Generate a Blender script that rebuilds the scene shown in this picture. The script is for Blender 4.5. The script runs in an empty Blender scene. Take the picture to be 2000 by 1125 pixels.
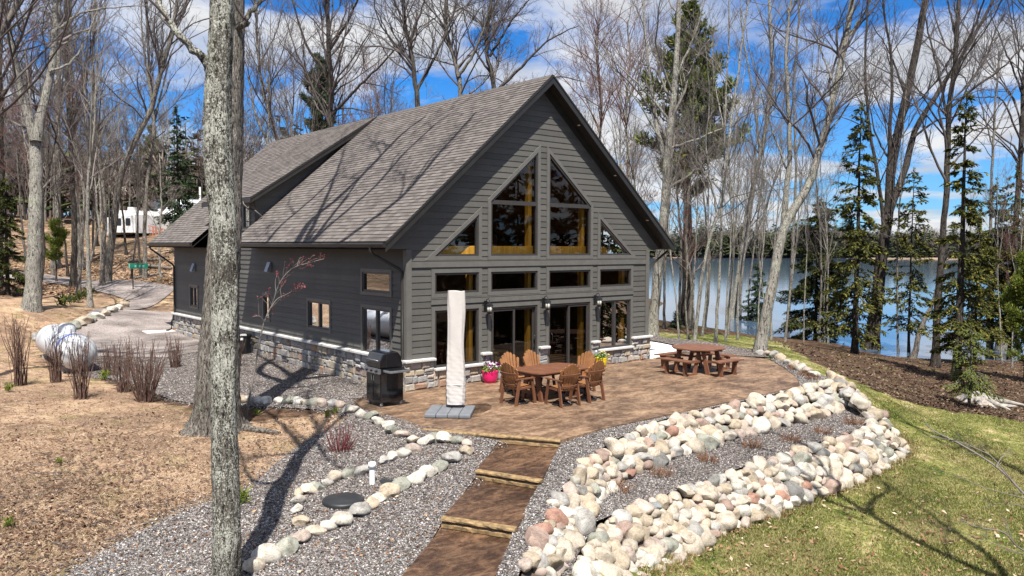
import bpy, bmesh, math, random
import numpy as np
from mathutils import Vector, Matrix
from mathutils.geometry import delaunay_2d_cdt
R_ = math.radians
random.seed(7); RNG = np.random.default_rng(7)
SC = bpy.context.scene
COL = SC.collection

# ------------------------------------------------------------------ camera, sky, sun, exposure
CAM = np.array([-11.298, -17.762, 3.813]); FPX = 1552.2
PITCH, ROLL, YAW = R_(2.966), R_(0.208), R_(40.0)
fw = np.array([math.sin(YAW)*math.cos(PITCH), math.cos(YAW)*math.cos(PITCH), -math.sin(PITCH)])
rt0 = np.array([math.cos(YAW), -math.sin(YAW), 0.0]); up0 = np.cross(rt0, fw)
RT = rt0*math.cos(ROLL)+up0*math.sin(ROLL); UP = -rt0*math.sin(ROLL)+up0*math.cos(ROLL)
F2 = np.array([math.sin(YAW), math.cos(YAW)]); R2 = np.array([math.cos(YAW), -math.sin(YAW)])
cd = bpy.data.cameras.new('camera'); cam = bpy.data.objects.new('camera', cd); COL.objects.link(cam)
m = Matrix.Identity(4)
for i in range(3):
    m[i][0] = RT[i]; m[i][1] = UP[i]; m[i][2] = -fw[i]; m[i][3] = CAM[i]
cam.matrix_world = m
cd.sensor_width = 36; cd.lens = FPX/2000*36; cd.clip_start = 0.1; cd.clip_end = 5000
SC.camera = cam
SUN_DIR = Vector((0.575, 0.818, -1.74)).normalized()      # the way the light travels
SUN_EL = math.asin(-SUN_DIR.z); SUN_AZ = math.atan2(-SUN_DIR.x, -SUN_DIR.y)
sl = bpy.data.lights.new('sun', 'SUN'); sl.energy = 5.0; sl.angle = R_(0.53); sl.color = (1.0, 0.955, 0.88)
so = bpy.data.objects.new('sun', sl); COL.objects.link(so)
so.rotation_euler = SUN_DIR.to_track_quat('-Z', 'Y').to_euler()
SC.view_settings.view_transform = 'Standard'; SC.view_settings.look = 'None'
SC.view_settings.gamma = 1; SC.view_settings.exposure = 0.86
SC.cycles.max_bounces = 6; SC.cycles.transparent_max_bounces = 12; SC.cycles.diffuse_bounces = 3
SC.cycles.caustics_reflective = False; SC.cycles.caustics_refractive = False

def N(nt, t, loc=None, **kw):
    n = nt.nodes.new(t)
    for k, v in kw.items(): setattr(n, k, v)
    return n
def L(nt, a, b): nt.links.new(a, b)
def math_(nt, op, a, b=None, clamp=False):
    n = N(nt, 'ShaderNodeMath', operation=op); n.use_clamp = clamp
    for i, x in enumerate((a, b)):
        if x is None: continue
        if isinstance(x, (int, float)): n.inputs[i].default_value = x
        else: L(nt, x, n.inputs[i])
    return n.outputs[0]
def ramp(nt, fac, stops, interp='LINEAR'):
    n = N(nt, 'ShaderNodeValToRGB'); cr = n.color_ramp; cr.interpolation = interp
    while len(cr.elements) < len(stops): cr.elements.new(0.5)
    for e, (p, c) in zip(cr.elements, stops):
        e.position = p; e.color = (c[0], c[1], c[2], 1) if not isinstance(c, (int, float)) else (c, c, c, 1)
    L(nt, fac, n.inputs[0]); return n.outputs[0]
def mixc(nt, fac, a, b, blend='MIX'):
    n = N(nt, 'ShaderNodeMix', data_type='RGBA', blend_type=blend)
    for s, x in ((n.inputs[0], fac), (n.inputs[6], a), (n.inputs[7], b)):
        if isinstance(x, (int, float)): s.default_value = x
        elif isinstance(x, (tuple, list)): s.default_value = (x[0], x[1], x[2], 1)
        else: L(nt, x, s)
    return n.outputs[2]
def noise(nt, vec, scale, detail=4, rough=0.55, dist=0.0, out=0):
    n = N(nt, 'ShaderNodeTexNoise'); n.inputs['Scale'].default_value = scale; n.inputs['Detail'].default_value = detail
    n.inputs['Roughness'].default_value = rough; n.inputs['Distortion'].default_value = dist
    if vec is not None: L(nt, vec, n.inputs['Vector'])
    return n.outputs[out]
def mapping(nt, vec, scale=(1, 1, 1), loc=(0, 0, 0), rot=(0, 0, 0)):
    n = N(nt, 'ShaderNodeMapping'); n.inputs['Scale'].default_value = scale; n.inputs['Location'].default_value = loc
    n.inputs['Rotation'].default_value = rot; L(nt, vec, n.inputs['Vector']); return n.outputs[0]

W = bpy.data.worlds.new('World'); SC.world = W; W.use_nodes = True
nt = W.node_tree; nt.nodes.clear()
out = N(nt, 'ShaderNodeOutputWorld'); bg = N(nt, 'ShaderNodeBackground'); bg.inputs[1].default_value = 0.056
sky = N(nt, 'ShaderNodeTexSky', sky_type='NISHITA'); sky.sun_disc = False
sky.sun_elevation = SUN_EL; sky.sun_rotation = SUN_AZ; sky.altitude = 500; sky.air_density = 1.0; sky.dust_density = 0.2; sky.ozone_density = 2.0
tc = N(nt, 'ShaderNodeTexCoord'); sx = N(nt, 'ShaderNodeSeparateXYZ'); L(nt, tc.outputs['Generated'], sx.inputs[0])
zc = math_(nt, 'ADD', math_(nt, 'MAXIMUM', sx.outputs[2], 0.0), 0.13)
cv = N(nt, 'ShaderNodeCombineXYZ')
L(nt, math_(nt, 'DIVIDE', sx.outputs[0], zc), cv.inputs[0]); L(nt, math_(nt, 'DIVIDE', sx.outputs[1], zc), cv.inputs[1])
OFF = (-8.3, -2.2, 0.0)
cvm = mapping(nt, cv.outputs[0], loc=OFF)
n1 = noise(nt, cvm, 1.05, 8, 0.52, 0.25)
n2 = noise(nt, cvm, 0.42, 2, 0.5)
cl = math_(nt, 'ADD', math_(nt, 'MULTIPLY', n1, 0.72), math_(nt, 'MULTIPLY', n2, 0.34))
cmask = ramp(nt, cl, [(0.0, 0.0), (0.498, 0.0), (0.53, 0.55), (0.585, 0.95), (1.0, 1.0)])
shade = noise(nt, mapping(nt, cv.outputs[0], loc=(OFF[0]+.06, OFF[1]+.05, 0.0)), 1.9, 7, 0.6)
ccol = ramp(nt, shade, [(0.0, (5.0, 5.3, 5.9)), (0.42, (6.4, 6.6, 7.0)), (0.58, (8.9, 8.9, 8.9)), (1.0, (9.3, 9.2, 9.1))])
deep = mixc(nt, 1.0, sky.outputs[0], (0.24, 0.84, 1.52), 'MULTIPLY')
hz = ramp(nt, sx.outputs[2], [(0.0, 0.5), (0.08, 0.22), (0.2, 0.0), (1.0, 0.0)])
deep2 = mixc(nt, hz, deep, (5.2, 6.8, 8.4))
fin = mixc(nt, cmask, deep2, ccol)
L(nt, fin, bg.inputs[0]); L(nt, bg.outputs[0], out.inputs[0])

# ------------------------------------------------------------------ helpers
def P(u, v, D):
    d = fw + RT*((u-1000)/FPX) + UP*((562.5-v)/FPX)
    return CAM + d*D
def at_z(u, v, z):
    d = fw + RT*((u-1000)/FPX) + UP*((562.5-v)/FPX)
    return CAM + d*((z-CAM[2])/d[2])
def S(r, g, b):
    f = lambda c: (c/255/12.92) if c/255 <= 0.04045 else ((c/255+0.055)/1.055)**2.4
    return (f(r), f(g), f(b))

def link(name, me, mats=(), parent=None, label=None, cat=None, group=None, kind=None, loc=None):
    o = bpy.data.objects.new(name, me); COL.objects.link(o)
    if me is not None and mats and len(me.materials) == 0:
        for x in (mats if isinstance(mats, (list, tuple)) else [mats]): me.materials.append(x)
    if parent is not None: o.parent = parent
    if loc is not None: o.location = loc
    if label: o['label'] = label
    if cat: o['category'] = cat
    if group: o['group'] = group
    if kind: o['kind'] = kind
    return o
def root(name, label, cat, loc=(0, 0, 0), rz=0.0, group=None):
    o = link(name, None, (), None, label, cat, group); o.location = loc; o.rotation_euler = (0, 0, rz)
    o.empty_display_size = 0.1
    return o
def copy_tree(o, parent=None):
    c = o.copy(); COL.objects.link(c); c.parent = parent
    for ch in o.children: copy_tree(ch, c)
    return c

def np_mesh(name, V, Fq=None, Ft=None, smooth=False, uv=None):
    me = bpy.data.meshes.new(name)
    V = np.asarray(V, np.float32).reshape(-1, 3)
    nq = 0 if Fq is None else len(Fq); ntr = 0 if Ft is None else len(Ft)
    loops = []
    if nq: loops.append(np.asarray(Fq, np.int32).ravel())
    if ntr: loops.append(np.asarray(Ft, np.int32).ravel())
    lv = np.concatenate(loops)
    me.vertices.add(len(V)); me.vertices.foreach_set('co', V.ravel())
    me.loops.add(len(lv)); me.loops.foreach_set('vertex_index', lv)
    st = np.concatenate([np.arange(nq)*4, nq*4+np.arange(ntr)*3]).astype(np.int32)
    me.polygons.add(nq+ntr); me.polygons.foreach_set('loop_start', st)
    try: me.polygons.foreach_set('loop_total', np.concatenate([np.full(nq, 4), np.full(ntr, 3)]).astype(np.int32))
    except Exception: pass
    me.update(calc_edges=True)
    me.polygons.foreach_set('use_smooth', np.full(nq+ntr, smooth, bool))
    me.validate()
    return me

class MB:
    """collects faces of any kind into one mesh"""
    def __init__(s): s.v = []; s.f = []; s.mi = []; s.sm = []; s.uv = {}
    def add(s, vs, fs, mi=0, sm=False):
        b = len(s.v); s.v += [tuple(map(float, x)) for x in vs]
        for f in fs: s.f.append(tuple(b+i for i in f)); s.mi.append(mi); s.sm.append(sm)
    def quad(s, a, b, c, d, mi=0): s.add([a, b, c, d], [(0, 1, 2, 3)], mi)
    def poly(s, pts, mi=0): s.add(pts, [tuple(range(len(pts)))], mi)
    def box(s, x0, x1, y0, y1, z0, z1, mi=0, M=None):
        vs = [(x, y, z) for z in (z0, z1) for y in (y0, y1) for x in (x0, x1)]
        if M is not None: vs = [tuple(M @ Vector(v)) for v in vs]
        s.add(vs, [(0, 2, 3, 1), (4, 5, 7, 6), (0, 1, 5, 4), (2, 6, 7, 3), (0, 4, 6, 2), (1, 3, 7, 5)], mi)
    def bbox(s, c, d, r=0.01, mi=0, M=None):
        """box with chamfered edges: centre c, size d"""
        hx, hy, hz = d[0]/2, d[1]/2, d[2]/2; r = min(r, hx*.9, hy*.9, hz*.9)
        bm = bmesh.new(); bmesh.ops.create_cube(bm, size=1)
        for v in bm.verts: v.co = Vector((v.co.x*2*hx, v.co.y*2*hy, v.co.z*2*hz))
        bmesh.ops.bevel(bm, geom=bm.edges[:], offset=r, segments=2, affect='EDGES', profile=0.6)
        T = Matrix.Translation(Vector(c))
        T = (M @ T) if M is not None else T
        s.frombm(bm, mi, T)
    def frombm(s, bm, mi=0, T=None, sm=False):
        bm.verts.index_update()
        vs = [(T @ v.co) if T is not None else v.co for v in bm.verts]
        s.add(vs, [tuple(v.index for v in f.verts) for f in bm.faces], mi, sm); bm.free()
    def prism(s, pts, axis, a, b, mi=0, M=None):
        """extrude 2d polygon along axis (0,1,2) from a to b"""
        n = len(pts)
        def mk(p, t):
            if axis == 0: q = (t, p[0], p[1])
            elif axis == 1: q = (p[0], t, p[1])
            else: q = (p[0], p[1], t)
            return tuple(M @ Vector(q)) if M is not None else q
        vs = [mk(p, a) for p in pts]+[mk(p, b) for p in pts]
        fs = [tuple(range(n))[::-1], tuple(range(n, 2*n))]+[(i, (i+1) % n, n+(i+1) % n, n+i) for i in range(n)]
        s.add(vs, fs, mi)
    def tube(s, pts, rad, n=8, mi=0, cap=True, sm=True, M=None):
        pts = [Vector(p) for p in pts]; k = len(pts)
        if not hasattr(rad, '__len__'): rad = [rad]*k
        vs = []
        for i, p in enumerate(pts):
            t = (pts[min(i+1, k-1)]-pts[max(i-1, 0)]).normalized()
            ref = Vector((0, 0, 1)) if abs(t.z) < 0.92 else Vector((1, 0, 0))
            a = t.cross(ref).normalized(); b = t.cross(a)
            for j in range(n):
                an = 2*math.pi*j/n; q = p+(a*math.cos(an)+b*math.sin(an))*rad[i]
                vs.append(tuple(M @ q) if M is not None else tuple(q))
        fs = [(i*n+j, i*n+(j+1) % n, (i+1)*n+(j+1) % n, (i+1)*n+j) for i in range(k-1) for j in range(n)]
        s.add(vs, fs, mi, sm)
        if cap: s.add(vs[:n], [tuple(range(n))], mi); s.add(vs[-n:], [tuple(range(n))[::-1]], mi)
    def lathe(s, prof, c=(0, 0, 0), n=24, mi=0, sm=True, M=None):
        vs = []
        for r, z in prof:
            for j in range(n):
                q = Vector((c[0]+r*math.cos(2*math.pi*j/n), c[1]+r*math.sin(2*math.pi*j/n), c[2]+z))
                vs.append(tuple(M @ q) if M is not None else tuple(q))
        k = len(prof)
        s.add(vs, [(i*n+j, i*n+(j+1) % n, (i+1)*n+(j+1) % n, (i+1)*n+j) for i in range(k-1) for j in range(n)], mi, sm)
    def build(s, name, mats, parent=None, **kw):
        me = bpy.data.meshes.new(name); me.from_pydata(s.v, [], s.f)
        for x in (mats if isinstance(mats, (list, tuple)) else [mats]): me.materials.append(x)
        me.polygons.foreach_set('material_index', s.mi); me.polygons.foreach_set('use_smooth', s.sm)
        me.update()
        bm = bmesh.new(); bm.from_mesh(me); bmesh.ops.recalc_face_normals(bm, faces=bm.faces[:]); bm.to_mesh(me); bm.free()
        return link(name, me, (), parent, **kw)

# ------------------------------------------------------------------ materials
def newmat(name):
    mt = bpy.data.materials.new(name); mt.use_nodes = True; nt = mt.node_tree
    return mt, nt, nt.nodes['Principled BSDF']
def objc(nt): return N(nt, 'ShaderNodeTexCoord').outputs['Object']
def worldc(nt): return N(nt, 'ShaderNodeNewGeometry').outputs['Position']
def bump(nt, b, h, strength=0.4, dist=0.02):
    n = N(nt, 'ShaderNodeBump'); n.inputs['Strength'].default_value = strength; n.inputs['Distance'].default_value = dist
    L(nt, h, n.inputs['Height']); L(nt, n.outputs[0], b.inputs['Normal'])
def plain(name, col, rough=0.6, var=0.12, scale=6.0, metal=0.0, spec=0.5, bmp=0.0, bscale=40, grain=(1, 1, 1), coat=0.0):
    mt, nt, b = newmat(name)
    co = mapping(nt, worldc(nt), grain)
    nz = noise(nt, co, scale, 5, 0.6)
    lo = tuple(max(0, c*(1-var*1.6)) for c in col); hi = tuple(c*(1+var*1.6) for c in col)
    L(nt, ramp(nt, nz, [(0.25, lo), (0.75, hi)]), b.inputs['Base Color'])
    b.inputs['Roughness'].default_value = rough; b.inputs['Metallic'].default_value = metal
    b.inputs['Specular IOR Level'].default_value = spec; b.inputs['Coat Weight'].default_value = coat
    if bmp: bump(nt, b, noise(nt, co, bscale, 4, 0.6), bmp, 0.01)
    return mt
def islandmat(name, stops, rough=0.85, spec=0.3, trans=0.0, tint=None):
    """each loose piece of the mesh takes its own colour from the ramp"""
    mt, nt, b = newmat(name)
    g = N(nt, 'ShaderNodeNewGeometry')
    c = ramp(nt, g.outputs['Random Per Island'], stops)
    if tint:
        nz = noise(nt, worldc(nt), tint[0], 4, 0.6)
        c = mixc(nt, ramp(nt, nz, [(tint[2], 0.0), (tint[3], 1.0)]), c, tint[1])
    L(nt, c, b.inputs['Base Color']); b.inputs['Roughness'].default_value = rough; b.inputs['Specular IOR Level'].default_value = spec
    if trans:
        tr = N(nt, 'ShaderNodeBsdfTranslucent'); L(nt, c, tr.inputs[0])
        mx = N(nt, 'ShaderNodeMixShader'); mx.inputs[0].default_value = trans
        L(nt, b.outputs[0], mx.inputs[1]); L(nt, tr.outputs[0], mx.inputs[2])
        L(nt, mx.outputs[0], nt.nodes['Material Output'].inputs[0])
    return mt

MT = {}
sid = (0.105, 0.102, 0.094)
def siding_mat():
    mt, nt, b = newmat('painted_lap_siding')
    p = worldc(nt)
    a = noise(nt, mapping(nt, p, (1.2, 1.2, 14)), 3.0, 6, 0.65)
    c = noise(nt, p, 0.7, 3, 0.5)
    k = mixc(nt, 0.5, a, c)
    c0 = ramp(nt, k, [(0.3, (0.079, 0.076, 0.068)), (0.7, (0.113, 0.108, 0.098))])
    g = N(nt, 'ShaderNodeNewGeometry'); c0 = mixc(nt, 1.0, c0, ramp(nt, g.outputs['Random Per Island'], [(0, 0.86), (1, 1.12)]), 'MULTIPLY')
    st = noise(nt, mapping(nt, p, (5, 5, 0.35)), 1.5, 5, 0.7); c0 = mixc(nt, 1.0, c0, ramp(nt, st, [(0.3, 0.96), (0.6, 1.03)]), 'MULTIPLY')
    L(nt, c0, b.inputs['Base Color'])
    b.inputs['Roughness'].default_value = 0.62; b.inputs['Specular IOR Level'].default_value = 0.3
    bump(nt, b, noise(nt, mapping(nt, p, (2, 2, 30)), 9, 5, 0.7), 0.35, 0.004)
    return mt
MT['siding'] = siding_mat()
MT['trim'] = plain('painted_trim', (0.118, 0.113, 0.102), 0.55, 0.08, 4, bmp=0.1)
MT['fascia'] = plain('dark_fascia_metal', (0.022, 0.020, 0.018), 0.45, 0.15, 3)
MT['soffit'] = plain('dark_soffit', (0.020, 0.018, 0.016), 0.6, 0.1, 3)
MT['frame'] = plain('bronze_window_frame', (0.045, 0.040, 0.038), 0.4, 0.1, 5)
MT['black'] = plain('black_metal', (0.012, 0.012, 0.013), 0.32, 0.2, 5)
MT['blackglow'] = plain('black_enamel', (0.010, 0.010, 0.012), 0.16, 0.15, 3, coat=0.6)
MT['steel'] = plain('grey_steel', (0.34, 0.35, 0.37), 0.35, 0.08, 8, metal=0.7)
def shingle_mat():
    mt, nt, b = newmat('asphalt_shingles')
    uv = N(nt, 'ShaderNodeUVMap').outputs[0]
    br = N(nt, 'ShaderNodeTexBrick'); L(nt, uv, br.inputs['Vector'])
    br.offset = 0.37; br.offset_frequency = 2; br.squash = 0.8; br.squash_frequency = 3
    br.inputs['Scale'].default_value = 1.0; br.inputs['Brick Width'].default_value = 0.24; br.inputs['Row Height'].default_value = 0.145
    br.inputs['Mortar Size'].default_value = 0.0; br.inputs['Bias'].default_value = 0.1
    br.inputs['Color1'].default_value = (0.062, 0.055, 0.051, 1); br.inputs['Color2'].default_value = (0.185, 0.165, 0.154, 1)
    p = worldc(nt)
    fine = noise(nt, p, 70, 3, 0.7); big = noise(nt, p, 0.5, 4, 0.6)
    c = mixc(nt, 0.35, br.outputs[0], ramp(nt, fine, [(0.3, (0.07, 0.062, 0.058)), (0.7, (0.23, 0.205, 0.193))]))
    c = mixc(nt, 1.0, c, ramp(nt, big, [(0.3, (0.86, 0.85, 0.85)), (0.7, (1.08, 1.07, 1.06))]), 'MULTIPLY')
    L(nt, c, b.inputs['Base Color']); b.inputs['Roughness'].default_value = 0.95; b.inputs['Specular IOR Level'].default_value = 0.15
    bump(nt, b, fine, 0.5, 0.006)
    return mt
MT['shingle'] = shingle_mat()
MT['stone'] = islandmat('ashlar_stone', [(0, (0.24, 0.23, 0.22)), (0.22, (0.36, 0.34, 0.31)), (0.4, (0.17, 0.165, 0.165)), (0.52, (0.40, 0.33, 0.23)), (0.66, (0.30, 0.31, 0.32)), (0.78, (0.30, 0.17, 0.10)), (0.84, (0.45, 0.43, 0.40)), (1, (0.20, 0.20, 0.21))], 0.85)
_nt = MT['stone'].node_tree; _b = _nt.nodes['Principled BSDF']
_src = _b.inputs['Base Color'].links[0].from_socket
L(_nt, mixc(_nt, 0.75, _src, ramp(_nt, noise(_nt, worldc(_nt), 11, 6, 0.65), [(0.25, (0.55, 0.52, 0.5)), (0.75, (1.5, 1.5, 1.5))]), 'MULTIPLY'), _b.inputs['Base Color'])
bump(_nt, _b, noise(_nt, worldc(_nt), 25, 6, 0.7), 0.8, 0.02)
MT['mortar'] = plain('mortar', (0.27, 0.26, 0.25), 0.9, 0.15, 20)
MT['cap'] = plain('limestone_cap', (0.52, 0.51, 0.49), 0.8, 0.12, 12, bmp=0.6, bscale=18)
MT['concrete'] = plain('pale_concrete', (0.70, 0.69, 0.67), 0.85, 0.05, 2, bmp=0.1)
def glass_mat(name, base=0.10, tint=(0.55, 0.55, 0.52)):
    mt, nt, b = newmat(name); nt.nodes.remove(b)
    gl = N(nt, 'ShaderNodeBsdfGlossy'); gl.inputs['Roughness'].default_value = 0.004; gl.inputs[0].default_value = (0.9, 0.92, 0.95, 1)
    tr = N(nt, 'ShaderNodeBsdfTransparent'); tr.inputs[0].default_value = (*tint, 1)
    lw = N(nt, 'ShaderNodeFresnel'); lw.inputs[0].default_value = 1.5
    nz = noise(nt, worldc(nt), 0.9, 2, 0.5); bn = N(nt, 'ShaderNodeBump'); bn.inputs['Strength'].default_value = 0.02; bn.inputs['Distance'].default_value = 0.05
    L(nt, nz, bn.inputs['Height']); L(nt, bn.outputs[0], gl.inputs['Normal'])
    mx = N(nt, 'ShaderNodeMixShader'); L(nt, math_(nt, 'ADD', math_(nt, 'MULTIPLY', lw.outputs[0], 0.85), base, True), mx.inputs[0])
    L(nt, tr.outputs[0], mx.inputs[1]); L(nt, gl.outputs[0], mx.inputs[2]); L(nt, mx.outputs[0], nt.nodes['Material Output'].inputs[0])
    return mt
MT['glass'] = glass_mat('window_glass', 0.015, (0.86, 0.86, 0.82))
MT['screen'] = glass_mat('screened_glass', 0.012, (0.6, 0.6, 0.58))
MT['sideglass'] = glass_mat('shaded_window_glass', 0.22, (0.3, 0.3, 0.3))
MT['lampglass'] = plain('seeded_lamp_glass', (0.62, 0.60, 0.52), 0.25, 0.15, 30)
MT['pine'] = plain('yellow_pine_timber', (0.78, 0.40, 0.055), 0.5, 0.22, 2.2, grain=(6, 6, 0.6))
MT['floor'] = plain('dark_interior_floor', (0.26, 0.155, 0.085), 0.4, 0.2, 2)
MT['inside'] = plain('dark_interior_wall', (0.17, 0.085, 0.038), 0.8, 0.35, 1.2)
def patio_mat(name, lo, mid, hi, rough, bscale=1.0):
    mt, nt, b = newmat(name); p = worldc(nt)
    st = noise(nt, mapping(nt, p, (1.0, 1.9, 1), rot=(0, 0, 0.12)), 1.7*bscale, 8, 0.72, 0.9)
    bl = noise(nt, p, 0.55, 4, 0.6, 0.4)
    fi = noise(nt, mapping(nt, p, (1, 1.4, 1)), 9, 6, 0.72, 0.6)
    k = math_(nt, 'ADD', math_(nt, 'ADD', math_(nt, 'MULTIPLY', st, 0.5), math_(nt, 'MULTIPLY', bl, 0.2)), math_(nt, 'MULTIPLY', fi, 0.3))
    c = ramp(nt, k, [(0.38, lo), (0.48, mid), (0.60, hi)])
    br = N(nt, 'ShaderNodeTexBrick'); L(nt, p, br.inputs['Vector']); br.offset = 0.4; br.squash = 0.7; br.squash_frequency = 3
    br.inputs['Scale'].default_value = 1; br.inputs['Brick Width'].default_value = 1.15; br.inputs['Row Height'].default_value = 0.46; br.inputs['Mortar Size'].default_value = 0.006
    br.inputs['Color1'].default_value = (0.80, 0.80, 0.80, 1); br.inputs['Color2'].default_value = (1.18, 1.16, 1.12, 1); br.inputs['Mortar'].default_value = (0.62, 0.58, 0.55, 1); br.inputs['Mortar Smooth'].default_value = 0.6
    c = mixc(nt, 0.85, c, br.outputs[0], 'MULTIPLY')
    L(nt, c, b.inputs['Base Color'])
    L(nt, ramp(nt, st, [(0.3, rough-0.1), (0.7, rough+0.12)]), b.inputs['Roughness']); b.inputs['Specular IOR Level'].default_value = 0.4
    bump(nt, b, math_(nt, 'ADD', math_(nt, 'MULTIPLY', fi, 0.8), math_(nt, 'MULTIPLY', st, 1.0)), 0.5, 0.025)
    return mt
MT['patio'] = patio_mat('stamped_brown_concrete', (0.048, 0.028, 0.018), (0.14, 0.086, 0.054), (0.31, 0.21, 0.135), 0.58)
MT['path'] = patio_mat('stamped_dark_concrete', (0.014, 0.007, 0.005), (0.055, 0.029, 0.017), (0.165, 0.094, 0.053), 0.45, 1.4)
MT['edge'] = plain('ochre_step_edge', (0.235, 0.155, 0.07), 0.7, 0.5, 9, bmp=0.9, bscale=12)
def gravel_mat():
    mt, nt, b = newmat('mixed_gravel'); p = worldc(nt)
    v = N(nt, 'ShaderNodeTexVoronoi'); v.inputs['Scale'].default_value = 30; L(nt, p, v.inputs['Vector'])
    h = N(nt, 'ShaderNodeSeparateColor'); L(nt, v.outputs['Color'], h.inputs[0])
    c = ramp(nt, h.outputs[0], [(0, (0.035, 0.029, 0.027)), (0.35, (0.10, 0.083, 0.076)), (0.6, (0.17, 0.135, 0.12)), (0.85, (0.26, 0.225, 0.205)), (1, (0.48, 0.45, 0.42))])
    c = mixc(nt, 1.0, c, ramp(nt, v.outputs['Distance'], [(0.0, 1.1), (0.5, 0.95), (0.9, 0.35)]), 'MULTIPLY')
    c = mixc(nt, 1.0, c, ramp(nt, noise(nt, p, 0.8, 4, 0.6), [(0.3, 0.8), (0.7, 1.15)]), 'MULTIPLY')
    L(nt, c, b.inputs['Base Color']); b.inputs['Roughness'].default_value = 0.92; b.inputs['Specular IOR Level'].default_value = 0.2
    bump(nt, b, math_(nt, 'SUBTRACT', 1.0, v.outputs['Distance']), 0.9, 0.03)
    return mt
MT['gravel'] = gravel_mat()
MT['pebble'] = islandmat('loose_pebbles', [(0, (0.035, 0.032, 0.031)), (0.3, (0.10, 0.09, 0.086)), (0.55, (0.165, 0.142, 0.133)), (0.78, (0.245, 0.228, 0.218)), (0.93, (0.37, 0.35, 0.335)), (1, (0.58, 0.56, 0.54))], 0.85)
def drive_mat():
    mt, nt, b = newmat('driveway_gravel'); p = worldc(nt)
    k = math_(nt, 'ADD', math_(nt, 'MULTIPLY', noise(nt, p, 20, 5, 0.75), 0.6), math_(nt, 'MULTIPLY', noise(nt, p, 0.6, 4, 0.6), 0.4))
    L(nt, ramp(nt, k, [(0.40, (0.085, 0.072, 0.067)), (0.5, (0.225, 0.192, 0.178)), (0.60, (0.38, 0.335, 0.312))]), b.inputs['Base Color']); b.inputs['Roughness'].default_value = 0.95
    b.inputs['Specular IOR Level'].default_value = 0.2
    bump(nt, b, noise(nt, p, 26, 4, 0.7), 0.8, 0.03); return mt
MT['drive'] = drive_mat()
def ground_mat():
    mt, nt, b = newmat('forest_ground'); p = worldc(nt)
    at = N(nt, 'ShaderNodeAttribute'); at.attribute_name = 'zone'
    sp = N(nt, 'ShaderNodeSeparateColor'); L(nt, at.outputs['Color'], sp.inputs[0])
    big = noise(nt, p, 0.35, 5, 0.62, 0.3); mid = noise(nt, p, 2.4, 6, 0.68, 0.3); fin = noise(nt, p, 16, 5, 0.75)
    needles = noise(nt, mapping(nt, p, (1, 3, 1), rot=(0, 0, 0.7)), 22, 4, 0.75, 1.2)
    k1 = math_(nt, 'ADD', math_(nt, 'MULTIPLY', mid, 0.55), math_(nt, 'MULTIPLY', fin, 0.45))
    straw = ramp(nt, math_(nt, 'ADD', math_(nt, 'MULTIPLY', k1, 0.6), math_(nt, 'MULTIPLY', needles, 0.4)), [(0.40, (0.080, 0.045, 0.030)), (0.455, (0.25, 0.155, 0.098)), (0.515, (0.42, 0.285, 0.185)), (0.59, (0.60, 0.455, 0.32))])
    straw = mixc(nt, ramp(nt, big, [(0.46, 0.0), (0.58, 0.8)]), straw, mixc(nt, fin, (0.09, 0.055, 0.038), (0.30, 0.20, 0.135)))
    g1 = math_(nt, 'ADD', math_(nt, 'MULTIPLY', big, 0.5), math_(nt, 'MULTIPLY', mid, 0.5))
    lawn = ramp(nt, g1, [(0.40, (0.058, 0.084, 0.015)), (0.47, (0.125, 0.148, 0.032)), (0.54, (0.25, 0.235, 0.08)), (0.62, (0.45, 0.375, 0.20))])
    lawn = mixc(nt, 1.0, lawn, ramp(nt, fin, [(0.38, 0.42), (0.62, 1.4)]), 'MULTIPLY')
    lit = ramp(nt, k1, [(0.38, (0.026, 0.016, 0.011)), (0.47, (0.066, 0.039, 0.025)), (0.56, (0.125, 0.076, 0.048)), (0.66, (0.25, 0.165, 0.105))])  # litter floor browns, darkened to hold the shade of the shore woods
    jit = math_(nt, 'MULTIPLY', math_(nt, 'SUBTRACT', mid, 0.5), 1.1)
    wl = ramp(nt, math_(nt, 'ADD', sp.outputs[0], jit), [(0.40, 0.0), (0.60, 1.0)])
    ws = ramp(nt, math_(nt, 'ADD', sp.outputs[1], jit), [(0.35, 0.0), (0.65, 1.0)])
    c = mixc(nt, wl, mixc(nt, ws, lit, straw), lawn)
    moss = ramp(nt, math_(nt, 'MULTIPLY', noise(nt, p, 0.9, 5, 0.7), sp.outputs[2]), [(0.54, 0.0), (0.64, 0.35)])
    c = mixc(nt, moss, c, (0.17, 0.19, 0.045))
    L(nt, c, b.inputs['Base Color']); b.inputs['Roughness'].default_value = 0.95; b.inputs['Specular IOR Level'].default_value = 0.12
    bump(nt, b, math_(nt, 'ADD', fin, math_(nt, 'MULTIPLY', mid, 1.5)), 0.9, 0.05); return mt
MT['ground'] = ground_mat()
MT['dirt'] = plain('dark_soil', (0.07, 0.05, 0.038), 0.95, 0.35, 8, bmp=0.8, bscale=15)
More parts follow.
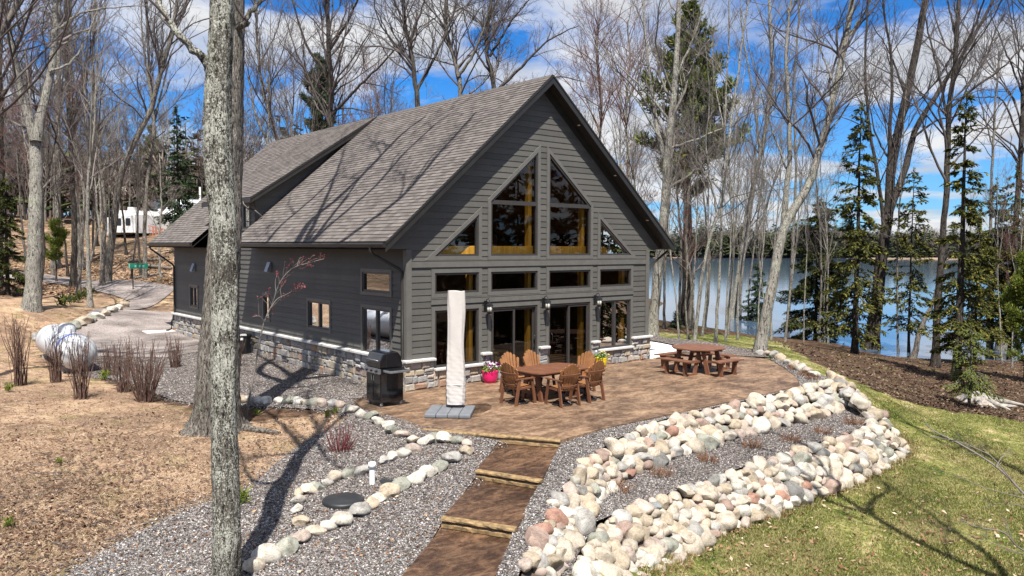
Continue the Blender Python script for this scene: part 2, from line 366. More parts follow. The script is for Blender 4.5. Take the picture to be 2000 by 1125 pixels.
def bark_mat(name, dark, mid, light, lich, amt, fur=1.0, big=1.0):
    mt, nt, b = newmat(name); p = worldc(nt)
    f = noise(nt, mapping(nt, p, (1, 1, 0.2)), 24*fur, 6, 0.72, 0.8)
    g = noise(nt, p, 2.2*big, 4, 0.6, 0.3); h = noise(nt, mapping(nt, p, (1, 1, 0.7)), 52*big, 4, 0.7, 0.5)
    c = ramp(nt, f, [(0.36, dark), (0.5, mid), (0.64, light)])
    lm = ramp(nt, math_(nt, 'ADD', math_(nt, 'ADD', math_(nt, 'MULTIPLY', g, 0.28), math_(nt, 'MULTIPLY', h, 0.52)), math_(nt, 'MULTIPLY', f, 0.20)), [(0.625-0.20*amt, 0.0), (0.65-0.20*amt, 1.0)])
    lc = ramp(nt, noise(nt, p, 60, 4, 0.7), [(0.3, tuple(x*0.66 for x in lich)), (0.62, lich)])
    c = mixc(nt, lm, c, lc)
    ck = noise(nt, mapping(nt, p, (1, 1, 0.3)), 30*big, 4, 0.65, 1.2); c = mixc(nt, 1.0, c, ramp(nt, ck, [(0.38, 0.14), (0.46, 1.0)]), 'MULTIPLY')
    L(nt, c, b.inputs['Base Color']); b.inputs['Roughness'].default_value = 0.92; b.inputs['Specular IOR Level'].default_value = 0.15
    bump(nt, b, math_(nt, 'ADD', math_(nt, 'MULTIPLY', ck, 0.8), math_(nt, 'MULTIPLY', lm, 0.4)), 1.0, 0.05); return mt
MT['bark_lichen'] = bark_mat('lichen_covered_bark', (0.022, 0.019, 0.016), (0.13, 0.115, 0.095), (0.27, 0.25, 0.21), (0.50, 0.495, 0.42), 0.72)
MT['bark_furrow'] = bark_mat('furrowed_grey_bark', (0.028, 0.024, 0.02), (0.17, 0.15, 0.13), (0.34, 0.31, 0.27), (0.44, 0.46, 0.35), 0.36, 1.0)
MT['bark_pale'] = bark_mat('pale_maple_bark', (0.13, 0.12, 0.105), (0.27, 0.25, 0.22), (0.40, 0.375, 0.33), (0.50, 0.50, 0.41), 0.5, 0.7, 0.6)
MT['bark_grey'] = bark_mat('grey_hardwood_bark', (0.06, 0.052, 0.046), (0.17, 0.15, 0.13), (0.29, 0.265, 0.23), (0.42, 0.42, 0.33), 0.36, 0.6, 0.5)
MT['bark_dark'] = bark_mat('dark_wet_bark', (0.018, 0.015, 0.013), (0.055, 0.046, 0.04), (0.11, 0.095, 0.08), (0.22, 0.22, 0.17), 0.18, 0.6, 0.5)
MT['twig'] = plain('bare_twigs', (0.105, 0.088, 0.082), 0.9, 0.3, 0.8, spec=0.15)
MT['twig_pale'] = plain('pale_bare_twigs', (0.17, 0.15, 0.135), 0.9, 0.3, 0.8, spec=0.15)
MT['twig_red'] = plain('reddish_bare_twigs', (0.15, 0.085, 0.075), 0.9, 0.25, 0.8, spec=0.15)
MT['spruce'] = islandmat('spruce_needles', [(0, (0.020, 0.034, 0.014)), (0.4, (0.045, 0.064, 0.018)), (0.75, (0.085, 0.098, 0.022)), (1, (0.17, 0.155, 0.03))], 0.7, 0.2, 0.2)
MT['hemlock'] = islandmat('hemlock_needles', [(0, (0.030, 0.040, 0.014)), (0.4, (0.070, 0.080, 0.020)), (0.75, (0.14, 0.14, 0.028)), (1, (0.27, 0.235, 0.045))], 0.7, 0.2, 0.25)
MT['wpine'] = islandmat('white_pine_needles', [(0, (0.030, 0.050, 0.018)), (0.4, (0.075, 0.105, 0.028)), (0.8, (0.16, 0.185, 0.036)), (1, (0.25, 0.24, 0.05))], 0.65, 0.25, 0.2)
MT['youngfir'] = islandmat('young_fir_needles', [(0, (0.07, 0.115, 0.02)), (0.5, (0.15, 0.19, 0.03)), (1, (0.26, 0.27, 0.05))], 0.65, 0.25, 0.3)
MT['bluefir'] = islandmat('dark_blue_needles', [(0, (0.018, 0.040, 0.022)), (0.5, (0.045, 0.080, 0.040)), (1, (0.10, 0.135, 0.055))], 0.7, 0.2, 0.15)
def rock_mat():
    mt, nt, b = newmat('fieldstone'); oi = N(nt, 'ShaderNodeObjectInfo'); p = worldc(nt)
    t = ramp(nt, noise(nt, p, 5, 6, 0.7, 0.4), [(0.30, (0.50, 0.46, 0.42)), (0.50, (0.98, 0.97, 0.95)), (0.70, (1.28, 1.27, 1.25))])
    c = mixc(nt, 1.0, oi.outputs['Color'], t, 'MULTIPLY')
    sp = ramp(nt, noise(nt, p, 45, 3, 0.7), [(0.34, (0.62, 0.58, 0.56)), (0.52, (1, 1, 1)), (0.72, (1.12, 1.12, 1.12))])
    c = mixc(nt, 0.8, c, sp, 'MULTIPLY')
    L(nt, c, b.inputs['Base Color']); b.inputs['Roughness'].default_value = 0.8; b.inputs['Specular IOR Level'].default_value = 0.3
    bump(nt, b, noise(nt, p, 14, 6, 0.7), 0.55, 0.03); return mt
MT['rock'] = rock_mat()
def water_mat():
    mt, nt, b = newmat('lake_water'); p = worldc(nt)
    b.inputs['Base Color'].default_value = (0.07, 0.11, 0.165, 1); b.inputs['Roughness'].default_value = 0.06; b.inputs['IOR'].default_value = 1.333
    w = math_(nt, 'ADD', noise(nt, mapping(nt, p, (0.5, 1.0, 1), rot=(0, 0, -0.7)), 1.6, 4, 0.6, 0.3), math_(nt, 'MULTIPLY', noise(nt, p, 0.06, 3, 0.5), 2.0))
    bump(nt, b, w, 0.07, 0.10); return mt
MT['water'] = water_mat()
# ------------------------------------------------------------------ terrain
def cg(X, D): return np.array([CAM[0]+D*F2[0]+X*R2[0], CAM[1]+D*F2[1]+X*R2[1]])
def to_cg(x, y):
    dx = x-CAM[0]; dy = y-CAM[1]
    return dx*R2[0]+dy*R2[1], dx*F2[0]+dy*F2[1]
_pix = [(344,651,-.06),(510,686,-.06),(711,745,-.06),(790,765,-.07),(418,830,-.06),(300,780,-.06),(150,730,-.04),(0,700,.1),(0,800,.2),(0,1000,-.15),
 (0,1125,-.4),(200,900,-.05),(300,1125,-.6),(440,1125,-.6),(500,950,-.35),(640,870,-.16),(700,1000,-.45),(850,1000,-.42),(800,1125,-.62),(930,918,-.24),(985,870,-.16),
 (240,602,0),(100,655,.05),(330,600,.1),(262,560,.5),(180,547,.8),(60,603,1.0),(0,640,.55),(200,575,.6),
 (1330,1087,-1.5),(1500,1005,-1.5),(1660,945,-1.5),(1768,893,-1.42),(1740,845,-1.25),(1700,800,-1.05),(1660,765,-.8),(1600,735,-.42),(1500,698,-.12),
 (1020,1125,-.75),(1300,655,-.25),(1290,642,-.5),(1350,655,-.6),(1485,690,-.5),(1420,690,-.08),(1560,695,-.75),(1800,760,-1.6),(1900,1100,-1.55),(1500,1125,-1.6),(1990,800,-1.8),(1910,795,-1.6),
 (2000,950,-1.65),(1650,690,-1.6),(1300,640,-2.75),(1400,650,-2.75),(1550,660,-2.8),(1700,692,-2.8),(1850,705,-2.8),(1995,708,-2.8)]
_ctl = []
for u, v, z in _pix:
    q = at_z(u, v, z); X, D = to_cg(q[0], q[1]); _ctl.append((X, D, z))
_ctl += [(-15,26.7,.0),(-16.6,28.6,.02),(-17.2,30.2,.04),(-14,24,-.03),(-13,27,-.03),(-18.5,28,.12),(-25,60,1.8),(-40,60,2.6),(-35,90,4.9),(-45,93,4.8),(-60,90,6),(-50,45,2.6),(-15,90,4.5),(-60,30,2.5),(-30,20,.8),(-30,0,.3),(0,0,-.9),(-15,0,-.6),(-10,60,1.0),(2,62,-.2),
 (-5,45,.1),(0,110,3),(-60,130,9),(-20,130,6.5),(10,45,-.6),(14,75,-3.6),(20,75,-4),(40,70,-4),(60,60,-4),(80,40,-4),(70,20,-3.5),(50,10,-2.9),(40,-5,-2.2),(20,0,-1.6),(10,0,-1.3),(80,90,-4.5),(30,110,-5),(10,120,-2),
 (5,7,-1.1),(-5,7,-.75),(-80,60,4),(-80,10,1.5),(-50,-10,.5),(20,-12,-1.2),(80,0,-3)]
for x, y, z in [(5,-3,-.35),(9,-3,-.35),(2,-5,-.35),(12,-2.5,-.3),(5,5,-.3),(5,15,-.3),(8,12,-.3),(4,-7,-1.4),(6,-8,-1.45)]:
    X, D = to_cg(x, y); _ctl.append((X, D, z))
_ctl = np.array(_ctl); _Pc = _ctl[:, :2]/30.0
def _phi(r2): return np.where(r2 > 1e-12, r2*np.log(r2+1e-12), 0.0)
_n = len(_Pc); _K = _phi(((_Pc[:, None]-_Pc[None])**2).sum(-1))+np.eye(_n)*2e-4
_A = np.zeros((_n+3, _n+3)); _A[:_n, :_n] = _K; _A[:_n, _n] = 1; _A[:_n, _n+1:] = _Pc; _A[_n, :_n] = 1; _A[_n+1:, :_n] = _Pc.T
_w = np.linalg.solve(_A, np.concatenate([_ctl[:, 2], np.zeros(3)]))
def sm(a, b, x):
    t = np.clip((x-a)/(b-a), 0, 1); return t*t*(3-2*t)
def h_cg(X, D):
    X = np.asarray(X, float); D = np.asarray(D, float); sh = X.shape
    q = np.stack([X.ravel(), D.ravel()], 1)/30.0
    z = np.zeros(len(q))
    for i in range(0, len(q), 20000):
        s = q[i:i+20000]; r2 = ((s[:, None]-_Pc[None])**2).sum(-1)
        z[i:i+20000] = _phi(r2)@_w[:_n]+_w[_n]+s@_w[_n+1:]
    z = z.reshape(sh)
    far = np.where(X < 0, 7.5, 7.5-14*sm(0, 25, X))+np.where(X < 0, sm(140, 500, D)*9, 0)
    wgt = np.maximum.reduce([sm(95, 135, D), sm(70, 100, np.abs(X)), sm(-5, -25, D)])
    wgt2 = np.where(D < 0, -1.0, np.where((X > 60), -4.5, far))
    return np.clip(z*(1-wgt)+wgt2*wgt, -6, 20)
gx = np.arange(-130, 131, 0.5); gd = np.arange(-40, 161, 0.5)
HG = h_cg(*np.meshgrid(gx, gd, indexing='ij'))
def hcg(X, D):
    X = np.asarray(X, float); D = np.asarray(D, float)
    a = np.clip((X-gx[0])/.5, 0, len(gx)-1.001); b = np.clip((D-gd[0])/.5, 0, len(gd)-1.001)
    i = a.astype(int); j = b.astype(int); fa = a-i; fb = b-j
    return HG[i, j]*(1-fa)*(1-fb)+HG[i+1, j]*fa*(1-fb)+HG[i, j+1]*(1-fa)*fb+HG[i+1, j+1]*fa*fb
def H(x, y): return hcg(*to_cg(np.asarray(x, float), np.asarray(y, float)))
def Gs(u, v):
    """pixels (arrays) -> points on the ground"""
    u = np.asarray(u, float); v = np.asarray(v, float)
    d = fw[None]+RT[None]*((u-1000)/FPX)[:, None]+UP[None]*((562.5-v)/FPX)[:, None]
    ts = np.geomspace(5, 150, 420); hit = np.full(len(u), 150.0); found = np.zeros(len(u), bool); pv = None; pt = 5.0
    for t in ts:
        q = CAM[None]+d*t; g = q[:, 2]-H(q[:, 0], q[:, 1])
        if pv is not None:
            new = (~found) & (g <= 0)
            fr = np.clip(pv/(pv-g+1e-9), 0, 1); hit = np.where(new, pt+(t-pt)*fr, hit); found |= new
        pv = g; pt = t
    q = CAM[None]+d*hit[:, None]; q[:, 2] = H(q[:, 0], q[:, 1]); return q, hit, found
def G(u, v): return Gs([u], [v])[0][0]
def inpoly(x, y, poly):
    x = np.asarray(x); y = np.asarray(y); r = np.zeros(x.shape, bool); p = np.asarray(poly); j = len(p)-1
    for i in range(len(p)):
        xi, yi = p[i][:2]; xj, yj = p[j][:2]
        c = ((yi > y) != (yj > y)) & (x < (xj-xi)*(y-yi)/(yj-yi+1e-12)+xi); r ^= c; j = i
    return r
def px2xy(pts): return Gs([p[0] for p in pts], [p[1] for p in pts])[0][:, :2]

LAWN = [(1262,648),(1330,650),(1400,652),(1500,662),(1535,672),(1560,690),(1630,726),(1710,762),(1790,788),(1860,803),(1940,812),(2050,832),(2400,1000),(2500,1200),(1500,1250),(1000,1180),(1000,1100),(1200,1000),(1500,720),(1480,700),(1260,662)]
STRAW = [(-400,585),(60,580),(150,566),(235,580),(250,596),(100,655),(60,700),(180,740),(330,790),(420,830),(700,800),(690,830),(560,910),(480,975),(390,1000),(230,1065),(100,1125),(-100,1250),(-700,1250),(-900,700)]
LAWN_XY = px2xy([(u, min(v, 1250)) for u, v in LAWN]); STRAW_XY = px2xy(STRAW)
# the ground, one sheet
gX = np.unique(np.concatenate([np.linspace(-600, -130, 24), np.linspace(-130, -32, 60), np.arange(-32, 32.01, 0.28), np.linspace(32, 100, 60), np.linspace(100, 260, 10)]))
gD = np.unique(np.concatenate([np.linspace(-40, 2, 18), np.arange(2, 46, 0.28), np.linspace(46, 120, 110), np.linspace(120, 700, 40)]))
XX, DD = np.meshgrid(gX, gD, indexing='ij'); ZZ = np.where((np.abs(XX) < 129) & (DD < 159), hcg(XX, DD), h_cg(XX, DD))
wx = CAM[0]+DD*F2[0]+XX*R2[0]; wy = CAM[1]+DD*F2[1]+XX*R2[1]
_w2 = np.sin(wx*1.7+np.sin(wy*1.3)*1.5)*np.sin(wy*1.9+np.cos(wx*.8))*0.014*((DD < 60) & (DD > 3))
VV = np.stack([wx, wy, ZZ+_w2-0.02], -1).reshape(-1, 3); ni, nj = XX.shape
ii, jj = np.meshgrid(np.arange(ni-1), np.arange(nj-1), indexing='ij'); a = (ii*nj+jj).ravel()
me = np_mesh('ground', VV, np.stack([a, a+nj, a+nj+1, a+1], 1), smooth=True)
zl = np.zeros(len(VV)); zs = np.zeros(len(VV))
for k in range(8):
    jx = VV[:, 0]+RNG.normal(0, .35, len(VV)); jy = VV[:, 1]+RNG.normal(0, .35, len(VV))
    zl += inpoly(jx, jy, LAWN_XY)/8; zs += inpoly(jx, jy, STRAW_XY)/8
_Xc, _Dc = to_cg(VV[:, 0], VV[:, 1]); zs = np.maximum(zs, np.where((_Xc < 6) & (_Dc > 26), .52, 0)*(1-zl))
at = me.color_attributes.new('zone', 'FLOAT_COLOR', 'POINT')
at.data.foreach_set('color', np.stack([zl, zs, 1-zl, np.ones(len(VV))], 1).astype(np.float32).ravel())
link('ground', me, MT['ground'], kind='structure')

def sheet(name, poly, mat, zf, sp=0.4, kind='structure', skirt=0.0):
    """a sheet over a polygon (world xy), z from zf(x, y)"""
    pts = []
    n = len(poly)
    for i in range(n):
        p = np.array(poly[i][:2], float); q = np.array(poly[(i+1) % n][:2], float); k = max(1, int(np.linalg.norm(q-p)/sp))
        for t in range(k): pts.append(p+(q-p)*t/k)
    nb = len(pts); pa = np.array(pts); lo = pa.min(0); hi = pa.max(0)
    g = np.stack(np.meshgrid(np.arange(lo[0], hi[0], sp), np.arange(lo[1], hi[1], sp), indexing='ij'), -1).reshape(-1, 2)+RNG.uniform(-.1, .1, 2)*sp
    ins = inpoly(g[:, 0], g[:, 1], pa)
    dmin = np.min(((g[:, None]-pa[None])**2).sum(-1), 1) if len(g) else np.zeros(0)
    g = g[ins & (dmin > (sp*.4)**2)]
    r = delaunay_2d_cdt([Vector(x) for x in pa]+[Vector(x) for x in g], [], [list(range(nb))], 1, 1e-5)
    V = np.array([(v.x, v.y) for v in r[0]]); z = zf(V[:, 0], V[:, 1])
    mb = MB(); mb.add(np.column_stack([V, z]), [tuple(f) for f in r[2]], 0, True)
    if skirt:
        b = np.column_stack([pa, zf(pa[:, 0], pa[:, 1])])
        for i in range(nb):
            p = b[i]; q = b[(i+1) % nb]; mb.quad(p, q, (q[0], q[1], q[2]-skirt), (p[0], p[1], p[2]-skirt))
    return mb.build(name, mat, kind=kind)

# lake, far shore
q = []
for X, D in [(-60, 40), (120, 20), (900, 100), (1100, 900), (-250, 900), (-250, 300)]: q.append((*cg(X, D), -2.9))
mb = MB(); mb.poly(q); mb.build('lake', MT['water'], kind='structure')
mb = MB(); pr = [(-400,), (1300,)]
fs = []
for X in np.linspace(-450, 1300, 120):
    j = 8*math.sin(X*.013)+5*math.sin(X*.041+1); fs.append([(*cg(X, D+j-0.10*max(0, X)), z) for D, z in ((524, -3.4), (529, -2.4), (534, -2.0), (560, -.5), (640, 3), (900, 6))])
for i in range(len(fs)-1):
    for j in range(5): mb.quad(fs[i][j], fs[i+1][j], fs[i+1][j+1], fs[i][j+1], 0)
mb.build('far_shore', plain('far_shore_ground', (0.20, 0.15, 0.10), 0.95, 0.3, .05), kind='structure')

# ------------------------------------------------------------------ house
HW, HL = 9.62, 19.2; OV = 0.856; FO = 0.39; BO = 0.7
ZE = 3.93; SL = 0.87; RX = HW/2; ZR = ZE+SL*(RX+OV)
def zroof(x): return ZE+SL*(x+OV) if x <= RX else ZE+SL*(HW+OV-x)
house = root('house', 'dark grey gabled lake house with lap siding, stone base and tall triangular windows', 'house', (0, 0, 0))
def siding(name, mapf, outline, holes, z0, expo=0.172, parent=house, lip=.019):
    """outline: polygon (s, z); holes: polygons; mapf(s, z, off) -> xyz.  Real lapped boards"""
    zs = sorted({round(p[1], 4) for pl in [outline]+holes for p in pl})
    zmax = max(p[1] for p in outline); mb = MB()
    def spans(z):
        def cross(pl):
            r = []
            for i in range(len(pl)):
                (s0, a), (s1, b) = pl[i], pl[(i+1) % len(pl)]
                if (a > z) != (b > z): r.append(s0+(s1-s0)*(z-a)/(b-a))
            return sorted(r)
        o = cross(outline); iv = [(o[i], o[i+1]) for i in range(0, len(o)-1, 2)]
        for hpl in holes:
            c = cross(hpl)
            for i in range(0, len(c)-1, 2):
                nv = []
                for s, e in iv:
                    if c[i+1] <= s or c[i] >= e: nv.append((s, e)); continue
                    if c[i] > s+1e-4: nv.append((s, c[i]))
                    if c[i+1] < e-1e-4: nv.append((c[i+1], e))
                iv = nv
        return iv
    z = z0
    while z < zmax-0.01:
        zt = z+expo; cuts = [z]+[c for c in zs if z+.003 < c < min(zt, zmax)-.003]+[min(zt, zmax)]
        for a, b in zip(cuts[:-1], cuts[1:]):
            A = spans(a+1e-4); B = spans(b-1e-4)
            oa = lip-(lip-.004)*(a-z)/expo; ob_ = lip-(lip-.004)*(b-z)/expo
            if len(A) != len(B):
                if len(A) and len(B): continue
                A = A or B; B = B or A
            for (s0, s1), (t0, t1) in zip(A, B):
                mb.quad(mapf(s0, a, oa), mapf(s1, a, oa), mapf(t1, b, ob_), mapf(t0, b, ob_))
                if a == z: mb.quad(mapf(s0, a, 0.0), mapf(s1, a, 0.0), mapf(s1, a, oa), mapf(s0, a, oa))
        z = zt
    o = mb.build(name, MT['siding'], parent); return o
x1, x2, x3, x4 = .864, 2.36, 2.793, 4.577
bays = [(x1, x2), (x3, x4), (HW-x4, HW-x3), (HW-x2, HW-x1)]
ZH, ZT0, ZT1, ZU, ZM, ZB, ZS, ZC, ZSL = 2.08, 2.535, 3.097, 3.554, 5.107, 6.62, 4.72, .745, .53
rects = [(a, b, ZT0, ZT1) for a, b in bays]+[(bays[0][0], bays[0][1], ZSL, ZH), (bays[3][0], bays[3][1], ZSL, ZH), (bays[1][0], bays[1][1], 0.02, ZH), (bays[2][0], bays[2][1], 0.02, ZH)]
holes = [[(a, z0), (b, z0), (b, z1), (a, z1)] for a, b, z0, z1 in rects]
bigL = [(x3, ZU), (x4, ZU), (x4, ZB), (x3, ZM)]; bigR = [(HW-p[0], p[1]) for p in bigL][::-1]
triL = [(x1, ZU), (x2, ZU), (x2, ZS)]; triR = [(HW-p[0], p[1]) for p in triL][::-1]
holes += [bigL, bigR, triL, triR]
FR = lambda s, z, o: (s, -o, z)
zs_ = 3.74
front = [(0, .30), (HW, .30), (HW, zs_), (HW+OV-.06, zs_), (HW+OV-.06, zroof(-OV+.06)-.24), (RX, ZR-.24), (-OV+.06, zroof(-OV+.06)-.24), (-OV+.06, zs_), (0, zs_)]
front = [(0, .45), (HW, .45), (HW, zs_), (HW+.62, zs_), (RX, ZR-.24), (-.62, zs_), (0, zs_)]
siding('front_wall', FR, front, holes, .45)
ya, yb, yc, yd, ye, yf = .80, 2.30, 4.33, 5.78, 8.86, 9.26
LF = lambda s, z, o: (-o, s, z)
lw = [(ya, yb, 2.535, 3.097), (ya, yb, .80, ZH), (yc, yd, 1.24, ZH), (ye, yf+.05, 1.24, ZH), (16.2, 17.1, 1.24, ZH)]
DY0, DY1 = 10.0, 14.2
dz = lambda x: 5.53+(ZR-5.53)/(RX+.3)*(x+.3)      # dormer roof top
siding('left_wall', LF, [(0, .74), (HL, .74), (HL, 3.78), (DY1, 3.78), (DY1, dz(0)-.2), (DY0, dz(0)-.2), (DY0, 3.78), (0, 3.78)],
       [[(a, z0), (b, z0), (b, z1), (a, z1)] for a, b, z0, z1 in lw]+[[(10.5, 4.45), (11.75, 4.45), (11.75, 5.3), (10.5, 5.3)], [(12.3, 4.45), (13.6, 4.45), (13.6, 5.3), (12.3, 5.3)]], .74, lip=.03)
siding('right_wall', lambda s, z, o: (HW+o, s, z), [(0, 0), (HL, 0), (HL, 3.78), (0, 3.78)], [], .0)
siding('back_wall', lambda s, z, o: (s, HL+o, z), [(0, 0), (HW, 0), (HW, 3.78), (RX, ZR-.24), (0, 3.78)], [], .0)
# dormer: side walls, roof, fascia
DMY = lambda y, sg: (lambda s, z, o: (s, y+sg*o, z))
for y, sg in ((DY0+.05, -1), (DY1-.05, 1)):
    tri = [(0.0, zroof(0)-.25), (0.0, dz(0)-.22), (RX-.05, ZR-.1), (RX-.05, ZR-.2)]
    siding('dormer_side_wall', DMY(y, sg), tri, [], zroof(0)-.25)
# roofs, laid in real courses with a small step each
def roof(name, pe, pr, y0, y1, th=0.2, expo=0.145, cut=None, ridge_cap=False, parent=house):
    """pe, pr: (x, z) of eave and ridge; shingle courses along y"""
    e = np.array(pe); r = np.array(pr); Ls = np.linalg.norm(r-e); u = (r-e)/Ls; nn = np.array([-u[1], u[0]]); nn = nn if nn[1] > 0 else -nn
    vs = []; fs = []; uvs = []
    k = int(math.ceil(Ls/expo))
    for i in range(k):
        a = i*expo; b = min((i+1)*expo+.01, Ls)
        pa = e+u*a+nn*.020; pb = e+u*b+nn*.002; p0 = e+u*a-nn*.004
        segs = [(y0, y1)]
        if cut is not None and (e+u*a)[0]*1.0 < cut[2]: segs = [(y0, cut[0]), (cut[1], y1)]
        for s, t in segs:
            if t-s < .05: continue
            n = max(1, int((t-s)/1.6)); ys = np.linspace(s, t, n+1)
            for j in range(n):
                wob = 0.0
                base = len(vs)
                vs += [(pa[0], ys[j], pa[1]), (pa[0], ys[j+1], pa[1]), (pb[0], ys[j+1], pb[1]), (pb[0], ys[j], pb[1]), (p0[0], ys[j], p0[1]), (p0[0], ys[j+1], p0[1])]
                fs += [(base, base+1, base+2, base+3), (base+4, base+5, base+1, base)]
                uvs += [(ys[j], a), (ys[j+1], a), (ys[j+1], b-.012), (ys[j], b-.012), (ys[j], a), (ys[j+1], a), (ys[j+1], a+.001), (ys[j], a+.001)]
    me = bpy.data.meshes.new(name); me.from_pydata(vs, [], fs); ul = me.uv_layers.new(name='UVMap')
    ul.data.foreach_set('uv', np.array(uvs, np.float32).ravel()); me.materials.append(MT['shingle']); me.update()
    bm = bmesh.new(); bm.from_mesh(me); bmesh.ops.recalc_face_normals(bm, faces=bm.faces[:]); bm.to_mesh(me); bm.free()
    return link(name, me, (), parent)
YB = HL+BO
roof('roof', (-OV, ZE), (RX, ZR), -FO, YB, cut=(DY0-.02, DY1+.02, 0.0))
roof('roof', (HW+OV, ZE), (RX, ZR), -FO, YB)
roof('dormer_roof', (-.3, 5.53), (RX, ZR+.03), DY0-.35, DY1+.35)
mb = MB()                                                     # ridge cap
for i in range(int((YB+FO)/.3)):
    y = -FO+i*.3; mb.poly([(RX-.15, y, ZR-.115), (RX, y, ZR+.03), (RX, y+.31, ZR+.022), (RX-.15, y+.31, ZR-.123)]); mb.poly([(RX+.15, y, ZR-.115), (RX, y, ZR+.03), (RX, y+.31, ZR+.022), (RX+.15, y+.31, ZR-.123)])
mb.build('ridge_cap', MT['shingle'], house)
# under-roof deck / soffits
mb = MB()
t = .19
def slab(xa, xb, y0, y1):
    mb.quad((xa, y0, zroof(xa)-t), (xb, y0, zroof(xb)-t), (xb, y1, zroof(xb)-t), (xa, y1, zroof(xa)-t))
slab(-OV, RX, -FO, DY0); slab(0.02, RX, DY0, DY1); slab(-OV, RX, DY1, YB)
mb.quad((HW+OV, -FO, ZE-t), (RX, -FO, ZR-t), (RX, YB, ZR-t), (HW+OV, YB, ZE-t))
for ys, ye_ in ((0, DY0), (DY1, HL)):
    mb.quad((-OV+.03, ys, 3.735), (0, ys, 3.735), (0, ye_, 3.735), (-OV+.03, ye_, 3.735))
mb.quad((HW, 0, 3.735), (HW+OV-.03, 0, 3.735), (HW+OV-.03, HL, 3.735), (HW, HL, 3.735))
dzu = lambda x: dz(x)-.14
mb.quad((-.3, DY0-.35, dzu(-.3)), (RX, DY0-.35, dzu(RX)), (RX, DY1+.35, dzu(RX)), (-.3, DY1+.35, dzu(-.3)))
mb.build('soffit', MT['soffit'], house)
# fascia boards
def rake(y, side, xa, za, xb, zb, hgt=.24, th=.035, name='rake_board', out_=1):
    mb = MB(); y0, y1 = (y-th, y) if out_ > 0 else (y, y+th)
    mb.prism([(xa, za), (xb, zb), (xb, zb-hgt), (xa, za-hgt)], 1, y0, y1)
    mb.prism([(xa, za+.012), (xb, zb+.012), (xb, zb-.05), (xa, za-.05)], 1, y0-.018, y0-.001)   # metal drip edge
    return mb.build(name, MT['fascia'], house)
rake(-FO, 0, -OV-.02, ZE-.015, RX, ZR-.008); rake(-FO, 0, HW+OV+.02, ZE-.015, RX, ZR-.008)
rake(YB+.035, 0, -OV-.02, ZE-.015, RX, ZR-.008); rake(YB+.035, 0, HW+OV+.02, ZE-.015, RX, ZR-.008)
rake(DY0-.35, 0, -.32, 5.515, RX-.05, ZR-.02, .2, name='dormer_fascia'); rake(DY1+.385, 0, -.32, 5.515, RX-.05, ZR-.02, .2, name='dormer_fascia')
mb = MB(); mb.box(-.34, -.3, DY0-.385, DY1+.385, 5.34, 5.52); mb.build('dormer_fascia', MT['fascia'], house)
# boxed eave returns at the gable ends: inner frieze along the rake on the wall
for sgn in (-1, 1):
    mb = MB(); xa = -.60 if sgn < 0 else HW+.60
    f = lambda x: zroof(x)-.215
    mb.prism([(xa, zroof(xa)-.2), (RX, ZR-.2), (RX, ZR-.47), (xa, zroof(xa)-.47 if False else max(3.745, zroof(xa)-.47))], 1, -.052, -.028)
    mb.build('frieze_board', MT['fascia'], house)
# gutters
def gutter(x, y0, y1, sgn, z=ZE-.02, name='gutter'):
    mb = MB(); pf = [(0, 0), (-.09, 0), (-.115, -.03), (-.115, -.05), (-.07, -.125), (0, -.125)]
    pts = [(x-sgn*p[0]*-1 if False else x+sgn*(-p[0]), z+p[1]) for p in pf]
    mb.prism(pts, 1, y0, y1); return mb.build(name, MT['fascia'], house)
gutter(-OV-.005, -FO-.01, DY0, -1); gutter(-OV-.005, DY1, YB, -1); gutter(HW+OV+.005, -FO-.01, YB, 1)
def spout(pts, rad=.042):
    mb = MB(); mb.tube(pts, rad, 8); return mb.build('downspout', MT['fascia'], house)
spout([(-OV-.06, .30, ZE-.13), (-OV-.06, .30, ZE-.24), (-OV+.02, .26, ZE-.34), (-.12, .16, ZE-.72), (-.075, .13, ZE-.82), (-.075, .13, .78), (-.12, .13, .62), (-.24, .10, .40), (-.25, .1, .1), (-.33, .06, .04)])
spout([(-OV-.06, YB-.3, ZE-.13), (-OV-.05, YB-.32, ZE-.26), (-.12, HL-.1, ZE-.95), (-.075, HL-.12, ZE-1.05), (-.075, HL-.12, .78), (-.12, HL-.12, .6), (-.22, HL-.12, .4), (-.22, HL-.12, .1), (-.45, HL-.12, .03)])
spout([(HW+OV+.06, -.1, ZE-.13), (HW+OV+.06, -.1, ZE-.25), (HW+.12, .12, ZE-.85), (HW+.07, .14, ZE-.95), (HW+.07, .14, .1)])
spout([(-.36, DY0+.2, 5.38), (-.36, DY0+.15, 5.28), (-.28, DY0-.02, 5.14), (-.1, DY0-.22, 5.06), (.1, DY0-.32, zroof(.1)+.1)])
# soffit lights along the right rake
for x in (6.1, 7.75, 9.35):
    mb = MB(); mb.lathe([(0, -.005), (.045, -.005), (.055, .02)], (x, -.20, zroof(x)-.2), 12); mb.build('soffit_light', MT['lampglass'], house)
# trim: corner boards, bands, casings
mb = MB(); mb.box(-.046, .12, -.046, -.023, ZC+.07, 3.72); mb.box(-.046, -.023, -.0225, .12, ZC+.07, 3.72)
mb.build('corner_board', MT['trim'], house)
mb = MB(); mb.box(HW-.12, HW+.046, -.046, -.023, ZC+.07, 3.72); mb.build('corner_board', MT['trim'], house)
mb = MB(); mb.box(.125, HW-.125, -.0435, -.024, ZU-.30, ZU-.115); mb.box(.125, HW-.125, -.052, -.044, ZU-.128, ZU-.113); mb.build('band_board', MT['trim'], house)
mb = MB(); mb.box(x1-.12, HW-x1+.12, -.0435, -.024, ZT0-.29, ZT0-.125); mb.box(x1-.12, HW-x1+.12, -.052, -.044, ZT0-.14, ZT0-.115); mb.build('band_board', MT['trim'], house)

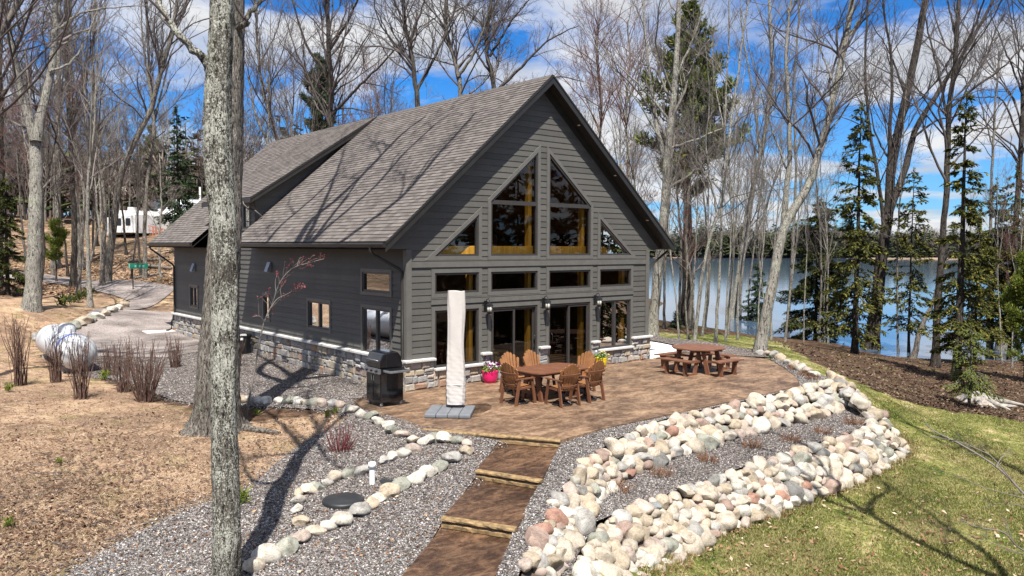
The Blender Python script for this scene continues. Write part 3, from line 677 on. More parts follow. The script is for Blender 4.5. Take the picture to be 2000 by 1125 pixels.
def inset(pl, d):
    """offset a convex counter-clockwise polygon inward by d"""
    n = len(pl); c = np.mean(pl, 0); res = []
    ln = []
    for i in range(n):
        p = np.array(pl[i]); q = np.array(pl[(i+1) % n]); e = (q-p)/np.linalg.norm(q-p); nr = np.array([-e[1], e[0]])
        if np.dot(nr, c-p) < 0: nr = -nr
        ln.append((p+nr*d, e))
    for i in range(n):
        (p, e), (q, f) = ln[i-1], ln[i]
        A = np.array([[e[0], -f[0]], [e[1], -f[1]]]); t = np.linalg.solve(A, q-p); res.append(tuple(p+e*t[0]))
    return res
def ring(mb, o, i, mapf, d0, d1, mi=0):
    """frame between polygons o and i, from depth d0 (outer face) to d1"""
    n = len(o)
    for k in range(n):
        a, b, c, d = o[k], o[(k+1) % n], i[(k+1) % n], i[k]
        mb.quad(mapf(*a, d0), mapf(*b, d0), mapf(*c, d0), mapf(*d, d0), mi)
        mb.quad(mapf(*d, d0), mapf(*c, d0), mapf(*c, d1), mapf(*d, d1), mi)
        mb.quad(mapf(*a, d0), mapf(*b, d0), mapf(*b, d1), mapf(*a, d1), mi)
def window(pl, mapf, glass='glass', splits=(), name='window', casing=.105, parent=house, hz=()):
    """pl polygon; splits: s positions of vertical mullions; hz: heights of horizontal ones"""
    mb = MB(); ring(mb, pl, inset(pl, .055), mapf, .018, -.09)
    for s in splits: 
        z0 = min(p[1] for p in pl)+.05; z1 = max(p[1] for p in pl)-.05
        for a, b in ((s-.045, s+.045),):
            mb.quad(mapf(a, z0, .012), mapf(b, z0, .012), mapf(b, z1, .012), mapf(a, z1, .012)); mb.quad(mapf(a, z0, .012), mapf(a, z1, .012), mapf(a, z1, -.06), mapf(a, z0, -.06)); mb.quad(mapf(b, z0, .012), mapf(b, z1, .012), mapf(b, z1, -.06), mapf(b, z0, -.06))
    for z in hz:
        s0 = min(p[0] for p in pl)+.05; s1 = max(p[0] for p in pl)-.05
        for a, b in ((z-.06, z+.06),):
            mb.quad(mapf(s0, a, .014), mapf(s1, a, .014), mapf(s1, b, .014), mapf(s0, b, .014)); mb.quad(mapf(s0, b, .014), mapf(s1, b, .014), mapf(s1, b, -.06), mapf(s0, b, -.06)); mb.quad(mapf(s0, a, .014), mapf(s1, a, .014), mapf(s1, a, -.06), mapf(s0, a, -.06))
    w = mb.build(name, MT['frame'], parent)
    g = MB(); ip = inset(pl, .05); g.poly([mapf(s, z, -.035) for s, z in ip]); g.build('pane', MT[glass], w)
    if casing:
        c = MB(); ring(c, inset(pl, -casing), inset(pl, -.001), mapf, .042, .0); c.build('casing', MT['trim'], w)
    return w
rc = lambda a, b, z0, z1: [(a, z0), (b, z0), (b, z1), (a, z1)]
for a, b in bays: window(rc(a, b, ZT0, ZT1), FR)
window(rc(*bays[0], ZSL, ZH), FR, splits=((x1+x2)/2,)); window(rc(*bays[3], ZSL, ZH), FR, splits=(HW-(x1+x2)/2,))
window(bigL, FR, hz=(ZM-.02,)); window(bigR, FR, hz=(ZM-.02,)); window(triL, FR); window(triR, FR)
for k, (a, b, z0, z1) in enumerate(lw):
    sp = () if k in (0, 3) else ((a+b)/2,)
    window(rc(a, b, z0, z1), LF, 'sideglass', sp, casing=.09)
for a, b in ((10.5, 11.75), (12.3, 13.6)): window(rc(a, b, 4.45, 5.3), LF, 'sideglass', ((a+b)/2,), name='dormer_window', casing=.07)
# sliding doors
for k, (a, b) in enumerate(bays[1:3]):
    mb = MB(); pl = rc(a, b, .02, ZH); ring(mb, pl, inset(pl, .06), FR, .02, -.12)
    d = mb.build('sliding_door', MT['frame'], house)
    c = MB(); cc = .105
    for s0, s1, z0, z1 in ((a-cc, a, .03, ZH+cc), (b, b+cc, .03, ZH+cc), (a, b, ZH, ZH+cc)): c.box(s0, s1, -.043, -.001, z0, z1)
    c.build('casing', MT['trim'], d)
    mid = a+(b-a)*.5
    for j, (s0, s1, dep, gl) in enumerate(((a+.055, mid+.04, .0 if k == 0 else -.06, 'screen' if k == 0 else 'glass'), (mid-.04, b-.055, -.06 if k == 0 else 0.0, 'glass' if k == 0 else 'screen'))):
        s = MB(); pl2 = rc(s0, s1, .075, ZH-.055); ring(s, pl2, inset(pl2, .07), FR, dep, dep-.045); s.build('sash', MT['frame'], d)
        g = MB(); g.poly([FR(p[0], p[1], dep-.02) for p in inset(pl2, .065)]); g.build('pane', MT[gl], d)
    hh = MB(); hx = b-.12 if k == 0 else a+.12
    hh.tube([(hx, -.01, .92), (hx, -.07, .95), (hx, -.08, 1.05), (hx, -.07, 1.15), (hx, -.01, 1.18)], .013, 6); hh.build('handle', MT['black'], d)
# interior: dark room, timber posts and beams behind the glass
mb = MB(); mb.quad((.1, .25, .02), (HW-.1, .25, .02), (HW-.1, 8, .02), (.1, 8, .02)); mb.build('interior_floor', MT['floor'], house)
mb = MB()
mb.poly([(.1, 8, 0), (HW-.1, 8, 0), (HW-.1, 8, 4.2), (RX, 8, ZR-.5), (.1, 8, 4.2)])
mb.quad((.1, .2, 0), (.1, 8, 0), (.1, 8, 4.3), (.1, .2, 4.3)); mb.quad((HW-.1, .2, 0), (HW-.1, 8, 0), (HW-.1, 8, 4.3), (HW-.1, .2, 4.3))
mb.build('interior_wall', MT['inside'], house)
mb = MB(); mb.quad((.1, .2, 4.3), (RX, .2, ZR-.45), (RX, 8, ZR-.45), (.1, 8, 4.3)); mb.quad((HW-.1, .2, 4.3), (RX, .2, ZR-.45), (RX, 8, ZR-.45), (HW-.1, 8, 4.3)); mb.build('interior_ceiling', plain('amber_pine_ceiling', (.40,.20,.06), .6, .25, 2, grain=(8, 1, 8)), house)
for a, b in bays:
    top = ZU+.2 if a in (bays[0][0], bays[3][0]) else 6.6
    mb = MB(); mb.bbox((b-.06, .34, top/2), (.13, .17, top), .012); mb.build('timber_post', MT['pine'], house)
mb = MB(); mb.bbox((RX, .32, ZU+.13), (HW-.5, .14, .30), .012); mb.build('timber_beam', MT['pine'], house)
for sg in (-1, 1):
    mb = MB(); f = lambda x: RX+sg*x
    mb.prism([(f(4.3), 3.55), (f(.1), 6.75+.35), (f(.1), 6.62+.18), (f(4.05), 3.55)], 1, .22, .36); mb.build('timber_rafter', MT['pine'], house)
# stone base with limestone caps
def stones(name, mapf, s0, s1, z0, z1, dep=.10, rows=None, seed=1):
    rg = random.Random(seed); mb = MB(); hgt = z1-z0; n = rows or max(2, round(hgt/.19)); mb2 = []
    zz = [z0+hgt*i/n+(rg.uniform(-.025, .025) if 0 < i < n else 0) for i in range(n+1)]
    for i in range(n):
        s = s0
        while s < s1-.02:
            w = rg.uniform(.11, .44); e = min(s1, s+w)
            if s1-e < .1: e = s1
            sub = [(zz[i], zz[i+1])]
            if e-s < .3 and rg.random() < .34: mm = (zz[i]+zz[i+1])/2; sub = [(zz[i], mm), (mm, zz[i+1])]
            for a, b in sub:
                g = .008; d = dep+rg.uniform(-.025, .03); r = min(.022, (b-a)*.3)
                q = [(s+g, a+g), (e-g, a+g), (e-g, b-g), (s+g, b-g)]; q = [(x+rg.uniform(-.018, .018), y+rg.uniform(-.018, .018)) for x, y in q]
                c = (sum(x for x, y in q)/4, sum(y for x, y in q)/4)
                iq = [(x+(c[0]-x)*min(.45, r*1.3/max(.02, abs(c[0]-x))), y+(c[1]-y)*min(.45, r*1.3/max(.02, abs(c[1]-y)))) for x, y in q]
                vs = [mapf(x, y, .0) for x, y in q]+[mapf(x, y, d-r) for x, y in q]+[mapf(x, y, d+rg.uniform(-.006, .006)) for x, y in iq]
                fs = [(8, 9, 10, 11)]
                for k in range(4): fs += [(k, (k+1) % 4, 4+(k+1) % 4, 4+k), (4+k, 4+(k+1) % 4, 8+(k+1) % 4, 8+k)]
                mb.add(vs, fs, 0)
            s = e
    o = mb.build(name, MT['stone'], house)
    m2 = MB(); v = [mapf(s0, z0, dep*.55), mapf(s1, z0, dep*.55), mapf(s1, z1, dep*.55), mapf(s0, z1, dep*.55)]; m2.add(v, [(0, 1, 2, 3)])
    m2.build('mortar', MT['mortar'], o); return o
fs_ = [(-.12, .80, ZC), (.80, 2.44, .455), (2.44, 2.73, ZC), (4.64, HW-4.64, ZC), (HW-2.73, HW-2.44, ZC), (HW-2.44, HW-.80, .455), (HW-.80, HW+.12, ZC)]
for i, (a, b, zt) in enumerate(fs_):
    stones('stone_base', FR, a, b, .0, zt, seed=i+3)
    mb = MB(); mb.bbox(((a+b)/2, -.075, zt+.035), (b-a+(.05 if zt > .6 else -.005), .20, .075), .018); mb.build('stone_cap', MT['cap'], house)
stones('stone_base', LF, .0, HL+.1, -.10, ZC, seed=40)
for i in range(10):
    mb = MB(); a = i*HL/10+.09; mb.bbox((-.08, a+HL/20, ZC+.036), (.21, HL/10-.006, .077), .018); mb.build('stone_cap', MT['cap'], house)
for y in (17.4, 8.1):
    pass
# ------------------------------------------------------------------ patio, path, gravel, drive
patio_px = [(690,781),(705,795),(760,816),(825,838),(960,849),(1095,859),(1175,837),(1270,817),(1350,800),(1440,781),(1520,763),(1562,752),(1556,738),(1530,718),(1500,701),(1440,695),(1380,690),(1326,688)]
PATIO = [tuple(at_z(u, v, 0)[:2]) for u, v in patio_px]+[(9.78, -.10), (9.5, .06), (.0, .06), (-.22, .05)]
sheet('patio', PATIO, MT['patio'], lambda x, y: np.zeros_like(x), 0.8, skirt=.16)
pad = [tuple(at_z(u, v, -.012)[:2]) for u, v in [(1326,688),(1325,677),(1290,670),(1250,664)]]+[(9.75, 3.2), (9.75, -.05)]
sheet('concrete_pad', pad, MT['concrete'], lambda x, y: np.full_like(x, -.012), 1.0, skirt=.12)
mb = MB(); mb.box(-1.3, -.02, HL-.3, HL+1.0, -.12, .02); mb.build('concrete_pad', MT['concrete'], kind='structure')
def treads():
    L1, R1 = at_z(825, 838, 0), at_z(1095, 859, 0)
    seq = [(at_z(972,862,-.17), at_z(1092,872,-.17)), (at_z(930,918,-.17), at_z(1057,938,-.17)), (at_z(863,1010,-.34), at_z(1007,1032,-.34)), (at_z(790,1125,-.51), at_z(968,1125,-.51))]
    zt = [-.17, -.34, -.51]
    dirv = (seq[2][0]-seq[1][0])[:2]; dirv = dirv/np.linalg.norm(dirv)
    a0 = np.array([L1, R1]); t = .42
    s0 = (seq[0][0][:2]-dirv*.30, seq[0][1][:2]-dirv*.35)
    quads = [(s0[0], s0[1], seq[1][0][:2], seq[1][1][:2], -.17), (seq[1][0][:2]-dirv*.12, seq[1][1][:2]-dirv*.12, seq[2][0][:2], seq[2][1][:2], -.34),
             (seq[2][0][:2]-dirv*.12, seq[2][1][:2]-dirv*.12, seq[3][0][:2]+dirv*2.5, seq[3][1][:2]+dirv*2.5, -.51)]
    for a, b, c, d, z in quads:
        pl = [tuple(a), tuple(b), tuple(d), tuple(c)]
        sheet('path', pl, MT['path'], lambda x, y, z=z: np.full_like(x, z), .6, skirt=.16)
    for (l, r, z) in ((L1, R1, 0.0), (seq[1][0], seq[1][1], -.17), (seq[2][0], seq[2][1], -.34)):
        l = np.array(l[:2]); r = np.array(r[:2]); e = (r-l)/np.linalg.norm(r-l); n = np.array([e[1], -e[0]])
        if np.dot(n, dirv) < 0: n = -n
        mb = MB(); k = 14; rg = random.Random(int(abs(z)*100)+2)
        for zz0, zz1, pr in ((z-.052, z+.004, .04), (z-.17, z-.085, .02)):
            cols = []
            for i in range(k+1):
                p = l+(r-l)*i/k; o1 = pr+rg.uniform(-.007, .007); o2 = pr+rg.uniform(-.008, .008)
                cols.append([(*(p-n*.07), zz1), (*(p+n*(o1-.015)), zz1+rg.uniform(-.003, .002)), (*(p+n*o1), zz1-.02), (*(p+n*o2), zz0+.012), (*(p+n*(o2-.015)), zz0), (*(p-n*.07), zz0)])
            for i in range(k):
                for j in range(6): mb.quad(cols[i][j], cols[i+1][j], cols[i+1][(j+1) % 6], cols[i][(j+1) % 6])
            mb.poly(cols[0]); mb.poly(cols[-1])
        mb.build('path_step', MT['edge'], kind='structure')
        m2 = MB(); p, q = l-n*.02, r-n*.02; m2.quad((*p, z-.005), (*q, z-.005), (*q, z-.19), (*p, z-.19)); m2.build('path_riser', MT['path'], kind='structure')
treads()
grav_px = [(100,1180),(130,1125),(230,1062),(330,1012),(400,985),(480,957),(545,902),(600,860),(660,832),(686,812),(650,803),(560,796),(480,794),(400,792),(335,782),(262,752),(205,738),(165,735),(120,712),(92,690),(95,665),(150,645),(240,605),(262,590)]
GR = [tuple(x) for x in px2xy(grav_px)]
GR += [(-3.0, HL+1.5), (-.02, HL+.4), (-.02, -.02), (-.2, .0)]
GR += [tuple(at_z(u, v, -.1)[:2]) for u, v in [(688,783),(760,820),(825,842),(970,857)]]
GR += [tuple(at_z(u, v, -.2)[:2]) for u, v in [(976,864),(932,920)]]+[tuple(at_z(865,1010,-.4)[:2]), tuple(at_z(795,1125,-.55)[:2]), tuple(at_z(745,1200,-.6)[:2]), tuple(at_z(500,1210,-.6)[:2])]
sheet('gravel', GR, MT['gravel'], lambda x, y: H(x, y)+.018, .35)
dr_px = [(88,692),(95,664),(150,645),(240,604),(255,590),(225,578),(150,560),(60,548),(-80,540),(-80,524),(60,532),(150,540),(240,548),(320,556),(345,562)]
DRV = [tuple(x) for x in px2xy(dr_px)]+[(-.5, HL+9), (2.5, HL+6), (2.0, HL+.3), (-.02, HL+.3), (-.02, 12.5), (-3.0, 10.5)]
sheet('driveway', DRV, MT['drive'], lambda x, y: H(x, y)+.034, .6)
g2 = [tuple(at_z(u, v, -.06)[:2]) for u, v in [(1250,652),(1300,660),(1380,668),(1440,679),(1480,686),(1502,699),(1440,696),(1380,691),(1326,689),(1325,676),(1290,669),(1250,663)]]
sheet('gravel', g2, MT['gravel'], lambda x, y: np.full_like(x, -.035), .6)

# terraced beds: polylines from the patio edge down to the lawn
K0 = [(968,1125,-.54),(1000,1047,-.42),(1035,978,-.30),(1070,912,-.2),(1098,862,-.07),(1175,838,-.03),(1270,818,-.03),(1350,801,-.03),(1440,782,-.03),(1520,764,-.03),(1563,752,-.03),(1557,739,-.03),(1532,718,-.03),(1502,701,-.03)]
K1 = [(1012,1125,-.58),(1045,1045,-.44),(1088,968,-.3),(1135,905,-.14),(1195,862,-.07),(1265,828,-.05),(1350,805,-.05),(1430,788,-.05),(1510,770,-.05),(1575,752,-.05),(1618,738,-.05),(1602,730,-.06),(1575,720,-.06),(1520,700,-.06)]
K2 = [(1095,1130,-.85),(1110,1075,-.75),(1145,1012,-.72),(1195,950,-.66),(1248,922,-.66),(1322,893,-.66),(1400,868,-.66),(1480,845,-.66),(1557,827,-.66),(1620,812,-.66),(1668,792,-.64)]
K3 = [(1110,1132,-.85),(1128,1082,-.76),(1165,1018,-.74),(1238,990,-.71),(1320,958,-.71),(1400,930,-.71),(1470,905,-.71),(1545,880,-.71),(1612,860,-.71),(1665,843,-.71),(1700,822,-.68)]
K4 = [(1270,1150,-1.46),(1330,1088,-1.5),(1392,1050,-1.5),(1442,1030,-1.5),(1482,1015,-1.5),(1542,992,-1.5),(1602,968,-1.5),(1662,946,-1.5),(1717,922,-1.5),(1757,898,-1.46),(1774,880,-1.42)]
E1 = [(1700,822,-.68),(1693,812,-.6),(1676,794,-.4),(1656,773,-.24),(1640,755,-.12),(1622,739,-.05)]
E2 = [(1774,880,-1.42),(1762,860,-1.36),(1742,842,-1.24),(1702,803,-1.04),(1668,770,-.8),(1640,742,-.5)]
W3 = lambda K: np.array([at_z(u, v, z) for u, v, z in K])
k0, k1, k2, k3, k4, e1, e2 = map(W3, (K0, K1, K2, K3, K4, E1, E2))
def resamp(A, n):
    d = np.concatenate([[0], np.cumsum(np.linalg.norm(np.diff(A, axis=0), axis=1))]); t = np.linspace(0, d[-1], n)
    return np.stack([np.interp(t, d, A[:, i]) for i in range(3)], 1), d[-1]
def interp_st(A, k):
    n = len(A); t = np.linspace(0, n-1, (n-1)*k+1); i = np.clip(t.astype(int), 0, n-2); f = (t-i)[:, None]; return A[i]*(1-f)+A[i+1]*f
def strip(name, A, B, mat, kind='structure', drop=0.0, k=4):
    a = interp_st(A, k); b = interp_st(B, k); mb = MB(); m_ = 4
    for i in range(len(a)-1):
        for j in range(m_):
            f0, f1 = j/m_, (j+1)/m_
            q = [a[i]*(1-f0)+b[i]*f0, a[i+1]*(1-f0)+b[i+1]*f0, a[i+1]*(1-f1)+b[i+1]*f1, a[i]*(1-f1)+b[i]*f1]
            mb.quad(*[(x[0], x[1], x[2]-drop) for x in q])
    return mb.build(name, mat, kind=kind)
strip('gravel', k0, k1, MT['gravel']); strip('gravel', k2, k3, MT['gravel'])
strip('soil_bank', k1[:11], k2, MT['dirt'], drop=.10); strip('soil_bank', k3, k4, MT['dirt'], drop=.10); strip('soil_bank', e1, e2, MT['dirt'], drop=.10)

# loose pebbles over the gravel, one mass
def scatter_px(polys_px_z, n, zfun=None):
    """random points in an image polygon, so that density follows what is seen"""
    res = []
    for poly, z in polys_px_z:
        p = np.array([(a, b) for a, b in poly], float); lo = p.min(0); hi = p.max(0); lo = np.maximum(lo, (-60, 0)); hi = np.minimum(hi, (2060, 1160))
        u = RNG.uniform(lo[0], hi[0], n*2); v = RNG.uniform(lo[1], hi[1], n*2); ok = inpoly(u, v, p); res.append((u[ok][:n], v[ok][:n]))
    return res
def pebble_mesh(name, pts, smin, smax, mat, kind='stuff'):
    n = len(pts); base = np.array([(1,0,0),(0,1,0),(-1,0,0),(0,-1,0),(0,0,1),(0,0,-1)], float)
    f = np.array([(0,1,4),(1,2,4),(2,3,4),(3,0,4),(1,0,5),(2,1,5),(3,2,5),(0,3,5)])
    s = (smin+(smax-smin)*1.25*RNG.random((n, 1, 1))**1.8)*RNG.uniform(.6, 1.3, (n, 1, 3)); s[:, :, 2] *= .7
    V = base[None]*s*RNG.uniform(.75, 1.2, (n, 6, 1)); a = RNG.uniform(0, 6.28, n); c, si = np.cos(a), np.sin(a)
    x = V[..., 0]*c[:, None]-V[..., 1]*si[:, None]; y = V[..., 0]*si[:, None]+V[..., 1]*c[:, None]
    tl = RNG.normal(0, .35, (n, 2)); z = V[..., 2]+x*tl[:, :1]+y*tl[:, 1:]
    V = np.stack([x, y, z], -1)+pts[:, None, :]
    F = (f[None]+np.arange(n)[:, None, None]*6).reshape(-1, 3)
    me = np_mesh(name, V, None, F); return link(name, me, mat, kind=kind)
gp = [(130,1125),(230,1062),(330,1012),(400,985),(480,957),(545,902),(600,860),(660,832),(700,800),(780,830),(825,845),(975,862),(930,925),(865,1012),(795,1130),(120,1140)]
(u, v), = scatter_px([(gp, 0)], 48000); q, _, _ = Gs(u, v); q[:, 2] += .022
(u, v), = scatter_px([([(300,775),(200,735),(330,660),(460,650),(700,745),(700,790),(560,795),(470,792)], 0)], 12000); q2, _, _ = Gs(u, v); q2 = q2[(q2[:, 0] < -.2)]; q2[:, 2] += .022
pk = [(q, .008, .019), (q2, .012, .021)]
def strip_pts(A, B, n):
    a = interp_st(A, 6); b = interp_st(B, 6); i = RNG.integers(0, len(a)-1, n*4); f = RNG.random(n*4)[:, None]; g = RNG.random(n*4)[:, None]
    p = (a[i]*(1-g)+a[i+1]*g)*(1-f)+(b[i]*(1-g)+b[i+1]*g)*f
    area = np.linalg.norm(a[i]-b[i], axis=1)*np.linalg.norm(a[i+1]-a[i], axis=1); d2 = ((p-CAM)**2).sum(1); w = area/d2**1.0; w /= w.max()
    return p[RNG.random(len(p)) < w*1.5][:n]
pk += [(strip_pts(k0, k1, 18000)+np.array([0, 0, .006]), .008, .019), (strip_pts(k2, k3, 13000)+np.array([0, 0, .006]), .009, .018)]
_gb = np.array(GR); _gs = []
for _i in range(len(_gb)): _gs.append(_gb[_i]+(_gb[(_i+1) % len(_gb)]-_gb[_i])*RNG.random((260, 1)))
_gs = np.concatenate(_gs)+RNG.normal(0, .16, (260*len(_gb), 2)); _gs = _gs[(_gs[:, 1] < 12) & ~((_gs[:, 0] > -.2) & (_gs[:, 1] > -.1))]
_ok = ~inpoly(_gs[:, 0], _gs[:, 1], PATIO); _gs = _gs[_ok]; pk.append((np.column_stack([_gs, H(_gs[:, 0], _gs[:, 1])+.01]), .009, .02))
for i, (pp, a, b) in enumerate(pk): pebble_mesh('loose_gravel', pp, a, b, MT['pebble'])

# ------------------------------------------------------------------ boulders
def rock_protos(n=14):
    res = []
    for k in range(n):
        rg = np.random.default_rng(100+k); bm = bmesh.new(); bmesh.ops.create_icosphere(bm, subdivisions=3, radius=1.0)
        pl = rg.normal(0, 1, (rg.integers(9, 15), 3)); pl /= np.linalg.norm(pl, axis=1)[:, None]; dd = rg.uniform(.60, .92, len(pl))
        ph = rg.uniform(0, 6, 6)
        for v in bm.verts:
            c = np.array(v.co)
            for nn, d in zip(pl, dd):
                t = c@nn-d
                if t > 0: c = c-nn*t*.95
            w = 1+.05*math.sin(c[0]*4+ph[0])*math.sin(c[1]*4.3+ph[1])+.05*math.sin(c[2]*5+ph[2]+c[0]*2)+.02*math.sin(c[0]*11+ph[3])*math.sin(c[1]*10+ph[4])*math.sin(c[2]*12+ph[5])
            v.co = Vector(c*w)
        me = bpy.data.meshes.new('boulder'); bm.to_mesh(me); bm.free(); me.polygons.foreach_set('use_smooth', np.ones(len(me.polygons), bool)); me.set_sharp_from_angle(angle=R_(38)); me.materials.append(MT['rock']); res.append(me)
    return res
RP = rock_protos()
RCOL = [('cream', (.50,.44,.36), 28), ('off white', (.55,.52,.46), 17), ('tan', (.42,.355,.27), 16), ('pale pink', (.46,.385,.335), 10), ('pinkish brown', (.34,.25,.21), 4), ('light grey', (.39,.38,.36), 10), ('dark grey', (.21,.21,.20), 3), ('grey green', (.30,.305,.26), 3), ('slate blue', (.28,.30,.305), 1.5), ('rust red', (.36,.21,.16), 2.5)]
_cw = np.array([c[2] for c in RCOL], float); _cw /= _cw.sum()
def ordinal(n): return f"{n}{'th' if 10 <= n % 100 <= 20 else {1: 'st', 2: 'nd', 3: 'rd'}.get(n % 10, 'th')}"
def rock(name, p, dims, rz, tilt, label, cat, group, rg, ci=None):
    k = rg.integers(0, len(RP)); ci = rg.choice(len(RCOL), p=_cw) if ci is None else ci
    c = np.clip(np.array(RCOL[ci][1])*rg.uniform(.70, 1.0), 0, .75); r = (name, p, dims, rz, tilt, label.replace('COLOUR', RCOL[ci][0]), cat, group, k, c)
    if name == 'boulder': ROCKS.append(r)
    else: place_rock(*r)
ROCKS = []
def place_rock(name, p, dims, rz, tilt, label, cat, group, k, c):
    o = bpy.data.objects.new(name, RP[k]); COL.objects.link(o)
    o.location = p; o.scale = dims; o.rotation_euler = (tilt[0], tilt[1], rz); o.color = (*c, 1)
    o['label'] = label; o['category'] = cat; o['group'] = group
    return o
rgk = np.random.default_rng(21)
CN = {0: 'bottom', 1: 'second', 2: 'third', 3: 'fourth', 4: 'fifth'}
def rock_strip(top, bot, nc, size, tier, group, endname):
    a, la = resamp(top, 200); b, lb = resamp(bot, 200)
    # outward normal is roughly horizontal from top to bottom
    for c in range(nc):
        f = (c+.42)/nc; line = b*(1-f)+a*f; d = np.concatenate([[0], np.cumsum(np.linalg.norm(np.diff(line, axis=0), axis=1))])
        s = rgk.uniform(0, .2); k = 0; cname = 'top' if c == nc-1 else CN[c]
        while s < d[-1]:
            k += 1; w = size*rgk.choice([.68, .85, 1.0, 1.2, 1.5], p=[.2, .25, .27, .18, .10])*(1.1 if c == 0 else .98)
            p = np.array([np.interp(s+w*.5, d, line[:, i]) for i in range(3)])
            i = int(np.interp(s, d, np.arange(200))); tdir = line[min(i+2, 199)]-line[max(i-2, 0)]; ang = math.atan2(tdir[1], tdir[0])
            p = p+rgk.normal(0, .03, 3)+np.array([0, 0, .0])
            dims = (w*.62, w*rgk.uniform(.46, .62), w*rgk.uniform(.40, .56))
            rock('boulder', p, dims, ang+rgk.normal(0, .35), rgk.normal(0, .22, 2), f'COLOUR boulder, {cname} course of {tier}, {ordinal(k)} from {endname}', 'boulder', group, rgk)
            s += w*rgk.uniform(.86, 1.0)
rock_strip(k1[:11], k2, 4, .315, 'upper rock wall', 'boulders of the upper rock wall', 'path end')
rock_strip(k3, k4, 6, .315, 'lower rock wall', 'boulders of the lower rock wall', 'path end')
rock_strip(e1[1:], e2[1:], 4, .33, 'rounded wall end', 'boulders of the rounded wall end', 'lower corner')
def _shown(r):
    p = np.array(r[1]); return max(r[2])/((p-CAM)@fw)
ROCKS.sort(key=_shown, reverse=True)
for r in ROCKS[:300]: place_rock(*r)
vs_ = []; fs_r = []; nb_ = 0
for name, p, dims, rz, tilt, label, cat, group, k, c in ROCKS[300:]:
    me = RP[k]; Mx = Matrix.LocRotScale(Vector(p), (Matrix.Rotation(rz, 3, 'Z') @ Matrix.Rotation(tilt[1], 3, 'Y') @ Matrix.Rotation(tilt[0], 3, 'X')).to_quaternion(), Vector(dims))
    co = np.empty(len(me.vertices)*3, np.float32); me.vertices.foreach_get('co', co); co = co.reshape(-1, 3)@np.array(Mx.to_3x3()).T+np.array(p); vs_.append(co)
    li = np.empty(len(me.loops), np.int32); me.loops.foreach_get('vertex_index', li); fs_r.append(li.reshape(-1, 3)+nb_); nb_ += len(co)
MT['rockmass'] = islandmat('small_wall_fieldstone', [(0, (.40,.35,.28)), (.25, (.46,.425,.37)), (.45, (.33,.28,.215)), (.6, (.37,.295,.25)), (.72, (.30,.29,.275)), (.84, (.43,.385,.325)), (.93, (.22,.22,.19)), (1, (.27,.18,.145))], .85)
_n2 = MT['rockmass'].node_tree; _b2 = _n2.nodes['Principled BSDF']; _s2 = _b2.inputs['Base Color'].links[0].from_socket
L(_n2, mixc(_n2, 0.9, _s2, ramp(_n2, noise(_n2, worldc(_n2), 12, 6, 0.7), [(0.28, (0.68, 0.64, 0.60)), (0.72, (1.22, 1.22, 1.2))]), 'MULTIPLY'), _b2.inputs['Base Color'])
if vs_: me = np_mesh('small_boulders', np.concatenate(vs_), None, np.concatenate(fs_r), smooth=True); me.set_sharp_from_angle(angle=R_(38)); link('small_boulders', me, MT['rockmass'], kind='stuff')
# small chinking stones between the boulders: one mass
cp = np.concatenate([strip_pts(k1[:11], k2, 90), strip_pts(k3, k4, 140), strip_pts(e1, e2, 40)]); n = len(cp)
mbk = []; pm = RP[3]; pv_ = np.array([v.co for v in pm.vertices]); 
bmi = bmesh.new(); bmesh.ops.create_icosphere(bmi, subdivisions=2, radius=1); iv = np.array([v.co for v in bmi.verts]); ifc = np.array([[v.index for v in f.verts] for f in bmi.faces]); bmi.free()
sc = RNG.uniform(.06, .12, (n, 1, 1))*RNG.uniform(.7, 1.25, (n, 1, 3)); V = iv[None]*sc*RNG.uniform(.9, 1.08, (n, len(iv), 1))+cp[:, None, :]+np.array([0, 0, -.05])
me = np_mesh('chinking_stones', V, None, (ifc[None]+np.arange(n)[:, None, None]*len(iv)).reshape(-1, 3), smooth=True)
MT['chink'] = islandmat('small_fieldstones', [(0, (.50,.44,.37)), (.3, (.34,.31,.28)), (.5, (.42,.33,.29)), (.7, (.26,.26,.25)), (.85, (.55,.50,.44)), (1, (.28,.17,.13))], .85)
link('chinking_stones', me, MT['chink'], kind='stuff')
# edging stones
c8 = lambda l: [(380+a/2.632, 740+b/2.632) for a, b in l]
edge_lo = c8([(305,985),(370,935),(480,895),(535,840),(620,805),(690,775),(760,745),(845,697),(910,660),(950,632),(1000,605),(1065,562),(1145,530),(1205,495),(1265,470),(1320,425),(1400,385),(1405,350),(1350,333),(1285,325),(1232,325),(1190,335),(1120,330),(1065,300),(1010,280),(992,248),(942,232),(908,207),(860,200),(800,175),(750,150),(715,143),(650,137),(610,135),(575,135),(530,130),(485,130),(440,128),(370,125),(325,122),(280,122),(240,125)])
edge_up = c8([(1125,375),(1070,400),(1020,418),(975,435),(860,490),(790,505),(720,525),(680,550),(625,577),(590,590),(540,605),(530,640),(525,685),(550,750)])
edge_dr = [(72,664),(86,658),(101,652),(116,648),(131,645),(145,641),(157,636),(168,631),(180,628),(192,622),(205,617),(218,610),(230,606),(240,601)]
edge_rt = [(1484,693),(1497,694),(1511,698),(1525,703),(1540,713),(1553,718),(1565,724),(1577,730),(1590,736)]
def edging(pts, smin, smax, fmt, group, zoff=.05, zfix=None):
    for k, (u, v) in enumerate(pts):
        p = G(u, v) if zfix is None else at_z(u, v, zfix); w = rgk.uniform(smin, smax); nx = pts[min(k+1, len(pts)-1)]; q = G(*nx) if zfix is None else at_z(*nx, zfix); ang = math.atan2(q[1]-p[1], q[0]-p[0])
        rock('edging_stone', (p[0], p[1], p[2]+w*.14+.02), (w*.56, w*rgk.uniform(.38, .5), w*rgk.uniform(.30, .42)), ang+rgk.normal(0, .3), rgk.normal(0, .12, 2), fmt.format(ordinal(k+1)), 'edging stone', group, rgk, ci=rgk.choice([0, 0, 1, 1, 2, 3, 5, 7], p=None))
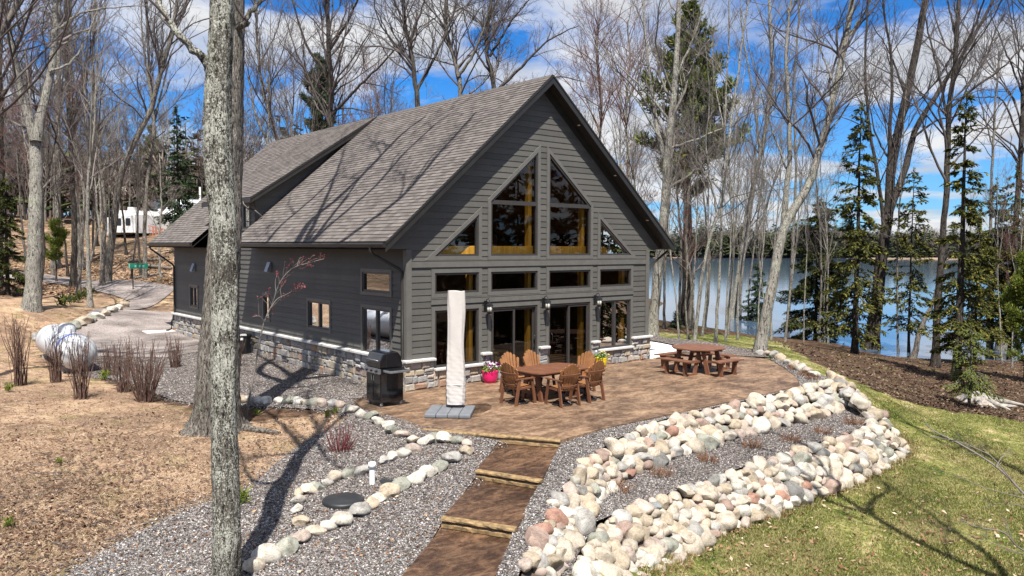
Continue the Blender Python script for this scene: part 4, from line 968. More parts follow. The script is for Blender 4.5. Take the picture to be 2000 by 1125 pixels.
edging(edge_lo, .28, .42, 'COLOUR stone bordering the gravel bed, {} up from the bottom of the frame', 'stones bordering the front gravel bed')
edging(edge_up, .24, .36, 'COLOUR stone in short row behind the white vent pipe, {} from the right', 'stones of the short inner row')
edging(edge_dr, .5, .85, 'COLOUR stone along the driveway edge behind the tank, {} from the left', 'stones along the driveway edge')
edging(edge_rt, .34, .5, 'COLOUR stone at the back edge of the patio gravel, {} from the left', 'stones at the back of the patio gravel', zfix=-.06)

# ------------------------------------------------------------------ things on the patio
MT['polywood'] = plain('brown_recycled_lumber', (0.15, 0.062, 0.032), 0.5, 0.16, 5, grain=(1, 1, 1), bmp=0.15, bscale=60)
MT['polywood_light'] = plain('tan_recycled_lumber', (0.27, 0.122, 0.048), 0.5, 0.16, 5, bmp=0.15, bscale=60)
MT['picnic'] = plain('red_stained_picnic_wood', (0.165, 0.072, 0.040), 0.55, 0.2, 5, bmp=0.2, bscale=40)
def make_chair():
    r = root('patio_chair', '', 'chair')
    # faces +y; seat height 0.45
    mb = MB()
    for i in range(6):
        x = 0; y = -.24+i*.085; mb.bbox((0, y+.02, .45-.012*(5-i)*.6), (.50, .078, .025), .006)
    mb.build('seat', MT['polywood_light'], r)
    mb = MB(); n = 7                                           # fan back of seven slats, rounded top
    for i in range(n):
        t = (i-(n-1)/2)/((n-1)/2); xb = t*.20; xt = t*.285; hh = .72-.13*t*t-.03*abs(t)
        curve = .05*t*t
        M = Matrix.Translation((0, -.25, .38)) @ Matrix.Rotation(R_(-16), 4, 'X').inverted().inverted()
        M = Matrix.Translation((0, -.24+curve, .38)) @ Matrix.Rotation(R_(15), 4, 'X')
        wb, wt = .027, .041
        pts = [(xb-wb, 0), (xb+wb, 0), (xt+wt, hh-(.02 if t > 0 else -.0)*1), (xt, hh+.012), (xt-wt, hh-(.02 if t < 0 else 0))]
        mb.prism(pts, 1, -.011, .011, 0, M)
    mb.build('backrest', MT['polywood_light'], r)
    mb = MB()
    for z, w in ((.12, .25), (.42, .31)):
        M = Matrix.Translation((0, -.24, .38)) @ Matrix.Rotation(R_(15), 4, 'X')
        pts = []
        for i in range(9):
            t = (i-4)/4; pts.append((t*w, -.035+.045*t*t, z))
        for i in range(8):
            a, b = pts[i], pts[i+1]; vs = [(a[0], a[1]-.016, z-.03), (b[0], b[1]-.016, z-.03), (b[0], b[1]-.016, z+.03), (a[0], a[1]-.016, z+.03), (a[0], a[1]+.012, z-.03), (b[0], b[1]+.012, z-.03), (b[0], b[1]+.012, z+.03), (a[0], a[1]+.012, z+.03)]
            mb.add([tuple(M @ Vector(v)) for v in vs], [(0, 1, 2, 3), (4, 7, 6, 5), (0, 4, 5, 1), (3, 2, 6, 7), (0, 3, 7, 4), (1, 5, 6, 2)])
    mb.build('back_brace', MT['polywood'], r)
    for sx_ in (-1, 1):
        mb = MB(); pts = [(sx_*.25, -.34), (sx_*.31, -.34), (sx_*.345, .26), (sx_*.31, .31), (sx_*.26, .30), (sx_*.25, .1)]
        mb.prism(pts, 2, .645, .672); mb.build('arm', MT['polywood'], r)
        for yb, yt in ((.32, .20), (-.34, -.22)):
            mb = MB(); mb.prism([(yb-.045, 0), (yb+.045, 0), (yt+.04, .645), (yt-.04, .645)], 0, sx_*.285-.016, sx_*.285+.016); mb.build('leg', MT['polywood'], r)
        mb = MB(); mb.prism([(-.27, .38), (.27, .40), (.27, .46), (-.27, .42)], 0, sx_*.262-.012, sx_*.262+.012); mb.build('side_rail', MT['polywood'], r)
    mb = MB()
    mb.tube([(.25*math.cos(a), .25*math.sin(a), .03) for a in np.linspace(0, 2*math.pi, 25)], .018, 6, cap=False)
    for a in (0.6, 2.2, 3.7, 5.3): mb.tube([(.25*math.cos(a), .25*math.sin(a), .03), (.06*math.cos(a), .06*math.sin(a), .14)], .014, 6)
    mb.lathe([(.0, .12), (.07, .12), (.07, .22), (.10, .34), (.0, .34)], n=12); mb.build('swivel_base', MT['black'], r)
    return r
ch0 = make_chair()
chairs = [(1.22, -3.10, -88, 'brown slatted armchair at the near left end of the patio table'),
          (1.92, -3.92, -6, 'brown slatted armchair in front of the patio table, nearer the umbrella'),
          (2.80, -3.88, 5, 'brown slatted armchair in front of the patio table, nearer the picnic table'),
          (2.0, -2.1, 176, 'brown slatted armchair between table and house, left of the two there'),
          (2.82, -2.1, 186, 'brown slatted armchair between table and house, right of the two there'),
          (3.46, -2.92, 92, 'brown slatted armchair at the far right end of the patio table')]
for i, (x, y, a, lb) in enumerate(chairs):
    o = ch0 if i == 0 else copy_tree(ch0); o.location = (x, y, .002); o.scale = (.96, .96, .96); o.rotation_euler = (0, 0, R_(a)); o['label'] = lb; o['group'] = 'armchairs around the patio table'
t = root('patio_table', 'brown slatted rectangular dining table with clipped corners on the patio', 'table', (2.36, -3.02, .002))
mb = MB()
for i in range(8):
    y0 = -.6+i*.15; y1 = y0+.143; cx = lambda y: .93-max(0, abs(y)-.38)*.9
    mb.prism([(-cx(y0), y0), (cx(y0), y0), (cx(y1), y1), (-cx(y1), y1)], 2, .715, .742)
mb.build('tabletop', MT['polywood'], t)
mb = MB(); mb.box(-.80, .80, -.45, -.42, .64, .714); mb.box(-.80, .80, .42, .45, .64, .714); mb.box(-.80, -.77, -.42, .42, .64, .714); mb.box(.77, .80, -.42, .42, .64, .714); mb.build('apron', MT['polywood'], t)
for x in (-.62, .62):
    mb = MB(); mb.prism([(-.36, 0), (-.22, 0), (.0, .28), (.22, 0), (.36, 0), (.30, .10), (.12, .64), (-.12, .64), (-.30, .10)], 0, x-.04, x+.04) if False else None
    for s in (-1, 1):
        mb.prism([(s*.40, 0), (s*.28, 0), (s*.10, .64), (s*.24, .64)], 0, x-.03, x+.03)
    mb.box(x-.031, x+.031, -.3, .3, .14, .22); mb.build('trestle', MT['polywood'], t)
mb = MB(); mb.box(-.59, .59, -.03, .03, .15, .21); mb.build('stretcher', MT['polywood'], t)

# octagonal picnic table
t = root('picnic_table', 'reddish octagonal picnic table with attached benches on the far side of the patio', 'picnic table', (8.75, -2.8, .002))
oc = lambda r, k: (r*math.cos(R_(22.5+45*k)), r*math.sin(R_(22.5+45*k)))
mb = MB()
for i in range(9):
    y0 = -.76+i*.1689; y1 = y0+.160; ap = .78; cx = lambda y: min(ap, ap-(abs(y)-ap*.4142)) if abs(y) > ap*.4142 else ap
    mb.prism([(-cx(y0), y0), (cx(y0), y0), (cx(y1), y1), (-cx(y1), y1)], 2, .725, .758)
mb.build('tabletop', MT['picnic'], t)
mb = MB()
for k in range(4):
    M = Matrix.Rotation(k*math.pi/2, 4, 'Z'); mb.box(-.66, .66, .30-.02, .30+.02, .65, .724, 0, M)
mb.build('apron', MT['picnic'], t)
for k in range(4):
    M = Matrix.Rotation(k*math.pi/2, 4, 'Z'); mb = MB()
    for a, b, c, d in ((.90, 1.05, .50, .56), (1.06, 1.22, .57, .64)): mb.prism([(a, -c), (b, -d), (b, d), (a, c)], 2, .425, .458, 0, M)
    mb.build('bench', MT['picnic'], t)
    for s in (-1, 1):
        m2 = MB(); y = s*.34
        m2.prism([(.98, 0), (1.14, 0), (1.17, .424), (1.02, .424)], 1, y-.022, y+.022, 0, M)
        m2.prism([(.55, 0), (.70, 0), (.50, .66), (.38, .66)], 1, y-.022, y+.022, 0, M); m2.prism([(.36, .36), (1.18, .36), (1.18, .424), (.36, .424)], 1, y+.0225, y+.06, 0, M); m2.prism([(.55, .0), (1.15, .0), (1.15, .05), (.55, .05)], 1, y+.0225, y+.06, 0, M)
        m2.build('leg', MT['picnic'], t)

# covered parasol
MT['canvas'] = plain('cream_canvas_cover', (0.52, 0.485, 0.455), 0.85, 0.05, 2.5, bmp=0.4, bscale=9)
MT['baseplastic'] = plain('grey_plastic_ballast', (0.155, 0.165, 0.18), 0.55, 0.12, 6, bmp=0.2, bscale=50)
t = root('parasol', 'closed parasol under a tall cream cover standing on a grey weighted base', 'parasol', (-.80, -3.08, .002), R_(-43.6))
for i in range(4):
    mb = MB(); mb.bbox((-.39+i*.26, 0, .048), (.256, 1.06, .094), .028); mb.build('base_weight', MT['baseplastic'], t)
mb = MB(); mb.bbox((.075, .31, .125), (.30, .22, .055), .012); mb.tube([(.075, .31, .1), (.075, .31, .3)], .05, 12); mb.build('mast', MT['black'], t)
rg = random.Random(4); mb = MB(); n = 56; K = 110; vs = []
for k in range(K+1):
    f = k/K; z = .165+2.63*f; w = .21-.018*f+.012*math.sin(f*9); dpt = .125+.01*math.sin(f*6+1)
    if f > .975: w *= 1-.02*(f-.975)/.025; 
    for j in range(n):
        a = 2*math.pi*j/n; ca, sa = math.cos(a), math.sin(a)
        e = 2/3.2; x = w*math.copysign(abs(ca)**e, ca); y = dpt*math.copysign(abs(sa)**e, sa)
        wr = .006*math.sin(z*38+3*x*14+math.sin(a*2)*2)*max(0, 1-f*1.6)+.012*math.sin(a*3+z*3.1)+.004*math.sin(z*71+a*2)*max(0, 1-f*1.8)+.010*math.sin(a*7+z*1.3+math.sin(z*5))
        zz = z+(.05*(x/.2)*1.0 if f > .96 else 0)*(-1 if x < 0 else .3)*(f-.96)/.04*.0
        if k == K: zz = z-.035*max(0, (x+.02)/.2)+.03*max(0, (x-.08)/.1)
        vs.append((.075+x*(1+wr*3)+.02*f, .31+y*(1+wr*4), zz))
fs = [(k*n+j, k*n+(j+1) % n, (k+1)*n+(j+1) % n, (k+1)*n+j) for k in range(K) for j in range(n)]
mb.add(vs, fs, 0, True)
tp = vs[-n:]; cpt = tuple(sum(p[i] for p in tp)/n for i in range(2))+(sum(p[2] for p in tp)/n-.02,); mb.add(tp+[cpt], [(j, (j+1) % n, n) for j in range(n)], 0, True)
cv = mb.build('cover', MT['canvas'], t)
mb = MB(); mb.tube([(.075-.205, .31-.075, .17), (.075-.205, .31-.075, .9), (.075-.199, .31-.075, 1.45)], [.011, .010, .004], 6); mb.build('zip', MT['black'], cv)
for zz_ in (.62,):
    mb = MB(); pts_ = [(.075+.02*(zz_-.165)/2.63+(.222-.018*zz_/2.8)*math.copysign(abs(math.cos(a))**.625, math.cos(a)), .31+.137*math.copysign(abs(math.sin(a))**.625, math.sin(a)), zz_+.006*math.sin(a*3)) for a in np.linspace(0, 2*math.pi, 40)]
    mb.tube(pts_, .0085, 5, cap=False); mb.build('strap', MT['canvas'], cv)

# gas grill
t = root('gas_grill', 'black gas grill with closed lid beside the house corner', 'grill', (-1.38, -1.18, .002))
mb = MB(); mb.bbox((0, 0, .46), (.62, .66, .72), .02); mb.build('cart', MT['blackglow'], t)
mb = MB()
for y in (-.165, .165): mb.bbox((-.318, y, .46), (.02, .31, .66), .008)
dr = mb.build('cart_door', MT['blackglow'], t)
mb = MB(); mb.tube([(-.345, -.05, .62), (-.345, -.05, .74)], .008, 6); mb.tube([(-.345, .05, .62), (-.345, .05, .74)], .008, 6); mb.build('handle', MT['steel'], dr)
mb = MB(); mb.bbox((0, 0, .86), (.66, .72, .09), .015); mb.build('firebox', MT['black'], t)
mb = MB(); mb.prism([(-.37, .80), (-.33, .80), (-.33, .92), (-.36, .92)], 1, -.36, .36)
cp_ = mb.build('control_panel', MT['steel'], t)
for y in (-.22, 0, .22):
    mb = MB(); M = Matrix.Translation((-.372, y, .86)) @ Matrix.Rotation(R_(90), 4, 'Y'); mb.lathe([(0, -.03), (.026, -.03), (.03, 0), (0, 0)], n=12, M=M); mb.build('knob', MT['black'], cp_)
mb = MB(); pf = [(-.32, .91), (-.335, 1.08), (-.24, 1.27), (-.10, 1.30), (.14, 1.30), (.24, 1.20), (.31, .91)]
bm = bmesh.new(); fvs = [[bm.verts.new((x, y, z)) for x, z in pf] for y in (-.34, .34)]
bm.faces.new(fvs[0]); bm.faces.new(fvs[1][::-1])
for i in range(len(pf)): j = (i+1) % len(pf); bm.faces.new([fvs[0][i], fvs[1][i], fvs[1][j], fvs[0][j]])
bmesh.ops.recalc_face_normals(bm, faces=bm.faces[:]); bmesh.ops.bevel(bm, geom=bm.edges[:], offset=.025, segments=3, affect='EDGES')
mb.frombm(bm, 0, None, False); ld = mb.build('lid', MT['blackglow'], t)
mb = MB(); mb.tube([(-.34, -.26, 1.10), (-.385, -.26, 1.12), (-.385, .26, 1.12), (-.34, .26, 1.10)], .014, 8); mb.build('handle', MT['steel'], ld)
mb = MB(); mb.bbox((0, -.53, .885), (.52, .30, .035), .012); sh = mb.build('side_shelf', MT['black'], t)
mb = MB(); mb.bbox((0, -.69, .875), (.56, .03, .055), .01); mb.bbox((-.275, -.53, .875), (.03, .29, .055), .01); mb.build('shelf_edge', MT['steel'], sh)
for x in (-.27, .27):
    for y in (-.28, .28):
        mb = MB(); M = Matrix.Translation((x, y, .045)) @ Matrix.Rotation(R_(90), 4, 'X'); mb.lathe([(0, -.015), (.038, -.015), (.042, 0), (.038, .015), (0, .015)], n=14, M=M); mb.box(x-.02, x+.02, y-.02, y+.02, .06, .11); mb.build('caster', MT['steel'], t)

# flower pots
def pot(name, label, loc, r, hgt, mat, flowers, seed, facets=24):
    t = root(name, label, 'flower pot', loc); mb = MB()
    mb.lathe([(0, 0), (r*.72, 0), (r*.86, hgt*.25), (r*.99, hgt*.65), (r*.97, hgt*.92), (r*1.02, hgt), (r*.94, hgt), (r*.9, hgt*.9), (0, hgt*.88)], n=facets); mb.build('pot', mat, t)
    rg = random.Random(seed)
    gm = MB()
    for i in range(150):
        a = rg.uniform(0, 6.28); rr = r*rg.uniform(.1, 1.25); z = hgt*.95+rg.uniform(0, r*.9)*(1.15-rr/r*.5); p = Vector((rr*math.cos(a), rr*math.sin(a), z)); s = rg.uniform(.03, .055)
        d = Vector((rg.uniform(-1, 1), rg.uniform(-1, 1), rg.uniform(-.2, .9))).normalized(); e = d.orthogonal().normalized(); e.rotate(Matrix.Rotation(rg.uniform(0, 6.28), 3, d))
        gm.add([p-d*s, p+e*s*.45, p+d*s, p-e*s*.45], [(0, 1, 2, 3)])
    gm.build('leaves', MT['potleaf'], t)
    for cm, n, bias in flowers:
        fm = MB()
        for i in range(n):
            a = rg.uniform(0, 6.28); rr = r*rg.uniform(.0, 1.1); p = Vector((rr*math.cos(a)*.9+bias[0]*r, rr*math.sin(a)*.9+bias[1]*r, hgt+rg.uniform(.3, 1.0)*r)); nrm = Vector((rg.uniform(-.6, .6), rg.uniform(-.9, .2), 1)).normalized(); e1_ = nrm.orthogonal().normalized(); e2_ = nrm.cross(e1_)
            s = rg.uniform(.022, .04)
            for k in range(5):
                an = k*1.2566; d = e1_*math.cos(an)+e2_*math.sin(an); w = nrm.cross(d)
                fm.add([p, p+d*s*.6+w*s*.45, p+d*s+nrm*.006, p+d*s*.6-w*s*.45], [(0, 1, 2, 3)])
        fm.build('blossoms', cm, t)
MT['potleaf'] = islandmat('pot_plant_leaves', [(0, (.06,.13,.02)), (.6, (.13,.22,.04)), (1, (.25,.33,.07))], .6, .3, .2)
MT['pinkpot'] = plain('glossy_magenta_pot', (.62,.012,.13), .3, .08, 3); MT['yellowpot'] = plain('glossy_yellow_pot', (.68,.50,.015), .3, .08, 3); MT['greypot'] = plain('galvanised_pot', (.42,.44,.46), .4, .12, 8, metal=.4)
MT['magenta'] = islandmat('magenta_petals', [(0, (.38,.02,.28)), (1, (.62,.08,.50))], .6, .2, .3); MT['whitefl'] = islandmat('white_petals', [(0, (.6,.58,.66)), (1, (.8,.8,.8))], .6, .2, .3); MT['yellowfl'] = islandmat('yellow_petals', [(0, (.75,.50,.05)), (1, (.85,.70,.2))], .6, .2, .3)
p = at_z(957, 747, 0); pot('flower_pot', 'bright pink pot of purple and white flowers by the sliding door', (p[0], p[1], .002), .235, .33, MT['pinkpot'], [(MT['magenta'], 26, (.5, .2)), (MT['whitefl'], 22, (.1, -.2))], 3)
p = at_z(975, 742, 0); pot('flower_pot', 'small grey metal pot of white flowers right of the pink pot', (p[0]+.05, p[1]+.05, .002), .14, .27, MT['greypot'], [(MT['magenta'], 12, (.0, .2)), (MT['whitefl'], 10, (0, 0))], 5)
p = at_z(1174, 717, 0); pot('flower_pot', 'round yellow pot of pale flowers by the right hand window', (p[0], p[1], .002), .19, .31, MT['yellowpot'], [(MT['yellowfl'], 8, (.3, -.2)), (MT['whitefl'], 16, (0, 0))], 6, 12)

# lanterns on the front wall
def lantern(x, z, lb):
    t = root('wall_lantern', lb, 'wall lamp', (x, -.036, z), 0, 'black lanterns on the front wall'); mb = MB()
    mb.bbox((0, -.008, .0), (.11, .016, .24), .006); mb.tube([(0, -.016, .06), (0, -.07, .16), (0, -.15, .19), (0, -.20, .14), (0, -.20, .08)], .012, 6); mb.tube([(0, -.016, -.02), (0, -.06, .05), (0, -.1, .12)], .008, 6); mb.build('bracket', MT['black'], t)
    mb = MB(); mb.lathe([(0, .10), (.025, .095), (.04, .06), (.105, .02), (.11, .0), (.0, .0)], (0, -.20, 0), 8, sm=False); mb.lathe([(.07, -.20), (.08, -.19), (.05, -.235), (0, -.25)], (0, -.20, 0), 8, sm=False)
    for k in range(4):
        a = math.pi/4+k*math.pi/2; mb.tube([(.085*math.cos(a), -.20+.085*math.sin(a), 0), (.075*math.cos(a), -.20+.075*math.sin(a), -.2)], .008, 5)
    mb.build('cage', MT['black'], t)
    mb = MB(); mb.lathe([(0, -.005), (.078, -.005), (.076, -.10), (.068, -.19), (0, -.195)], (0, -.20, 0), 12); mb.build('lamp_glass', MT['lampglass'], t)
lantern(2.585, 2.16, 'black wall lantern left of the left sliding door'); lantern(HW/2, 2.16, 'black wall lantern between the two sliding doors'); lantern(HW-2.585, 2.16, 'black wall lantern right of the right sliding door')
for (u, v, lb) in ((381.6,522,'small grey wedge sconce on the left wall, farther from the front corner'), (529.4,521,'small grey wedge sconce on the left wall, between trunk and sapling')):
    d = fw+RT*((u-1000)/FPX)+UP*((562.5-v)/FPX); q = CAM+d*((0-CAM[0])/d[0]); t = root('wall_sconce', lb, 'wall lamp', (-.036, q[1], q[2]), 0, 'wedge sconces on the left wall')
    mb = MB(); mb.prism([(0, .16), (0, -.16), (-.17, -.16), (-.05, .16)], 1, -.13, .13); mb.build('sconce_shade', MT['steel'], t); mb = MB(); mb.box(-.14, -.03, -.1, .1, -.175, -.161); mb.build('lamp_glass', MT['lampglass'], t)

# pipe, lids, bin
p = G(727, 947); t = root('vent_pipe', 'white capped plastic vent pipe standing in the gravel', 'vent pipe', tuple(p))
MT['pvc'] = plain('white_pvc', (.78,.78,.76), .4, .04, 5)
mb = MB(); mb.lathe([(.052, -.05), (.052, .34)], n=18); mb.build('pipe', MT['pvc'], t); mb = MB(); mb.lathe([(.0, .40), (.05, .40), (.068, .388), (.068, .30), (.053, .30)], n=18); mb.build('cap', MT['pvc'], t)
MT['lid'] = plain('black_plastic_lid', (.018,.019,.021), .5, .25, 4, bmp=.15)
p = G(671, 980); mb = MB(); mb.lathe([(0, .085), (.10, .085), (.12, .078), (.28, .072), (.30, .06), (.335, .055), (.35, .03), (.345, -.03)], n=36); mb.build('septic_lid', MT['lid'], None, label='large round black septic lid lying in the gravel', cat='lid', loc=tuple(p))
p = G(768, 938); mb = MB(); mb.lathe([(0, .022), (.22, .02), (.245, .0), (.24, -.03)], n=30); mb.build('septic_lid', MT['lid'], None, label='low dark round lid half buried behind the white vent pipe', cat='lid', loc=tuple(p))
p = G(487, 690); p[0] = min(p[0], -.45); t = root('trash_bin', 'black plastic bin with white tag against the stone base', 'bin', tuple(p))
mb = MB(); mb.lathe([(0, 0), (.24, 0), (.27, .6), (.285, .62), (.285, .66)], n=8, sm=False); mb.build('bin_body', MT['black'], t); mb = MB(); mb.lathe([(.30, .64), (.30, .68), (.25, .74), (0, .77)], n=8, sm=False); mb.build('lid', MT['black'], t)
mb = MB(); mb.prism([(-.08, .52), (.06, .52), (.06, .6), (-.08, .6)], 1, -.268, -.262, 0, Matrix.Rotation(R_(-38), 4, 'Z')); mb.build('tag', MT['pvc'], t)
# log rocking chair inside, behind the left sliding door
MT['log'] = plain('peeled_yellow_log', (.50,.37,.14), .55, .2, 5)
t = root('log_chair', 'pale peeled log armchair inside behind the left sliding door', 'chair', (3.5, .80, .03), R_(205))
mb = MB()
for s in (-.3, .3):
    mb.tube([(s, .28, 0), (s, .28, .62)], .045, 8); mb.tube([(s, -.28, 0), (s, -.28, .45), (s*.9, -.40, 1.05)], .045, 8); mb.tube([(s, .30, .28), (s, -.3, .24)], .035, 8)
mb.tube([(-.33, .28, .36), (.33, .28, .36)], .04, 8); mb.tube([(-.33, -.28, .34), (.33, -.28, .34)], .04, 8); mb.tube([(-.3, -.40, 1.02), (.3, -.40, 1.02)], .04, 8)
for s in (-.3, .3): mb.tube([(s, .06, .05), (s, .24, .34)], .03, 8)
mb.build('log_frame', MT['log'], t)
mb = MB()
for s in (-.32, .32): mb.tube([(s, .36, .64), (s, -.34, .62)], .05, 8)
mb.build('arm', MT['log'], t); mb = MB(); mb.bbox((0, 0, .42), (.56, .54, .12), .04); M = Matrix.Translation((0, -.27, .72)) @ Matrix.Rotation(R_(12), 4, 'X'); mb.bbox((0, 0, 0), (.54, .12, .56), .04, 0, M); mb.build('cushion', plain('sage_cushion', (.25,.27,.2), .9, .1, 5), t)

# ------------------------------------------------------------------ propane tank
A = cg(-12.95, 23.7); B = cg(-16.0, 27.5); dv = B-A; ln = np.linalg.norm(dv); rz = math.atan2(dv[1], dv[0])
MT['tank'] = plain('white_tank_paint', (.54,.56,.58), .4, .04, 2); MT['blue'] = plain('blue_vinyl_band', (.06,.11,.40), .4, .1, 5)
zt = float(H(*(A+B)/2)); t = root('propane_tank', 'large white horizontal propane tank with blue band lying beside the driveway', 'propane tank', (A[0], A[1], zt-.06), rz)
MX = Matrix.Rotation(R_(90), 4, 'Y'); r = .53; mb = MB()
pf = [(0, -.06)]+[(r*math.sin(a), -.06+.40*(1-math.cos(a))) for a in np.linspace(.12, math.pi/2, 9)]
pf2 = pf+[(r, .4+(ln-.8)*k/6) for k in range(7)]+[(rr, ln+.06-zz-.06) for rr, zz in pf[::-1]]
M = Matrix.Translation((0, 0, r+.10)) @ MX; mb.lathe(pf2, n=40, M=M); mb.build('tank_body', MT['tank'], t)
mb = MB(); mb.lathe([(r+.006, .66), (r+.006, .90)], n=40, M=M); mb.build('blue_band', MT['blue'], t)
for zz_ in (.34, ln*.5, ln-.34):
    mb = MB(); mb.lathe([(r-.002, zz_-.012), (r+.006, zz_), (r-.002, zz_+.012)], n=40, M=M); mb.build('weld_seam', MT['steel'], t)
mb = MB(); mb.lathe([(.27, 0), (.27, .12), (.24, .24), (.14, .31), (0, .33)], (ln*.42, 0, 2*r+.02), 24); mb.build('valve_dome', MT['tank'], t)
for x in (.8, ln-.9):
    mb = MB(); mb.box(x-.12, x+.12, -.42, .42, -.06, .2); mb.build('cradle', plain('grey_block', (.34,.33,.32), .9, .1, 6), t)
for x in (1.0, ln-1.1):
    mb = MB(); mb.tube([(x, -.05, 2*r+.1), (x, -.05, 2*r+.16), (x, .05, 2*r+.16), (x, .05, 2*r+.1)], .015, 6); mb.build('lifting_lug', MT['tank'], t)

# number sign, camper, neighbour's buildings
p = G(260, 566); D_ = to_cg(p[0], p[1])[1]; hs = (566-517)/FPX*D_; t = root('number_sign', 'small green address sign on dark post beside the driveway', 'sign', tuple(p), -YAW)
MT['signgreen'] = plain('green_sign', (.008,.13,.085), .4, .1, 4); ws = 38/FPX*D_
mb = MB(); mb.box(-.03, .03, -.02, .02, -.1, hs); mb.build('post', MT['black'], t)
mb = MB(); mb.bbox((ws*.3, -.035, hs-.08), (ws, .012, .36), .004); s_ = mb.build('sign_plate', MT['signgreen'], t)
mb = MB(); mb.box(-ws*.19, -ws*.12, -.0475, -.0425, hs-.24, hs+.08)
for k in range(3):
    x = ws*(.12+.2*k); mb.box(x, x+ws*.09, -.0475, -.0425, hs-.17, hs-.02)
mb.build('sign_marks', plain('faded_sign_paint', (.16,.36,.28), .5, .2, 9), s_)
def facing(u, D, z, name, label, cat, rzo=0.0):
    q = cg((u-1000)/FPX*D, D); return root(name, label, cat, (q[0], q[1], z), -YAW+rzo)
zc_ = lambda v, D: CAM[2]+(482-v)/FPX*D
t = facing(247, 92, zc_(466, 92), 'camper_trailer', 'white camper trailer parked among the trees behind the driveway', 'camper', R_(-14))
MT['camper'] = plain('white_fibreglass', (.78,.78,.76), .4, .04, 1); MT['dkgl'] = plain('dark_tinted_glass', (.015,.016,.018), .15, .1, 3); MT['whiteroof'] = plain('white_metal_roof', (.66,.68,.71), .4, .05, .6)
mb = MB(); mb.prism([(-1.25, .5), (1.25, .5), (1.25, 2.6), (1.05, 3.1), (-1.05, 3.1), (-1.25, 2.6)], 1, 0, 6.5)
M = Matrix.Identity(4); mb.build('body', MT['camper'], t)
mb = MB(); mb.prism([(-1.2, .55), (1.2, .55), (1.1, 2.5), (-1.1, 2.5)], 1, -.35, -.003); nose = mb.build('nose', MT['camper'], t)
for x in (-.62, .62):
    mb = MB(); mb.bbox((x, -.36, 1.75), (.62, .03, .85), .05); mb.build('window', MT['dkgl'], t)
mb = MB(); mb.box(-.35, .35, .8, 1.6, 3.1, 3.5); mb.build('roof_unit', MT['camper'], t)
for x in (-1.1, 1.1):
    for y in (3.0, 4.0):
        mb = MB(); M = Matrix.Translation((x, y, .38)) @ Matrix.Rotation(R_(90), 4, 'Y'); mb.lathe([(0, -.12), (.38, -.12), (.38, .12), (0, .12)], n=16, M=M); mb.build('wheel', MT['black'], t)
mb = MB(); mb.box(-2.6, -1.26, -.2, 3.2, .3, 2.3); mb.build('tarp_side', plain('grey_tarp', (.5,.5,.48), .8, .1, 2), t)
t = facing(352, 100, zc_(470, 100), 'cabin', 'green walled cabin with white metal roof behind the far trees', 'cabin', R_(10))
zr_ = (470-425)/FPX*100
mb = MB(); mb.box(-3.0, 6, 0, 8, -1.5, zr_); mb.build('wall', plain('sea_green_siding', (.16,.30,.25), .7, .1, 2), t)
mb = MB(); mb.box(-2.2, 5, -.05, -.003, 1.45, zr_-.1); mb.build('porch_shade_panel', MT['soffit'], t)  # solid dark slab on the wall, stands in for shade inside the porch
mb = MB(); mb.prism([(-.5, zr_), (4, zr_+2.3), (8.5, zr_), (8.5, zr_-.15), (-.5, zr_-.15)], 0, -3.8, 7); mb.build('roof', MT['whiteroof'], t)
for x in (1.9, 5.3):
    mb = MB(); mb.tube([(x, 3, zr_+1.6), (x, 3, zr_+3.9)], .13, 8); mb.build('flue_pipe', MT['pvc'], t)
t = facing(300, 94, zc_(468, 94), 'wooden_stair', 'reddish wooden stair with railing beside the green cabin', 'stair', R_(5)); MT['redwood'] = plain('reddish_stained_wood', (.36,.13,.08), .7, .15, 4)
for s in (0, 1.0):
    mb = MB()
    for x in (-1, 0, 1): mb.box(x-.06, x+.06, s-.06, s+.06, -.6, 1.7-.3*(x+1))
    mb.prism([(-1.06, 1.72), (1.06, 1.12), (1.06, 1.0), (-1.06, 1.6)], 1, s-.085, s-.062); mb.prism([(-1.06, 1.22), (1.06, .62), (1.06, .5), (-1.06, 1.1)], 1, s-.085, s-.062); mb.build('railing', MT['redwood'], t)
mb = MB()
for k in range(5): mb.box(-1+k*.42, -.6+k*.42, .07, .93, .62-k*.22, .68-k*.22)
mb.build('tread', MT['redwood'], t)
t = facing(402, 125, zc_(400, 125), 'dark_shed', 'dark roofed shed behind the white roofed cabin', 'shed', R_(10)); mb = MB(); mb.box(-3, 5, 0, 6, -7, 0); mb.build('wall', MT['soffit'], t); mb = MB(); mb.prism([(-.5, 0), (3, 1.6), (6.5, 0)], 0, -3.5, 5.5); mb.build('roof', plain('dark_green_roof', (.03,.045,.045), .6, .1, 1), t)
p = G(326, 503) if False else None
q = cg((325-1000)/FPX*66, 66); zz = float(H(*q)); mb = MB()
rg = random.Random(3); vs = [(i*.35-.7+rg.uniform(-.05, .05), j*.3-.45+rg.uniform(-.05, .05), .3+.14*math.sin(i*1.2)*math.cos(j)+rg.uniform(-.03, .03)) for j in range(4) for i in range(5)]
mb.add(vs, [(j*5+i, j*5+i+1, (j+1)*5+i+1, (j+1)*5+i) for j in range(3) for i in range(4)], 0, True)
edge_i = [0, 1, 2, 3, 4, 9, 14, 19, 18, 17, 16, 15, 10, 5]
for a, b in zip(edge_i, edge_i[1:]+edge_i[:1]): mb.quad(vs[a], vs[b], (vs[b][0]*1.05, vs[b][1]*1.05, -.05), (vs[a][0]*1.05, vs[a][1]*1.05, -.05))
o = mb.build('tarp', plain('pale_blue_tarp', (.22,.42,.52), .6, .12, 3), None, label='pale blue tarp over a low pile among the trees', cat='tarp', loc=(q[0], q[1], zz)); o.scale = (1.2, 1.2, 1.2)
